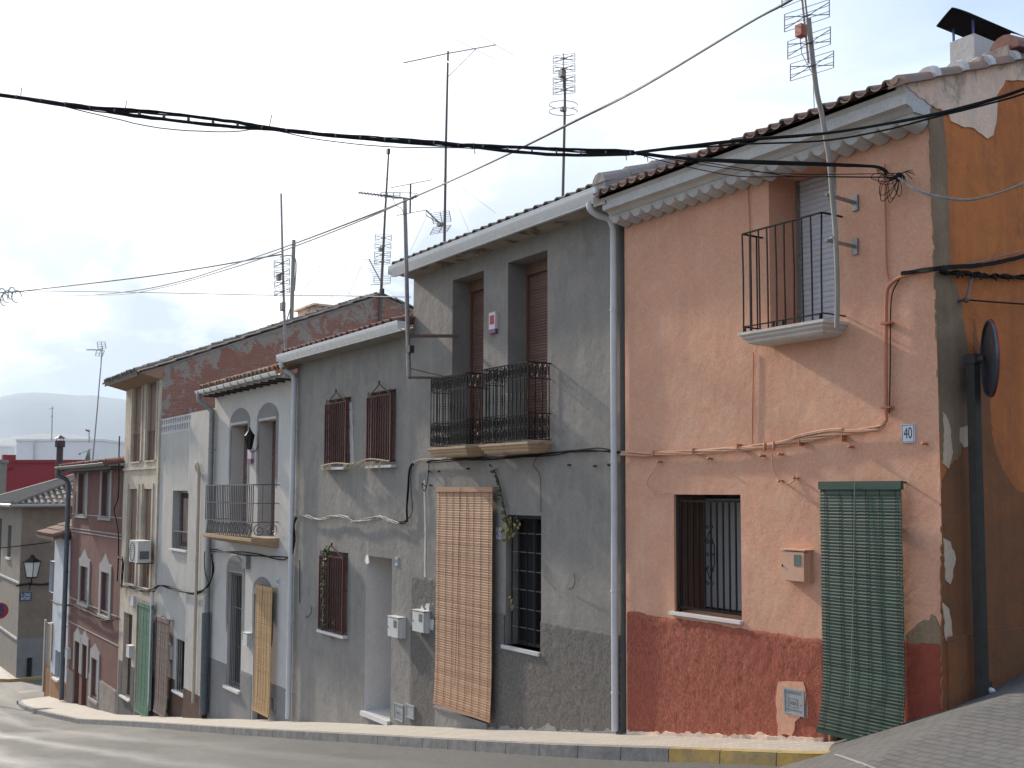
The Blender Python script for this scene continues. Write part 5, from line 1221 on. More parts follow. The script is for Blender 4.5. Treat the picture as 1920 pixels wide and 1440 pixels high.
hw = empty('row_house', ((X46L+X48M)/2, 8, g(-28.6)), 'low off white house with a pierced block parapet under the bare brick gable', 'house', 'terraced houses along the street')
zpt = wz(303, 786); zpb = wz(303, 815)
w1_ = rect(325, 355, 920, 1028); w3 = rect(339, 366, 1200, 1298); dd = rect(297, 319, 1158, 1338)
ops = [(*w1_, .25), (*w3, .22), (dd[0], dd[1], g(dd[0])-.6, dd[3], .2)]
b = MB(); wallfront(b, X48M, X46L, g(X48M)-.8, zpb, ops); b.quad((X46L, 8, -7), (X46L, 13, -7), (X46L, 13, zpb), (X46L, 8, zpb)); b.quad((X48M, 8, zpb), (X46L, 8, zpb), (X46L, 13, zpb), (X48M, 13, zpb)); b.build('wall', M['white48'], hw)
b = MB(); n = 22; pw = (X46L-X48M)/n; hh = zpt-zpb
for z in (zpb, zpb+hh*.48, zpt-.05): b.box(X48M, X46L, 8.0, 8.12, z, z+.05)
for i in range(n+1):
    for row in (0, 1):
        x = X48M+pw*i; za = zpb+.05+row*hh*.48; zb_ = za+hh*.48-.05
        b.box(x-.045, x+.045, 8.005, 8.115, za, zb_)
        for (xx, zz) in ((x, za), (x, zb_)): b.prism([(xx-.10, zz), (xx, zz+(.06 if zz == za else -.06)), (xx+.10, zz)] if zz == za else [(xx-.10, zz), (xx+.10, zz), (xx, zz-.06)], 8.008, 8.11)
b.build('pierced_parapet', M['cornice'], hw)
b = MB(); b.box(wl(366, 800)[0], X46L-.02, 7.88, 8.0, g(X46L)-.3, wz(380, 772)); b.build('pilaster', M['white48'], hw)
b = MB(); a = W(361, 793, 7.95); c = W(361, 925, 7.95); b.box(a[0]-.07, a[0]+.07, 7.9, 8, c[2], a[2]); b.build('plastered_pipe', M['cornice'], hw)
wf = window(hw, *w1_, 8.18, M['galv'], fw=.06, mull=0, leaves=1)
q = MB(); q.box(w1_[0]+.6, w1_[1]-.06, 8.12, 8.17, w1_[2]+.2, w1_[3]-.2); q.build('curtain', M['wood_mid'], wf)
q = MB(); zz = w1_[2]+(w1_[3]-w1_[2])*.30; q.bar((w1_[0]+.1, 8.02, zz), (w1_[1], 8.02, zz), .03)
for i in range(11): x = w1_[0]+.12+(w1_[1]-w1_[0]-.14)*i/10; q.tube([(x, 8.02, w1_[2]), (x, 8.02, zz)], .010, 4)
q.build('guard_rail', M['iron_grey'], wf); q = MB(); q.box(w1_[0]-.04, w1_[1]+.03, 7.93, 8.2, w1_[2]-.05, w1_[2]-.002); q.build('sill', M['sill'], wf)
wf = window(hw, *w3, 8.15, M['wood_dark'], fw=.06, mull=0)
q = MB()
for i in range(7): x = w3[0]+.1+(w3[1]-w3[0]-.14)*i/6; q.tube([(x, 8.03, w3[2]), (x, 8.03, w3[3])], .012, 4)
q.build('grille', M['iron'], wf); q = MB(); q.box(w3[0]-.08, w3[1]+.04, 7.92, 8.2, w3[2]-.06, w3[2]-.002); q.build('sill', M['sill'], wf)
b = MB(); b.box(dd[0], dd[1], 8.12, 8.18, g(dd[0])-.3, dd[3]); b.build('door', M['wood_dark'], hw)
zpl = wz(318, 1270); plinth(hw, X48M+.02, dd[0]-.02, zpl, -6.5, M['brown_plinth'], amp=.003, t=.01, step=.08); plinth(hw, dd[1]+.02, X46L-.02, zpl, -6.5, M['brown_plinth'], amp=.003, t=.01, step=.08, cut=[(w3[0]-.01, w3[1]+.01, w3[2]-.02, 9)])
b = MB(); b.box(wl(366, 800)[0]-.004, X46L-.016, 7.87, 8.0, g(X46L)-.3, zpl); b.build('pilaster_base', M['brown_plinth'], hw)
q = rect(325, 332, 1212, 1238); meter(hw, q[0], q[1], q[2], q[3], M['meter'], .12, glass=False); q = rect(320, 327, 1310, 1333); gasdoor(hw, q[0], q[1], q[2], q[3], y=7.985, marks=False)
pz = W(372, 884, 7.84)
b = MB(); b.tube(curve([(pz[0]-.0, 7.86, pz[2]-.05), (pz[0]-.02, 7.80, pz[2]+.08), (pz[0]+.05, 7.78, pz[2]+.20), (pz[0]+.16, 7.78, pz[2]+.12), (pz[0]+.19, 7.80, pz[2]-.1)], 6)+[Vector((pz[0]+.19, 7.80, -1.5)), Vector((pz[0]+.19, 7.80, g(X46L)+.3))],     .040, 10); b.build('downpipe', M['cream48'], hw, smooth=True)
blind('faded green blind hanging in a doorway beside the lower drainpipe of the cream house', 262, 286, 1128, 1338, M['blind_green2'], 'door blind', off=.12, hang=.03, curl=.05, pitch=.06, cords=4, head=.1)
blind('brownish grey blind with vertical strings, right of the faded green blind', 296, 318, 1155, 1338, M['blind_brown'], 'door blind', off=.12, hang=.03, curl=.05, pitch=.06, cords=5, head=.1)
# air conditioner
ac = empty('air_conditioner', W(290, 1058), 'white air conditioning unit on brackets below the cream front windows', 'air conditioner')
p = W(300, 1018); a0 = X48M-1.05; b = MB(); az0 = wz(300, 1056); az1 = wz(300, 1016); b.box(a0, a0+.95, 7.50, 7.85, az0, az1); b.box(a0-.01, a0+.96, 7.49, 7.86, az1-.0, az1+.02); b.build('casing', M['ac'], ac)
b = MB(); b.tube([(a0+.35+.26*math.cos(q*math.pi/8), 7.495, (az0+az1)/2+.26*math.sin(q*math.pi/8)) for q in range(17)], .012, 4)
for q in range(9): z = az0+.06+(az1-az0-.12)*q/8; b.box(a0+.08, a0+.62, 7.488, 7.498, z-.006, z+.006)
b.box(a0+.955, a0+.965, 7.55, 7.80, az0+.1, az0+.32); b.build('grille', M['ac_grille'], ac)
b = MB()
for x in (a0+.12, a0+.82): b.box(x, x+.04, 7.5, 8.0, az0-.04, az0-.001); b.box(x, x+.04, 7.96, 8.0, az0-.4, az0-.04)
b.build('brackets', M['rust'], ac)

# ================================================================ PINK HOUSE
XPL, XPR = wl(134, 1000)[0], X48L
hp = empty('row_house', ((XPL+XPR)/2, 8, g(-39)), 'dusky rose house with pale pointed window surrounds, dark drainpipe at its left corner', 'house', 'terraced houses along the street')
Ztp = wz(218, 880)
a1 = rect(148, 164, 892, 966); a2 = rect(192, 208, 886, 967); a1 = (a1[0], a1[1], a2[2], a2[3])
c1 = rect(158, 172, 1062, 1128); c2 = rect(197, 212, 1066, 1138); c2 = (c2[0], c2[1], c1[2]-.1, c1[3])
k1 = rect(152, 161, 1206, 1330); k2 = rect(166, 175, 1212, 1330); k3 = rect(184, 196, 1238, 1312)
ops = [(*a1, .2), (*a2, .2), (*c1, .2), (*c2, .2), (k1[0], k1[1], g(k1[0])-.2, k1[3], .25), (k2[0], k2[1], g(k2[0])-.2, k2[3], .25), (*k3, .15)]
house_body(XPL, XPR-.003, Ztp, ops, 10.5, 16.5, .13).build('wall', M['pink'], hp)
for o_ in (a1, a2):
    b = MB(); b.box(o_[0]-.22, o_[0], 7.97, 8.0, o_[2]-.06, Ztp-.02); b.box(o_[1], o_[1]+.22, 7.97, 8, o_[2]-.06, Ztp-.02); b.box(o_[0]-.3, o_[1]+.3, 7.94, 8, o_[2]-.14, o_[2]-.06); b.build('window_surround', M['pink_trim'], hp)
    q = ribbed(*o_[:2], o_[2], o_[3], 8.14, .07, .012); q.build('roller_shutter', M['galv'], hp)
for o_ in (c1, c2, k1, k2, k3):
    x0, x1, z0_, z1 = o_; wd = .28 if o_ in (c1, c2) else .2; b = MB(); xm = (x0+x1)/2; hh = .62 if o_ in (c1, c2) else .5
    b.prism([(x0-wd, z1), (x0-wd, z1+.25), (x0-.02, z1+.3), (xm, z1+hh), (x1+.02, z1+.3), (x1+wd, z1+.25), (x1+wd, z1)], 7.965, 8.0)
    zz = z0_-.08 if o_ in (c1, c2, k3) else wz(150, 1262); b.box(x0-wd, x0, 7.965, 8, zz, z1); b.box(x1, x1+wd, 7.965, 8, zz, z1)
    if o_ in (c1, c2, k3): b.box(x0-wd, x1+wd, 7.93, 8, zz-.08, zz)
    b.build('window_surround', M['pink_trim'], hp)
    if o_ in (c1, c2, k3): b = ribbed(x0, x1, z0_, z1, 8.12, .07, .012); b.build('roller_shutter', M['galv'] if o_ is not k3 else M['pipe'], hp)
    else: b = MB(); b.box(x0, x1, 8.15, 8.2, g(x0)-.2, z1); b.build('door', M['wood_mid'], hp)
b = MB()
for py in (968, 997, 1003, 1140, 1190): z = wz(178, py); b.box(XPL, XPR, 7.985, 8, z, z+.035)
b.build('string_courses', M['pink_trim'], hp)
plinth(hp, XPL+.01, k1[0]-.2, wz(140, 1262), -8.3, M['stone_plinth'], amp=.01, t=.02, step=.1); plinth(hp, k2[1]+.2, XPR-.01, wz(205, 1285), -8.3, M['stone_plinth'], amp=.01, t=.02, step=.1, cut=[(k3[0]-.2, k3[1]+.2, k3[2]-.1, 9)])
tiles(XPL-.1, XPR-.02, 7.5, Ztp+.16, .15, 10.5, 16.5, pitch=.3, rad=.12, jit=.02).build('roof', M['tile_red'], hp)
b = MB(); b.box(XPL, XPR, 7.6, 8, Ztp, Ztp+.10); b.build('soffit', M['wood_dark'], hp)
gutter(XPL-.2, XPR-.05, 7.38, Ztp+.18, M['pipe_dark'], hp, .2, .1, kind='round')
downpipe(curve([(XPL-.05, 7.48, Ztp+.1), (XPL-.05, 7.5, Ztp-.1), (XPL-.08, 7.8, Ztp-.3), (XPL-.06, 7.86, Ztp-.6)], 5)+[Vector((XPL-.06, 7.86, -3)), Vector((XPL-.06, 7.86, g(XPL)+.05))], .085, M['pipe_dark'], hp, (-1, -3, -5))
q = rect(139, 144, 1221, 1240); meter(hp, q[0], q[1], q[2], q[3], M['meter'], .12, glass=False)

# ================================================================ WHITE NARROW HOUSE at the corner
XWL, XWR = -46.25, XPL-.0
hwn = empty('row_house', ((XWL+XWR)/2, 8, g(-44.5)), 'narrow whitewashed house with orange stained base at the end of the row', 'house', 'terraced houses along the street')
Ztw = wz(128, 1012)
n1_ = rect(99, 108, 1053, 1112); n2_ = rect(97, 107, 1172, 1306); n3_ = rect(115, 124, 1225, 1278)
house_body(XWL, XWR-.003, Ztw, [(*n1_, .2), (n2_[0], n2_[1], g(n2_[0])-.2, n2_[3], .2), (*n3_, .25)], 11.5, 15, .33).build('wall', M['white_house'], hwn)
b = ribbed(*n1_, 8.12, .08, .012); b.build('roller_shutter', M['galv'], hwn); b = MB(); b.box(n2_[0], n2_[1], 8.05, 8.1, g(n2_[0])-.2, n2_[3]); b.build('door', M['beige_door'], hwn)
b = MB(); b.box(n3_[0], n3_[1], 8.15, 8.2, n3_[2], n3_[3]); wf = b.build('window', M['interior'], hwn); q = MB(); q.box(n3_[0]-.05, n3_[1]+.05, 7.9, 8.15, n3_[2]-.08, n3_[2]-.002); q.build('sill', M['sill'], wf)
b = MB(); b.box(n2_[0]-.25, n2_[0], 7.95, 8, g(XWL), n2_[3]+.1); b.box(n2_[1], n2_[1]+.3, 7.95, 8, g(XWL)+1.4, n2_[3]+.1); b.build('door_surround', M['beige_door'], hwn)
plinth(hwn, n2_[1]+.05, XWR-.02, wz(115, 1274), -8.5, M['orange_low'], amp=.006, t=.015, step=.1, cut=[(n3_[0]-.01, n3_[1]+.01, n3_[2]-.02, 9)])
plinth(hwn, XWL+.01, n2_[0]-.05, wz(92, 1252), -8.5, M['orange_low'], amp=.006, t=.015, step=.1)
tiles(XWL-.4, XWR-.15, 7.4, Ztw+.12, .35, 11.5, 15, pitch=.3, rad=.12, jit=.03, slab=.12).build('roof', M['tile'], hwn)

# ================================================================ BROWN CORNER HOUSE across the side road
XBR = -55.85; YBF = 8.2
zgut = -(949-HOR)*(1)  # measured below
def bx(px, py): return xp(px, py, XBR)      # point (Y, Z) on its wall that faces up the street
def bl(px, py): a, c = wl(px, py, YBF); return a, c
hb = empty('corner_house', (XBR-4, YBF+4, g(XBR)), 'beige brown corner house with hipped tile roof and street name sign across the side road', 'house')
Zb = bx(80, 951)[1]; zb0 = g(XBR)-.6; Yend = 22
b = MB(); b.quad((XBR, YBF, zb0), (XBR, Yend, zb0), (XBR, Yend, Zb), (XBR, YBF, Zb)); b.quad((XBR, Yend, zb0), (XBR-10, Yend, zb0), (XBR-10, Yend, Zb), (XBR, Yend, Zb)); b.build('wall', M['brown_house'], hb)
xa = bl(15, 1000)[0]; xb_ = bl(21.5, 1000)[0]; w0 = (xa, xb_, bl(17, 1045)[1], bl(17, 985)[1]); xc = bl(-8, 1000)[0]; xd = bl(3, 1000)[0]; w00 = (xc, xd, bl(0, 1075)[1], bl(0, 972)[1])
b = MB(); wallfront(b, XBR-11, XBR, zb0, Zb, [(*w0, .2), (*w00, .25)], YBF); b.build('wall', M['brown_side'], hb)
for o_ in (w0, w00):
    q = MB(); q.box(o_[0], o_[1], YBF+.15, YBF+.2, o_[2], o_[3]); w_ = q.build('window', M['interior'], hb); q = MB(); q.box(o_[0]-.1, o_[1]+.1, YBF-.08, YBF+.14, o_[2]-.1, o_[2]-.002); q.build('sill', M['sill'], w_)
b = MB()
for py in (1091, 1197): z = bl(28, py)[1]; b.box(XBR-11, XBR+.03, YBF-.05, YBF, z, z+.09)
b.build('string_courses', M['cornice'], hb)
zd = bx(60, 1196)[1]; b = MB(); b.box(XBR, XBR+.02, YBF+.0, Yend, zb0, zd); b.build('dado', M['dado'], hb)
b = MB(); pp = bx(55, 1233); b.box(XBR+.02, XBR+.12, pp[0]-.1, pp[0]+.1, g(XBR), bx(55, 1233)[1]); b.build('corner_post', M['iron'], hb)
# hipped roof: boxy planes with rows of tiles
ov = .45; ze = Zb+.10
def hip(mb, X0, X1, Y0, Y1, ze, sl):
    h = (X1-X0)/2*sl; xm = (X0+X1)/2
    A, B_, C_, D_ = Vector((X0, Y0, ze)), Vector((X1, Y0, ze)), Vector((X1, Y1, ze)), Vector((X0, Y1, ze)); R0 = Vector((xm, Y0+(X1-X0)/2, ze+h)); R1 = Vector((xm, Y1-(X1-X0)/2, ze+h))
    for f in ((A, B_, R0), (C_, D_, R1)): mb.add(list(f), [(0, 1, 2)])
    for f in ((B_, C_, R1, R0), (D_, A, R0, R1)): mb.add(list(f), [(0, 1, 2, 3)])
    for (P0, P1, Q0, Q1) in ((B_, C_, R0, R1), (A, B_, R0, R0)):
        n = int((P1-P0).length/.28)
        for i in range(n):
            t = (i+.5)/n; p = P0.lerp(P1, t); dirn = (P1-P0).normalized(); inw = Vector((-1, 0, sl)) if P0 == B_ else Vector((0, 1, sl))
            dl = min((p-P0).length, (P1-p).length, h/sl); dl = min(dl, h/sl); e = p+inw*dl; k = max(1, int(dl/.5))
            for q in range(k):
                a = p.lerp(e, q/k)+Vector((0, 0, .05+R_.uniform(0, .02))); c = p.lerp(e, min(1, (q+1.1)/k))+Vector((0, 0, .03)); mb.tube([a, c], .10, 6, r2=.085)
    mb.tube([B_+Vector((0, 0, .08)), R0+Vector((0, 0, .08))], .13, 6); mb.tube([A+Vector((0, 0, .08)), R0+Vector((0, 0, .08))], .13, 6); mb.tube([R0+Vector((0, 0, .08)), R1+Vector((0, 0, .08))], .13, 6)
b = MB(); hip(b, XBR-10-ov, XBR+ov, YBF-ov, Yend+ov, ze, .36); b.build('roof', M['tile_grey'], hb)
b = MB(); b.box(XBR-10, XBR+ov-.05, YBF-ov+.05, YBF, Zb-.0, Zb+.09); b.box(XBR, XBR+ov-.05, YBF, Yend, Zb, Zb+.09); b.build('soffit', M['wood_mid'], hb)
b = MB(); b.tube([(XBR+ov+.06, YBF-ov-.1, ze-.02), (XBR+ov+.06, Yend, ze-.02)], .09, 8); b.tube([(XBR-10, YBF-ov-.08, ze-.02), (XBR+ov+.06, YBF-ov-.08, ze-.02)], .09, 8); b.build('gutter', M['galv'], hb, smooth=True)
# street name sign
q0 = bx(37, 1111); q1 = bx(59, 1126)
sg = empty('street_name_sign', (XBR+.03, q0[0], q1[1]), 'blue enamel street name sign with white letters on the beige brown corner wall', 'street sign')
b = MB(); b.box(XBR+.005, XBR+.035, q0[0], q1[0], q1[1], q0[1]); b.build('sign_plate', M['blue_sign'], sg)
for s_t, fz in (('S. CRUZ', .70), ('ANTONIO', .27)): text(s_t, XBR+.037, (q0[0]+q1[0])/2, q1[1]+(q0[1]-q1[1])*fz, .2, M['white_paint'], sg, 'lettering', face='X', width=abs(q1[0]-q0[0])*.78)
# street lamp on the corner wall
lp = bx(60, 1065); LX = XBR+.55; ry = ray(60, 1067); t = LX/ry.x; LY, LZ = ry.y*t, ry.z*t
lm = empty('street_lamp', (XBR, LY, LZ-.5), 'wall street lamp with milky glass and black hood above the blue street sign', 'street lamp')
b = MB(); frustum(b, (LX, LY), .42, .12, LZ+.32, LZ+.52, 4); frustum(b, (LX, LY), .12, .06, LZ+.52, LZ+.66, 4); frustum(b, (LX, LY), .2, .24, LZ-.42, LZ-.36, 4)
for k in range(4):
    a = math.pi/2*k; b.tube([(LX+.22*math.cos(a), LY+.22*math.sin(a), LZ-.38), (LX+.36*math.cos(a), LY+.36*math.sin(a), LZ+.32)], .02, 4)
b.tube([(LX, LY, LZ-.42), (LX, LY, LZ-.66), (XBR, LY, LZ-.66)], .03, 6); b.tube([(LX-.1, LY, LZ-.66), (XBR, LY, LZ-1.0)], .02, 6); b.build('frame', M['iron'], lm)
b = MB(); frustum(b, (LX, LY), .21, .34, LZ-.355, LZ+.315, 4); b.build('lamp_glass', M['lamp_glass'], lm)
# no-parking style round sign at the left edge
rs = ray(-1, 1145); t = 46/(-rs.x); P = rs*t
rd = empty('road_sign', (P.x, P.y, g(P.x)), 'round blue sign with red rim cut off by the left edge of the picture', 'road sign')
b = MB(); n = 24; b.tube([P+Vector((0, .0, 0)), P+Vector((.03, -.005, 0))], .31, n); b.build('rim', M['red_sign'], rd)
b = MB(); b.tube([P+Vector((.0301, -.005, 0)), P+Vector((.04, -.006, 0))], .22, n); b.build('disc', M['blue_sign2'], rd)
b = MB(); b.bar(P+Vector((.043, -.17, .17)), P+Vector((.043, .17, -.17)), .05); b.build('diagonal_bar', M['red_sign'], rd)
b = MB(); b.tube([(P.x-.05, P.y, g(P.x)-.2), (P.x-.05, P.y, P.z+.3)], .035, 8); b.build('post', M['galv'], rd)

# ================================================================ FAR BUILDINGS
def farbox(name, label, pl, pr, pt, pb, D, depth, mat, cat='building', skew=0):
    a = at(pl, pt, D); c = at(pr, pt, D); e = empty(name, ((a.x+c.x)/2, (a.y+c.y)/2, g(a.x)), label, cat)
    zt_ = at((pl+pr)/2, pt, D).z; zb_ = g(a.x)-.5; d = (c-a); d.z = 0; nrm = Vector((d.y, -d.x, 0)).normalized(); nrm = -nrm if nrm.dot(FV) < 0 else nrm
    b = MB(); A, C_ = Vector((a.x, a.y, 0)), Vector((c.x, c.y, 0)); A2, C2 = A+nrm*depth, C_+nrm*depth+d.normalized()*skew
    V_ = [(p.x, p.y, z) for z in (zb_, zt_) for p in (A, C_, C2, A2)]
    b.add(V_, [(0, 3, 2, 1), (4, 5, 6, 7), (0, 1, 5, 4), (1, 2, 6, 5), (2, 3, 7, 6), (3, 0, 4, 7)]); b.build('wall', mat, e)
    q = MB(); h = .12; 
    for (P0, P1) in ((A, C_), (C_, C2), (C2, A2), (A2, A)): q.tube([(P0.x, P0.y, zt_+.05), (P1.x, P1.y, zt_+.05)], .16, 4)
    q.build('parapet_coping', mat, e); return e, a, c, zt_
e, a, c, zt_ = farbox('red_building', 'crimson rendered building seen above the tiled roof of the corner house', 12, 190, 866, 1000, 84, 8, M['far_red'])
b = MB(); p = at(12, 866, 84); b.box(p.x-.4, p.x+.4, p.y-.3, p.y+.6, p.z-.5, p.z+.55); b.build('parapet_pier', M['far_red'], e)
e, a, c, zt_ = farbox('white_building', 'long white flat roofed building behind the crimson one', 31, 189, 826, 900, 118, 9, M['far_white'])
p = at(63, 850, 117.6); q_ = at(63, 866, 117.6); b = MB(); b.tube([p+Vector((0, 0, 1.4)), q_], .09, 6); b.build('downpipe', M['pipe'], e)
farbox('white_building', 'lower white building at the left edge behind the crimson one', -60, 28, 838, 900, 124, 9, M['far_white'])
e, a, c, zt_ = farbox('buff_building', 'buff block with small openings at the left edge beside the crimson wall', -60, 2, 866, 1000, 74, .8, M['brown_side'])
# flue
p = at(110, 908, 58); fl = empty('chimney_flue', p, 'tall dark red metal flue with a small conical cap rising from the corner house roof', 'chimney')
z1 = at(110, 826, 58).z; b = MB(); b.tube([(p.x, p.y, p.z-.8), (p.x, p.y, z1)], .17, 12); b.tube([(p.x, p.y, z1-.35), (p.x, p.y, z1)], .26, 12); b.build('pipe', M['flue'], fl)
b = MB(); frustum(b, (p.x, p.y), .30, .03, z1+.12, z1+.30, 10)
for k in range(3): b.tube([(p.x+.2*math.cos(k*2.1), p.y+.2*math.sin(k*2.1), z1-.02), (p.x+.2*math.cos(k*2.1), p.y+.2*math.sin(k*2.1), z1+.13)], .02, 4)
b.build('cap', M['flue'], fl)
# satellite dish behind the rose house
p = at(168, 856, 56); ds = empty('satellite_dish', p-Vector((0, 0, .6)), 'grey satellite dish seen from the side behind the rose house roof', 'satellite dish')
b = MB(); ax = (RV*-.93+FV*-.35).normalized(); ax.z += .3; ax.normalize(); u = ax.cross(Vector((0, 0, 1))).normalized(); v_ = ax.cross(u)
n = 16; V_ = []; rings_ = 5
for r in range(rings_+1):
    rr = .4*r/rings_
    for k in range(n): V_.append(p+u*rr*math.cos(2*math.pi*k/n)+v_*rr*math.sin(2*math.pi*k/n)+ax*(rr*rr*.9))
fs = [(r*n+k, r*n+(k+1) % n, (r+1)*n+(k+1) % n, (r+1)*n+k) for r in range(rings_) for k in range(n)]
V2 = [v-ax*.02 for v in V_]; b.add(V_+V2, fs+[tuple(i+len(V_) for i in reversed(f)) for f in fs]); b.build('dish', M['galv'], ds, smooth=True)
b = MB(); b.tube([p-v_*.4, p+ax*.5, p+ax*.42], .015, 4); b.tube([p, p-Vector((0, 0, .9))], .03, 6); b.blob(p+ax*.5, .05, .05, .05); b.build('arm_and_mast', M['galv_dark'], ds)

# ================================================================ SIGN POLE at the right
X_ = X40R+.14; r0 = ray(1842, 1312); hy = X_/r0.x*r0.y
sp = empty('mirror_sign', (X_, hy, rampz(X_, hy)), 'grey post with a round red rimmed sign seen edge on against the ochre side wall', 'road sign')
zt_ = ray(1833, 665).z*(X_/ray(1833, 665).x); b = MB(); b.box(X_-.04, X_+.04, hy-.045, hy+.045, rampz(X_, hy)-.1, zt_); b.box(X_-.03, X_+.06, hy-.06, hy+.06, rampz(X_, hy)-.1, rampz(X_, hy)+.12); b.build('post', M['pole_grey'], sp)
cc = at(1857, 672, at(1857, 672, 1).length*0+ (Vector((X_+.06, hy, 0)).dot(FV)+.05)); axd = (RV*.965-Vector((FV.x, FV.y, 0)).normalized()*-.26).normalized()
vd = Vector((cc.x, cc.y, 0)).normalized(); axd = (Vector((vd.y, -vd.x, 0))*.975+vd*.2).normalized()
def disc(mb, c, ax, r0, r1, t, n=40):
    u = Vector((0, 0, 1)); v = ax.cross(u).normalized(); V_ = []
    for s_2 in (0, t):
        for rr in (r0, r1):
            for k in range(n): V_.append(c+ax*s_2+(u*math.sin(2*math.pi*k/n)+v*math.cos(2*math.pi*k/n))*rr)
    fs = []
    for k in range(n):
        k2 = (k+1) % n; fs += [(k, k2, n+k2, n+k), (2*n+k, 3*n+k, 3*n+k2, 2*n+k2), (n+k, n+k2, 3*n+k2, 3*n+k), (k, 2*n+k, 2*n+k2, k2)]
    mb.add(V_, fs)
b = MB(); disc(b, cc-axd*.004, axd, .002, .335, .004); disc(b, cc-axd*.022, axd, .318, .335, .018); b.build('sign_back', M['sign_back'], sp)
b = MB(); disc(b, cc+axd*.001, axd, .25, .343, .006); b.build('rim', M['red_sign'], sp)
b = MB(); disc(b, cc+axd*.001, axd, .002, .249, .004); b.build('face', M['white_paint'], sp)
b = MB(); b.tube([cc-axd*.05, (X_, hy, cc.z)], .03, 8); b.box(X_-.055, X_+.055, hy-.055, hy+.055, cc.z-.04, cc.z+.04); b.build('clamp', M['pole_grey'], sp)
p = (X_+.06, hy+.05); b = MB(); b.blob((p[0], p[1]-.02, rampz(*p)+.02), .05, .03, .025, 7, 4); tag(b.build('litter', M['paper']), 'scrap of white litter at the foot of the sign post', 'litter')
# ================================================================ ANTENNAS
def mast(e, pts, r0, r1, D, mat='galv', name='mast'):
    b = MB(); b.tube([at(x, y, D) for x, y in pts], r0, 8, r2=r1); return b.build(name, M[mat], e, smooth=True)
def bays(e, D, spec, r, n=4, mat='alu', fwd=.12, dip=True, diphw=.42):
    """reflector bays of a grid antenna: spec rows of (xl, yl_top, xr, yr_top, height)"""
    b = MB(); d = MB(); h = MB()
    for (xl, yl, xr, yr, hh) in spec:
        for k in range(n):
            t = hh*k/(n-1); b.tube([at(xl, yl+t, D), at(xr, yr+t, D)], r, 4)
        b.tube([at(xl, yl, D), at(xl, yl+hh, D)], r*1.6, 4); b.tube([at(xr, yr, D), at(xr, yr+hh, D)], r*1.6, 4)
        if dip:
            xm = (xl+xr)/2; ym = (yl+yr)/2+hh*.5; w_ = (xr-xl)*diphw; sl = (yr-yl)/(xr-xl); Df = D-fwd
            for sg in (-1, 1):
                for q in (-1, 1):
                    d.tube(curve([at(xm+sg*w_*.15, ym+sg*w_*.15*sl, Df), at(xm+sg*w_*.5, ym+sg*w_*.5*sl+q*hh*.16, Df), at(xm+sg*w_*1.05, ym+sg*w_*1.05*sl+q*hh*.34, Df)], 4), r*1.35, 4)
            h.tube([at(xm-w_*.15, ym-w_*.15*sl, Df), at(xm+w_*.15, ym+w_*.15*sl, Df)], r*3, 6); h.tube([at(xm, ym, Df), at(xm, ym, D)], r*2, 4)
    b.build('reflector_grid', M[mat], e)
    if dip: d.build('dipoles', M['galv_dark'], e); h.build('dipole_holders', M['amp'] if r > .0035 and D < 12 else M['galv_dark'], e)
def box_at(e, px, py, D, w_, h, mat, name='amplifier_box', d=.04):
    p = at(px, py, D); b = MB(); b.box(p.x-w_/2, p.x+w_/2, p.y-d, p.y+d, p.z-h/2, p.z+h/2); return b.build(name, M[mat], e)
# depths of the masts from where they stand
def depth_of(px, py, Y): r = ray(px, py); return Y/r.y
# big bent mast in front of the salmon house
D = 9.05; D1 = depth_of(1570, 610, 7.66)
an = empty('tv_antenna', at(1572, 612, D1), 'bent antenna mast with large grid and orange box, tied to the salmon house', 'antenna', 'television antennas')
pts = [(1516, 35), (1520, 75), (1526, 130), (1532, 175), (1541, 215), (1549, 262), (1555, 300), (1560, 360), (1566, 430), (1569, 500), (1570, 560), (1569, 614)]
b = MB(); b.tube(curve([at(x, y, D1+(D-D1)*.3*(1-i/11)) for i, (x, y) in enumerate(pts)], 4), .024, 8); b.build('mast', M['wood_pole'], an, smooth=True)
D = D1-.1
b = MB(); b.tube([at(1499, -45, D), at(1516, 118, D)], .012, 6); b.tube([at(1507, -20, D+.02), at(1520, 90, D+.02)], .010, 6); b.build('boom', M['galv'], an)
SPX = [(1464, -38, 1549, -73, 33), (1466, -18, 1551, -53, 33), (1471, 27, 1555, -1, 33), (1477, 78, 1557, 50, 33), (1482, 120, 1563, 95, 32)]
bays(an, D, [(a, y1, c, y2, h) for a, y1, c, y2, h in SPX], .0032, fwd=.14, diphw=.47)
box_at(an, 1502, 58, D-.05, .075, .105, 'amp')
b = MB(); b.tube([at(1500, 70, D), at(1503, 100, D-.03), at(1524, 140, D), at(1527, 210, D)], .004, 5); b.build('lead', M['cable_pale'], an)
for py in (381, 463):
    b = MB(); w_ = W(1605, py, 8.0); m_ = at(1560, py, D1-.03); P = Vector((w_[0], 7.99, w_[2])); b.bar(P, Vector((m_.x-.05, m_.y-.02, w_[2])), .028); b.box(P.x-.035, P.x+.035, 7.975, 8.0, P.z-.075, P.z+.075); b.tube([(m_.x, m_.y-.04, w_[2]), (m_.x+.05, m_.y-.04, w_[2])], .012, 6); b.build('wall_bracket', M['galv'], an)
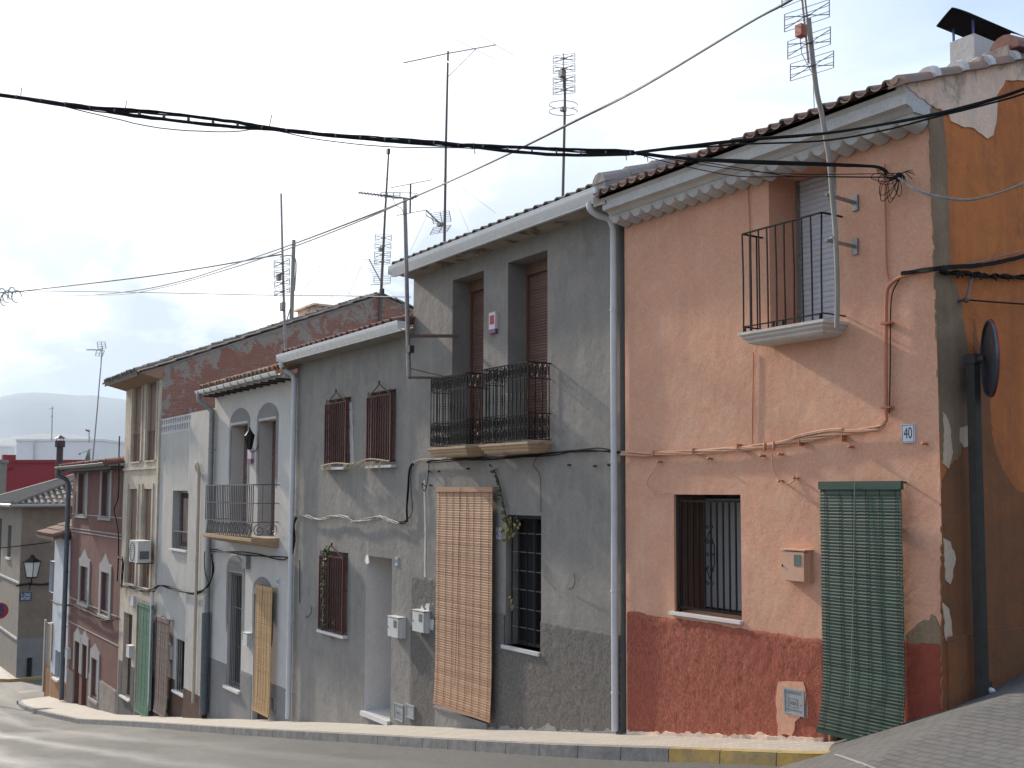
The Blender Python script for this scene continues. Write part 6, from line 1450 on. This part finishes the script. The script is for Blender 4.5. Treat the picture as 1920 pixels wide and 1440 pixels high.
# four bay antenna with loop above the tall grey house
D = depth_of(1057, 350, 9.4)
an = empty('tv_antenna', at(1056, 352, D), 'straight mast with four small grid bays and a round loop above the tall grey house', 'antenna', 'television antennas')
mast(an, [(1059, 132), (1059, 200), (1055, 380)], .020, .024, D, 'galv_dark'); mast(an, [(1056, 100), (1056, 165)], .010, .010, D-.03, 'galv', 'boom')
bays(an, D-.03, [(1037, 105, 1078, 100, 15), (1037, 123, 1078, 119, 15), (1037, 145, 1078, 140, 15), (1037, 163, 1078, 159, 15)], .0045, fwd=.1)
box_at(an, 1054, 138, D-.06, .1, .11, 'amp_grey')
b = MB(); c = at(1056, 200, D-.04)
for dz, gap in ((.03, 35), (-.08, 0)):
    b.tube([c+RV*.22*math.cos(math.radians(a))+Vector((0, 0, dz))+FV*.22*math.sin(math.radians(a)) for a in range(-270+gap, 91-gap, 12)], .006, 4)
b.build('loop', M['alu'], an); box_at(an, 1056, 205, D-.02, .07, .06, 'amp_grey', 'clamp')
# VHF antenna
D = depth_of(835, 440, 9.6)
an = empty('tv_antenna', at(834, 445, D), 'tallest mast with wide long armed aerial and a folded grid at its foot', 'antenna', 'television antennas')
mast(an, [(840, 96), (836, 270), (833, 480)], .020, .028, D, 'galv_dark')
b = MB(); b.tube([at(756, 118, D-.9), at(840, 100, D), at(930, 84, D+.9)], .011, 5); b.tube([at(838, 146, D), at(892, 92, D+.5)], .008, 4); b.build('boom', M['alu'], an)
b = MB()
for (x0, y0, x1, y1, dd) in ((755, 118, 791, 136, -.9), (820, 104, 864, 128, -.2), (827, 110, 862, 127, -.2), (856, 97, 893, 117, .2), (853, 74, 926, 110, .5), (896, 65, 963, 103, .9)): b.tube([at(x0, y0, D+dd+.4), at(x1, y1, D+dd-.4)], .006, 4)
b.build('elements', M['alu'], an)
b = MB()
def quadgrid(mb, D_, tl, tr, bl_, br, n, m_=2, r=.005):
    for k in range(n):
        t = k/(n-1); a = at(tl[0]+(bl_[0]-tl[0])*t, tl[1]+(bl_[1]-tl[1])*t, D_); c = at(tr[0]+(br[0]-tr[0])*t, tr[1]+(br[1]-tr[1])*t, D_); mb.tube([a, c], r, 4)
    for k in range(m_+1):
        t = k/m_; a = at(tl[0]+(tr[0]-tl[0])*t, tl[1]+(tr[1]-tl[1])*t, D_); c = at(bl_[0]+(br[0]-bl_[0])*t, bl_[1]+(br[1]-bl_[1])*t, D_); mb.tube([a, c], r*1.5, 4)
quadgrid(b, D-.05, (808, 400), (842, 395), (813, 420), (846, 415), 7); quadgrid(b, D-.05, (813, 427), (846, 422), (806, 440), (838, 434), 5)
b.tube([at(799, 394, D-.5), at(830, 424, D-.05)], .014, 5); b.tube([at(799, 394, D-.5), at(799, 404, D-.5), at(826, 420, D-.1)], .008, 4); b.build('folded_grid', M['alu'], an)
box_at(an, 825, 421, D-.12, .12, .06, 'amp_grey', 'dipole_box')
# mast fixed to the left edge of the tall grey house
D = depth_of(765, 710, 7.4)
an = empty('tv_antenna', at(765, 712, D), 'mast bracketed to the tall grey house with a horizontal yagi on top', 'antenna', 'television antennas')
mast(an, [(759, 372), (762, 500), (764, 600), (767, 705)], .030, .034, D, 'galv')
b = MB(); b.tube([at(672, 361, D-.4), at(757, 371, D), at(775, 373, D+.1)], .012, 5); b.tube([at(770, 345, D+.05), at(769, 400, D+.05)], .014, 5)
b.tube([at(733, 352, D-.3), at(810, 337, D+.3)], .007, 4); b.tube([at(744, 404, D-.25), at(798, 394, D+.25)], .007, 4); b.build('boom', M['galv_dark'], an)
b = MB()
for i in range(11): x = 676+i*6; y = 361.5+i*.7; b.tube([at(x+3, y-3, D-.4+i*.04+.25), at(x-3, y+3, D-.4+i*.04-.25)], .006, 4)
quadgrid(b, D-.15, (714, 361), (750, 362), (714, 369), (750, 371), 3, 3); b.tube(curve([at(715, 361, D-.2), at(776, 362, D+.1), at(782, 366, D+.12), at(778, 371, D+.1), at(735, 372, D)], 4), .006, 4); b.build('elements', M['alu'], an)
b = MB(); b.tube(curve([at(737, 371, D-.1), at(742, 385, D-.1), at(757, 402, D-.03), at(760, 500, D-.04), at(768, 690, D-.04), at(785, 708, D), at(805, 712, D)], 5), .005, 4); b.build('lead', M['cable_pale'], an)
box_at(an, 769, 655, D-.04, .12, .11, 'grey_box', 'junction_box')
b = MB(); m1_ = at(764, 630, D); w1p = W(828, 622, 7.995); m2_ = at(766, 708, D); w2p = W(806, 712, 7.995)
b.bar(m1_, Vector((m1_.x+.45, 8.0, m1_.z)), .045); b.build('wall_bracket', M['rust'], an); b = MB(); b.bar(m2_, Vector((m2_.x+.35, 8.0, m2_.z)), .035); b.bar(at(766, 690, D), Vector((m2_.x+.3, 7.98, m2_.z)), .012); b.build('wall_bracket', M['rust'], an)
# mast on the brick gable ridge
D = depth_of(713, 560, 1)*0 + (Vector((X48M+.12, YR48, 0)).dot(FV))
D = D + ZR48*FV.z
an = empty('tv_antenna', at(714, 606, D), 'slim mast with grid bays and small slanting yagi on the brick gable peak', 'antenna', 'television antennas')
mast(an, [(729, 281), (722, 400), (716, 520), (712, 608)], .026, .055, D, 'galv_dark'); box_at(an, 728, 284, D, .12, .16, 'grey_box', 'mast_cap')
bays(an, D-.1, [(704, 440, 734, 440, 12), (703, 455, 733, 455, 12), (702, 472, 732, 471, 12), (702, 487, 731, 486, 9)], .007, fwd=.15)
b = MB(); b.tube([at(692, 486, D-.7), at(714, 528, D-.1)], .018, 5)
for i in range(9): t = i/9; x = 692+20*t; y = 486+36*t; b.tube([at(x-11+2*t, y+1, D-.7+.5*t), at(x+13-2*t, y-1, D-.7+.5*t)], .006, 4)
quadgrid(b, D-.1, (701, 518), (732, 518), (701, 530), (732, 530), 4, 2, .007); b.tube([at(695, 534, D-.1), at(732, 532, D-.1)], .012, 4); b.build('slanting_yagi', M['alu'], an)
box_at(an, 713, 460+8, D-.15, .12, .12, 'amp_grey'); box_at(an, 716, 549, D, .2, .25, 'grey_box', 'mast_clamp')
# mast over the pale grey house
D = depth_of(537, 665, 8.6)
an = empty('tv_antenna', at(537, 668, D), 'leaning thin mast with a narrow four bay grid above the pale grey house roof', 'antenna', 'television antennas')
mast(an, [(527, 363), (529, 450), (532, 560), (536, 668)], .020, .032, D, 'galv')
bays(an, D-.08, [(514, 489, 543, 484, 14), (514, 508, 543, 503, 14), (515, 527, 543, 521, 14), (515, 545, 543, 539, 10)], .006, fwd=.12)
box_at(an, 523, 520, D-.12, .12, .14, 'amp_grey'); box_at(an, 530, 575, D-.04, .15, .18, 'amp_grey', 'splitter_box')
# wooden pole behind the brick gable
D = 33.
po = empty('service_pole', at(547, 610, D), 'grey wooden pole with cables rising behind the brick gable', 'pole')
b = MB(); b.tube([at(551, 450, D), at(546, 615, D)], .055, 8, r2=.065); b.build('post', M['wood_pole'], po, smooth=True)
b = MB(); b.tube(curve([at(525, 482, D-.1), at(540, 479, D-.1), at(552, 483, D-.1), at(555, 500, D-.1), at(552, 545, D-.08)], 5), .02, 5); b.tube([at(552, 520, D-.1), at(551, 545, D-.1)], .05, 5); b.tube([at(538, 600, D-.1), at(546, 572, D-.05)], .02, 4); b.build('cable_tail', M['cable_pale'], po)
# far left antennas
for (label, D, ms, br, hd) in (
    ('tall leaning mast with a small aerial head rising behind the rose house', 56, [(192, 650), (183, 760), (174, 862)], .035, 1),
    ('faint thin mast above the long white building, left of the flue', 112, [(98, 762), (97, 826)], .05, 2),
    ('small aerial on the roof edge of the long white building, right of the flue', 112, [(167, 805), (167, 830)], .05, 3)):
    an = empty('tv_antenna', at(ms[-1][0], ms[-1][1], D), label, 'antenna', 'television antennas'); mast(an, ms, br*.8, br, D, 'galv'); b = MB()
    if hd == 1:
        quadgrid(b, D-.1, (182, 641), (197, 641), (184, 654), (199, 653), 4, 2, .014); quadgrid(b, D-.1, (181, 657), (196, 657), (179, 667), (192, 668), 3, 2, .014); b.tube([at(162, 656, D-.4), at(192, 656, D)], .035, 4); b.build('aerial_head', M['galv'], an)
    elif hd == 2:
        b.tube([at(92, 767, D), at(101, 765, D)], .03, 4); b.tube([at(96, 781, D), at(99, 780, D)], .06, 4); b.build('cross_arm', M['galv'], an)
    else:
        b.tube([at(161, 806, D), at(168, 809, D)], .12, 4); b.tube([at(166, 821, D), at(171, 821, D)], .04, 4); b.build('aerial_head', M['galv_dark'], an)

# ================================================================ WIRES
def air(name, pts, r, mat, label, n=6, sm=5, cat='cable', strands=1, spread=0, jit=0, group=None, r2=None):
    mb = MB()
    for s in range(strands):
        C = curve([at(x, y, D) for x, y, D in pts], sm); P = []; ph = R_.uniform(0, 6.28)
        for i, p in enumerate(C):
            a = ph+i*.16; o = Vector((0, math.cos(a)*spread, math.sin(a)*spread)) if strands > 1 else Vector((0, 0, 0))
            P.append(p+o+Vector((0, 0, R_.uniform(-jit, jit))))
        mb.tube(P, r*R_.uniform(.85, 1.1), n, r2=r2)
    return tag(mb.build(name, M[mat], smooth=True), label, cat, group)
def lin(x, xa, da, xb, db): t = (x-xa)/(xb-xa); return 1/((1/da)+(1/db-1/da)*t)
BP = [(-420, 120), (-200, 153), (-90, 168), (0, 178), (100, 192), (200, 206), (300, 218), (420, 232), (500, 241), (620, 254), (740, 264), (840, 270), (960, 280), (1060, 286), (1190, 287)]
bd = lambda x: 8.2+1.0*(x+420)/1610
cbn = empty('overhead_cable_bundle', at(700, 260, bd(700)), 'thick black bundle of overhead cables crossing the sky from the left edge', 'cable')
mb = MB()
for s in range(9):
    C = curve([at(x, y, bd(x)) for x, y in BP], 6); ph = R_.uniform(0, 6.28); sp = R_.uniform(.4, 1.2)*.013; P = []
    for i, p in enumerate(C):
        a = ph+i*.09; P.append(p+Vector((0, math.cos(a)*sp, (.028 if s < 4 else -.022)*max(0, math.sin(i*.17+1.2))**.8+math.sin(a*1.0)*sp*(1+.5*math.sin(i*.21+s))+R_.uniform(-.003, .003))))
    mb.tube(P, R_.uniform(.0055, .0095), 6)
mb.build('strands', M['cable'], cbn, smooth=True)
BP2 = [(-420, 118), (-200, 152), (0, 181), (80, 191), (180, 214), (300, 240), (420, 247), (500, 243), (600, 262), (740, 276), (860, 277), (960, 283)]
air('loose_overhead_cable', [(x, y, bd(x)-.03) for x, y in BP2], .004, 'cable', 'thin slack cable sagging just under the thick black bundle', jit=.002)
for px, py in ((38, 184), (234, 208), (505, 234), (885, 276), (1168, 288), (1208, 292)):
    tt = MB(); p = at(px, py, bd(px)-.04); tt.tube([p+Vector((0, 0, -.02)), p+Vector((.03, 0, .03)), p+Vector((.05, 0, .07*(1 if px < 800 else -1)))], .0035, 4); tt.build('tie_end', M['cable'], cbn)
for k in range(26):
    px = 30+k*46; 
    for (a, ya), (c, yc) in zip(BP, BP[1:]):
        if a <= px <= c: py = ya+(yc-ya)*(px-a)/(c-a)
    tt = MB(); p = at(px, py, bd(px)); q_ = at(px+3, py+.3, bd(px)); tt.tube([p, q_], .017, 8); tt.build('cable_tie', M['galv_dark'], cbn)
rb = MB()
R1 = [(1190, 287, 9.2), (1280, 276, 9.2), (1400, 262, 9.1), (1540, 250, 8.9), (1650, 233, 8.7), (1760, 212, 8.5), (1860, 187, 8.3), (1925, 166, 8.2), (2060, 118, 8), (2700, -130, 7.4)]
R2 = [(1190, 287, 9.2), (1270, 279, 9.2), (1400, 270, 9.1), (1540, 264, 8.9), (1650, 246, 8.7), (1760, 218, 8.5), (1860, 193, 8.3), (1925, 174, 8.2), (2060, 126, 8), (2700, -118, 7.4)]
air('overhead_cable', R1, .011, 'cable', 'upper of the twin black cables running over the scalloped cornice to the right edge', jit=.001, strands=2, spread=.006)
air('overhead_cable', R2, .009, 'cable', 'lower of the twin black cables running over the scalloped cornice to the right edge', jit=.001)
air('overhead_cable', [(1190, 288, 9.2), (1270, 297, 9.2), (1360, 302, 9.3), (1480, 306, 9.3), (1570, 308, 9.35), (1640, 311, 9.45), (1662, 322, 9.5)], .010, 'cable', 'thickest black cable ending in the tangle beside the salmon house balcony', strands=3, spread=.012, jit=.001)
for k, (y1, y2, y3) in enumerate(((305, 322, 326), (300, 318, 330), (312, 334, 331))):
    air('service_cable', [(1195, 289, 9.2), (1260, y1-6, 9.2), (1380, y2-4, 9.3), (1480, y3, 9.35), (1560, y3+1, 9.4), (1680, y3+(2 if k else -1), 9.52)], .0042, 'cable', ('upper', 'middle', 'lowest')[k]+' thin cable running to the tangle under the thick one', jit=.0008)
tg = MB(); rr = random.Random(9); cA_ = Vector(W(1685, 332, 7.9))
for k in range(9):
    a0 = rr.uniform(150, 290); L_ = rr.uniform(.18, .30); ctr = cA_+Vector((math.cos(math.radians(a0))*L_*.55, -.02, math.sin(math.radians(a0))*L_*.45))
    tg.tube(curve([cA_, ctr+Vector((-.04, -.03, .05)), cA_+Vector((math.cos(math.radians(a0))*L_, -.03, math.sin(math.radians(a0))*L_)), ctr+Vector((.05, -.02, -.05)), cA_], 5), .0038, 4)
for k in range(7):
    a0 = rr.uniform(-60, 40); L_ = rr.uniform(.08, .2); tg.tube(curve([cA_, cA_+Vector((L_*.5, -.03, .02)), cA_+Vector((math.cos(math.radians(a0))*L_, -.02, math.sin(math.radians(a0))*L_))], 4), .004, 4)
tg.blob(cA_, .035, .03, .045); tag(tg.build('cable_tangle', M['cable']), 'tangled knot of black cables and loops on the salmon wall', 'cable tangle')
air('draped_cable', [(1685, 335, 9.5), (1720, 357, 9.3), (1760, 369, 9.2), (1815, 374, 9.1), (1870, 361, 9.0), (1925, 338, 8.9), (2000, 290, 8.8), (2700, -60, 8.4)], .006, 'cable_pale', 'pale cables drooping from the tangle across the ochre wall', strands=3, spread=.010)
sw = [(1560, -55), (1480, 3), (1400, 47), (1200, 166), (1080, 226), (960, 285), (840, 341), (760, 376), (700, 401), (550, 458), (430, 499), (340, 527), (250, 545), (150, 553), (45, 547)]
air('suspended_wire', [(x, y, lin(x, 1480, 8., 45, 45.)) for x, y in sw], .0085, 'cable_steel', 'long diagonal wire rising from the far left to the top of the picture', strands=2, spread=.006)
air('suspended_wire', [(780, 366, lin(780, 1480, 8., 45, 45.)), (700, 404, lin(700, 1480, 8., 45, 45.)), (550, 463, lin(550, 1480, 8., 45, 45.)), (430, 504, lin(430, 1480, 8., 45, 45.)), (300, 540, 28), (200, 553, 34), (45, 548, 45)], .010, 'cable_steel', 'second thinner wire following the diagonal one on its lower half')
air('suspended_wire', [(45, 545, 45), (180, 530, 42), (300, 515, 40), (430, 494, 36), (490, 483, 34), (528, 477, 33)], .022, 'cable_steel', 'dark wire climbing gently from the far left to the wooden pole')
air('suspended_wire', [(45, 545, 45), (250, 548, 42), (480, 553, 38), (600, 554, 35), (770, 557, 25)], .012, 'cable_steel', 'faint level wire passing behind the antenna masts')
cu = MB(); rr = random.Random(2)
for k, (x, y) in enumerate(((3, 552), (14, 556), (22, 550), (31, 556), (8, 562))):
    c = at(x, y, 45); cu.tube([c+RV*(.16*math.cos(a/10*6.28)*(1+.3*(k % 2)))+Vector((0, 0, .26*math.sin(a/10*6.28))) for a in range(9)], .022, 4)
cu.tube([at(-30, 551, 45), at(45, 546, 45)], .03, 4); tag(cu.build('coiled_wire', M['galv']), 'small curled loops of pale wire hanging at the left edge of the sky', 'wire loops')
for gi, (a, c) in enumerate((((553, 457, 33), (668, 562, 33)), ((728, 300, 33), (560, 560, 30)), ((726, 330, 33), (620, 560, 30)), ((722, 400, 33), (650, 560, 32)), ((718, 536, 33), (768, 580, 26)), ((836, 330, 18), (770, 470, 20)), ((838, 335, 18), (890, 460, 17)), ((838, 330, 18), (930, 400, 17)))): gw = MB(); gw.tube([at(*a), at(*c)], .0045 if a[2] > 25 else .0028, 3); tag(gw.build('guy_wire', M['cable_steel']), 'hair thin stay wire slanting down from the '+('wooden pole', 'brick gable mast', 'tallest mast')[0 if gi == 0 else 1 if gi < 5 else 2], 'guy wire', 'stay wires of the antenna masts')
# cables along the facades
pb = cable('wall_cable', [(1165, 850), (1220, 851), (1300, 848), (1380, 842), (1440, 836), (1500, 826), (1560, 815), (1620, 807), (1650, 801), (1662, 786)], .010, 'cable_paint', 'painted cable bundle running across the salmon wall above the window', strands=5, spread=.020, jit=.003, Y=7.955)
cable('wall_cable', [(1440, 835), (1476, 827), (1498, 818), (1548, 808), (1580, 806)], .022, 'cable_paint', 'thick painted cable joint above the painted bundle on the salmon wall', Y=7.95)
co_ = cable('wall_conduit', [(1662, 790), (1661, 700), (1661, 620), (1662, 560), (1666, 538), (1684, 522), (1710, 514), (1742, 508), (1758, 505, 7.95)], .021, 'cable_orange', 'orange painted conduit bending down the salmon wall to the right of the balcony', Y=7.95, n=8)
cable('wall_conduit', [(1659, 308), (1660, 380), (1662, 480), (1665, 520), (1672, 527)], .009, 'cable_orange', 'slim orange conduit below the tangle of cables', Y=7.975)
cable('wall_cable', [(1668, 775), (1669, 700), (1669, 620), (1672, 560), (1682, 530), (1690, 518)], .006, 'cable', 'pair of black cables beside the orange conduit', Y=7.95, strands=2, spread=.009)
cable('wall_cable', [(1410, 832), (1412, 700), (1412, 660)], .007, 'cable_orange', 'thin orange cable dropping from the balcony to the painted bundle', Y=7.985)
cable('wall_cable', [(1407, 470), (1405, 400), (1403, 345), (1412, 341), (1445, 338)], .006, 'cable_orange', 'thin cable climbing beside the balcony opening', Y=7.985)
cable('wall_cable', [(1447, 852), (1450, 880), (1460, 898), (1472, 908), (1484, 904), (1496, 894)], .007, 'cable_paint', 'painted loop of cable hanging under the bundle near the green blind', Y=7.95)
cable('wall_cable', [(1237, 868), (1222, 888), (1214, 905), (1220, 918), (1236, 926), (1256, 922)], .005, 'cable_paint', 'thin painted loop of cable left of the barred window', Y=7.96)
for px, py in ((1434, 838), (1451, 836)): cb = MB(); x, y, z = W(px, py, 7.94); cb.blob((x, y, z), .02, .02, .05, 8, 5); cb.build('joint', M['cable_orange'], pb)
for px, py in ((1662, 606), (1662, 764), (1226, 850), (1300, 846), (1384, 838), (1500, 830), (1580, 822)): cb = MB(); x, y, z = W(px, py, 7.95); cb.box(x-.05 if px > 1600 else x-.006, x+.05 if px > 1600 else x+.006, 7.93, 8.0, z-.010 if px > 1600 else z-.03, z+.010 if px > 1600 else z+.03); cb.build('clip', M['cable_orange'], pb if px < 1600 else co_)
# on the ochre side wall
def side(pts, r, mat, label, name='wall_cable', strands=1, spread=0, X=X40R+.05, jit=0, sm=5, n=6):
    mb = MB()
    for s in range(strands):
        ph = R_.uniform(0, 6.28); P = []
        C = curve([(X if len(p) < 3 else p[2], *xp(p[0], p[1], X if len(p) < 3 else p[2])) for p in pts], sm)
        for i, p in enumerate(C): P.append(p+Vector((0, math.cos(ph+i)*spread, math.sin(ph+i)*spread+R_.uniform(-jit, jit))))
        mb.tube(P, r, n)
    return tag(mb.build(name, M[mat], smooth=True), label, 'cable')
mb = MB(); C = curve([W(1690, 516, 7.94), W(1720, 511, 7.93), W(1757, 506, 7.92)]+[(X40R+.07, *xp(a, c_2, X40R+.07)) for a, c_2 in ((1782, 503), (1825, 501), (1872, 494), (1925, 481), (2000, 462), sidepx(13, 4.0))], 5)
for s in range(3): mb.tube([p+Vector((0, 0, .012*s+R_.uniform(-.003, .003))) for p in C], .009, 6)
tag(mb.build('wall_cable', M['cable']), 'black cables rounding the corner from the salmon wall onto the ochre wall', 'cable')
side([(1764, 511), (1790, 511), (1825, 513), (1850, 517), (1880, 518), (1930, 520), (2000, 524), sidepx(13, 1.9)], .013, 'cable', 'heavy black cable strip on the ochre wall just below the bent one', strands=3, spread=.014, jit=.004)
side([(1774, 500), (1830, 492), (1880, 478), (1930, 466), (2000, 445), sidepx(13, 4.2)], .004, 'cable_pale', 'thin grey wire slanting upward on the ochre wall')
side([(1812, 562), (1860, 566), (1930, 571), (2000, 577), sidepx(13, 1.5)], .008, 'cable', 'single black wire leaving the insulator on the ochre wall', X=X40R+.09)
b = MB(); a = Vector((X40R+.07, *xp(1822, 520, X40R+.07))); c = Vector((X40R+.09, *xp(1812, 562, X40R+.09))); b.tube([a, c], .012, 6); b.blob(c, .03, .022, .03); b.tube([c, (X40R, c.y, c.z)], .014, 6); tag(b.build('wire_insulator', M['galv_dark']), 'small insulator on an iron stay fixed to the ochre wall', 'insulator')
b = MB(); rr = random.Random(4)
for k in range(26):
    t = rr.random(); y, z = xp(1790+t*100, 512+t*6, X40R+.06); b.tube([(X40R+.07, y, z), (X40R+.08, y+rr.uniform(-.02, .05), z-rr.uniform(.0, .05)), (X40R+.07, y+rr.uniform(0, .06), z-rr.uniform(-.01, .03))], .007, 4)
tag(b.build('frayed_tape', M['cable']), 'frayed black tape hanging from the heavy cable on the ochre wall', 'tape')
# grey houses
cable('wall_cable', [(800, 866), (860, 862), (905, 860), (960, 856), (1030, 852), (1080, 846), (1130, 843), (1166, 849)], .009, 'cable', 'black cable bundle running under the narrow balconies to the white downpipe', strands=4, spread=.018, jit=.003, Y=7.95)
cable('wall_cable', [(772, 868), (790, 862), (815, 862), (838, 860)], .007, 'cable_pale', 'pale dusty cables at the top of the bend beside the light wooden blind', strands=3, spread=.012, Y=7.95)
cable('wall_cable', [(775, 868), (768, 880), (765, 920), (763, 960), (763, 975), (755, 980), (745, 980)], .010, 'cable', 'black cables dropping between the two grey houses', strands=3, spread=.022, Y=7.95)
cable('wall_cable', [(772, 876), (770, 900), (773, 940), (772, 962), (764, 974)], .006, 'cable', 'slack black cable bowing beside the dropping ones', strands=2, spread=.008, Y=7.93)
cable('wall_cable', [(804, 864), (804, 880), (801, 905), (796, 921), (792, 912), (792, 906), (797, 912)], .007, 'cable', 'short black cable ending in a hook beside the light wooden blind', Y=7.94)
cable('wall_cable', [(556, 968), (575, 968), (600, 974), (625, 969), (650, 970), (662, 978), (690, 974), (715, 970), (735, 978), (750, 981)], .010, 'cable_pale', 'dusty pale cable wandering across the low weathered house', strands=3, spread=.02, jit=.006, Y=7.94)
cable('wall_cable', [(556, 969), (552, 985), (552, 1010), (549, 1036), (540, 1046), (520, 1046), (480, 1040), (440, 1036), (400, 1032), (384, 1033)], .014, 'cable', 'black cable bundle sagging under the long balcony of the pale grey house', strands=3, spread=.03, jit=.004, Y=7.92)
cable('wall_cable', [(384, 1034), (383, 1050), (385, 1075), (390, 1090)], .012, 'cable', 'black cable looping down at the left end of the long balcony', Y=7.82)
cable('wall_cable', [(398, 1040), (400, 1065), (394, 1090), (384, 1106), (366, 1112), (335, 1106), (308, 1100), (296, 1100)], .016, 'cable', 'black cable running low across the off white house', strands=3, spread=.03, jit=.006, Y=7.84)
cable('wall_cable', [(296, 1100), (286, 1107), (268, 1106), (246, 1100), (226, 1100)], .018, 'cable', 'lumpy dark cable under the long windows of the cream house', strands=3, spread=.04, jit=.012, Y=7.9)
cable('wall_cable', [(224, 818), (223, 860), (223, 900), (221, 935), (214, 955), (218, 975), (222, 1000), (222, 1045), (220, 1090)], .022, 'cable', 'black cable snaking down between the rose house and the cream house', Y=7.9)
cable('wall_cable', [(222, 1045), (230, 1050), (229, 1080), (228, 1100)], .018, 'cable', 'looped cable at the lower left corner of the cream house', strands=3, spread=.04, Y=7.9)
cable('wall_cable', [(220, 1158), (205, 1164), (190, 1160), (165, 1146), (140, 1136), (110, 1134), (96, 1126)], .018, 'cable', 'sagging cable across the rose house and the whitewashed house', jit=.012, strands=2, spread=.03, Y=7.9)
cable('wall_cable', [(1008, 856), (1000, 872), (1012, 890), (1014, 915), (1014, 960)], .005, 'cable', 'thin black cable dropping to the barred window of the tall grey house', Y=7.97)
cable('wall_cable', [(562, 1050), (562, 1130)], .008, 'cable', 'short straight cable beside the downpipe of the pale grey house', Y=7.98)
cb = MB(); cb2 = MB(); cb.tube(curve([(XBR+.1, *bx(30, 1098)), (XBR+.1, *bx(50, 1095)), (XBR+.1, *bx(75, 1096)), (XBR+.1, *bx(96, 1094))], 5), .05, 5); cb2.tube(curve([(XBR+.1, *bx(-20, 1029)), (XBR+.1, *bx(40, 1023)), (XBR+.3, *bx(94, 1016))], 5), .03, 4)
tag(cb.build('wall_cable', M['cable']), 'thick black cable running under the street lamp on the corner house', 'cable'); tag(cb2.build('wall_cable', M['cable']), 'thin cable stretched above the street lamp across the corner house', 'cable')
# two thin hooks left in the walls
b = MB(); b2 = MB(); b.tube(curve([W(1077, 1076, 7.98), W(1078, 1092, 7.93), W(1074, 1101, 7.95), W(1066, 1105, 7.98)], 4), .005, 4); b2.tube(curve([W(583, 1137, 7.97), W(584, 1146, 7.93), W(580, 1154, 7.96), W(574, 1157, 7.98)], 4), .008, 4)
tag(b.build('wall_hook', M['iron']), 'bent black wire hook in the wall between barred window and white downpipe', 'wall hook', 'wire hooks in the walls'); tag(b2.build('wall_hook', M['iron']), 'small bent wire hook left of the lower red brown grille', 'wall hook', 'wire hooks in the walls')

# ================================================================ HAZE
b = MB(); b.box(-16500, 2600, -6100, 15500, -12.5, 505)
hz_ = b.build('haze', M['ground']); hz_['kind'] = 'stuff'
mt = bpy.data.materials.new('air'); mt.use_nodes = True; nt = mt.node_tree; nt.nodes.remove(nt.nodes['Principled BSDF'])
pv = nt.nodes.new('ShaderNodeVolumePrincipled'); pv.inputs['Color'].default_value = (.62, .78, 1, 1); pv.inputs['Density'].default_value = HAZE; pv.inputs['Anisotropy'].default_value = .2
nt.links.new(pv.outputs[0], nt.nodes['Material Output'].inputs['Volume'])
hz_.data.materials.clear(); hz_.data.materials.append(mt)
hz_.display_type = 'WIRE'
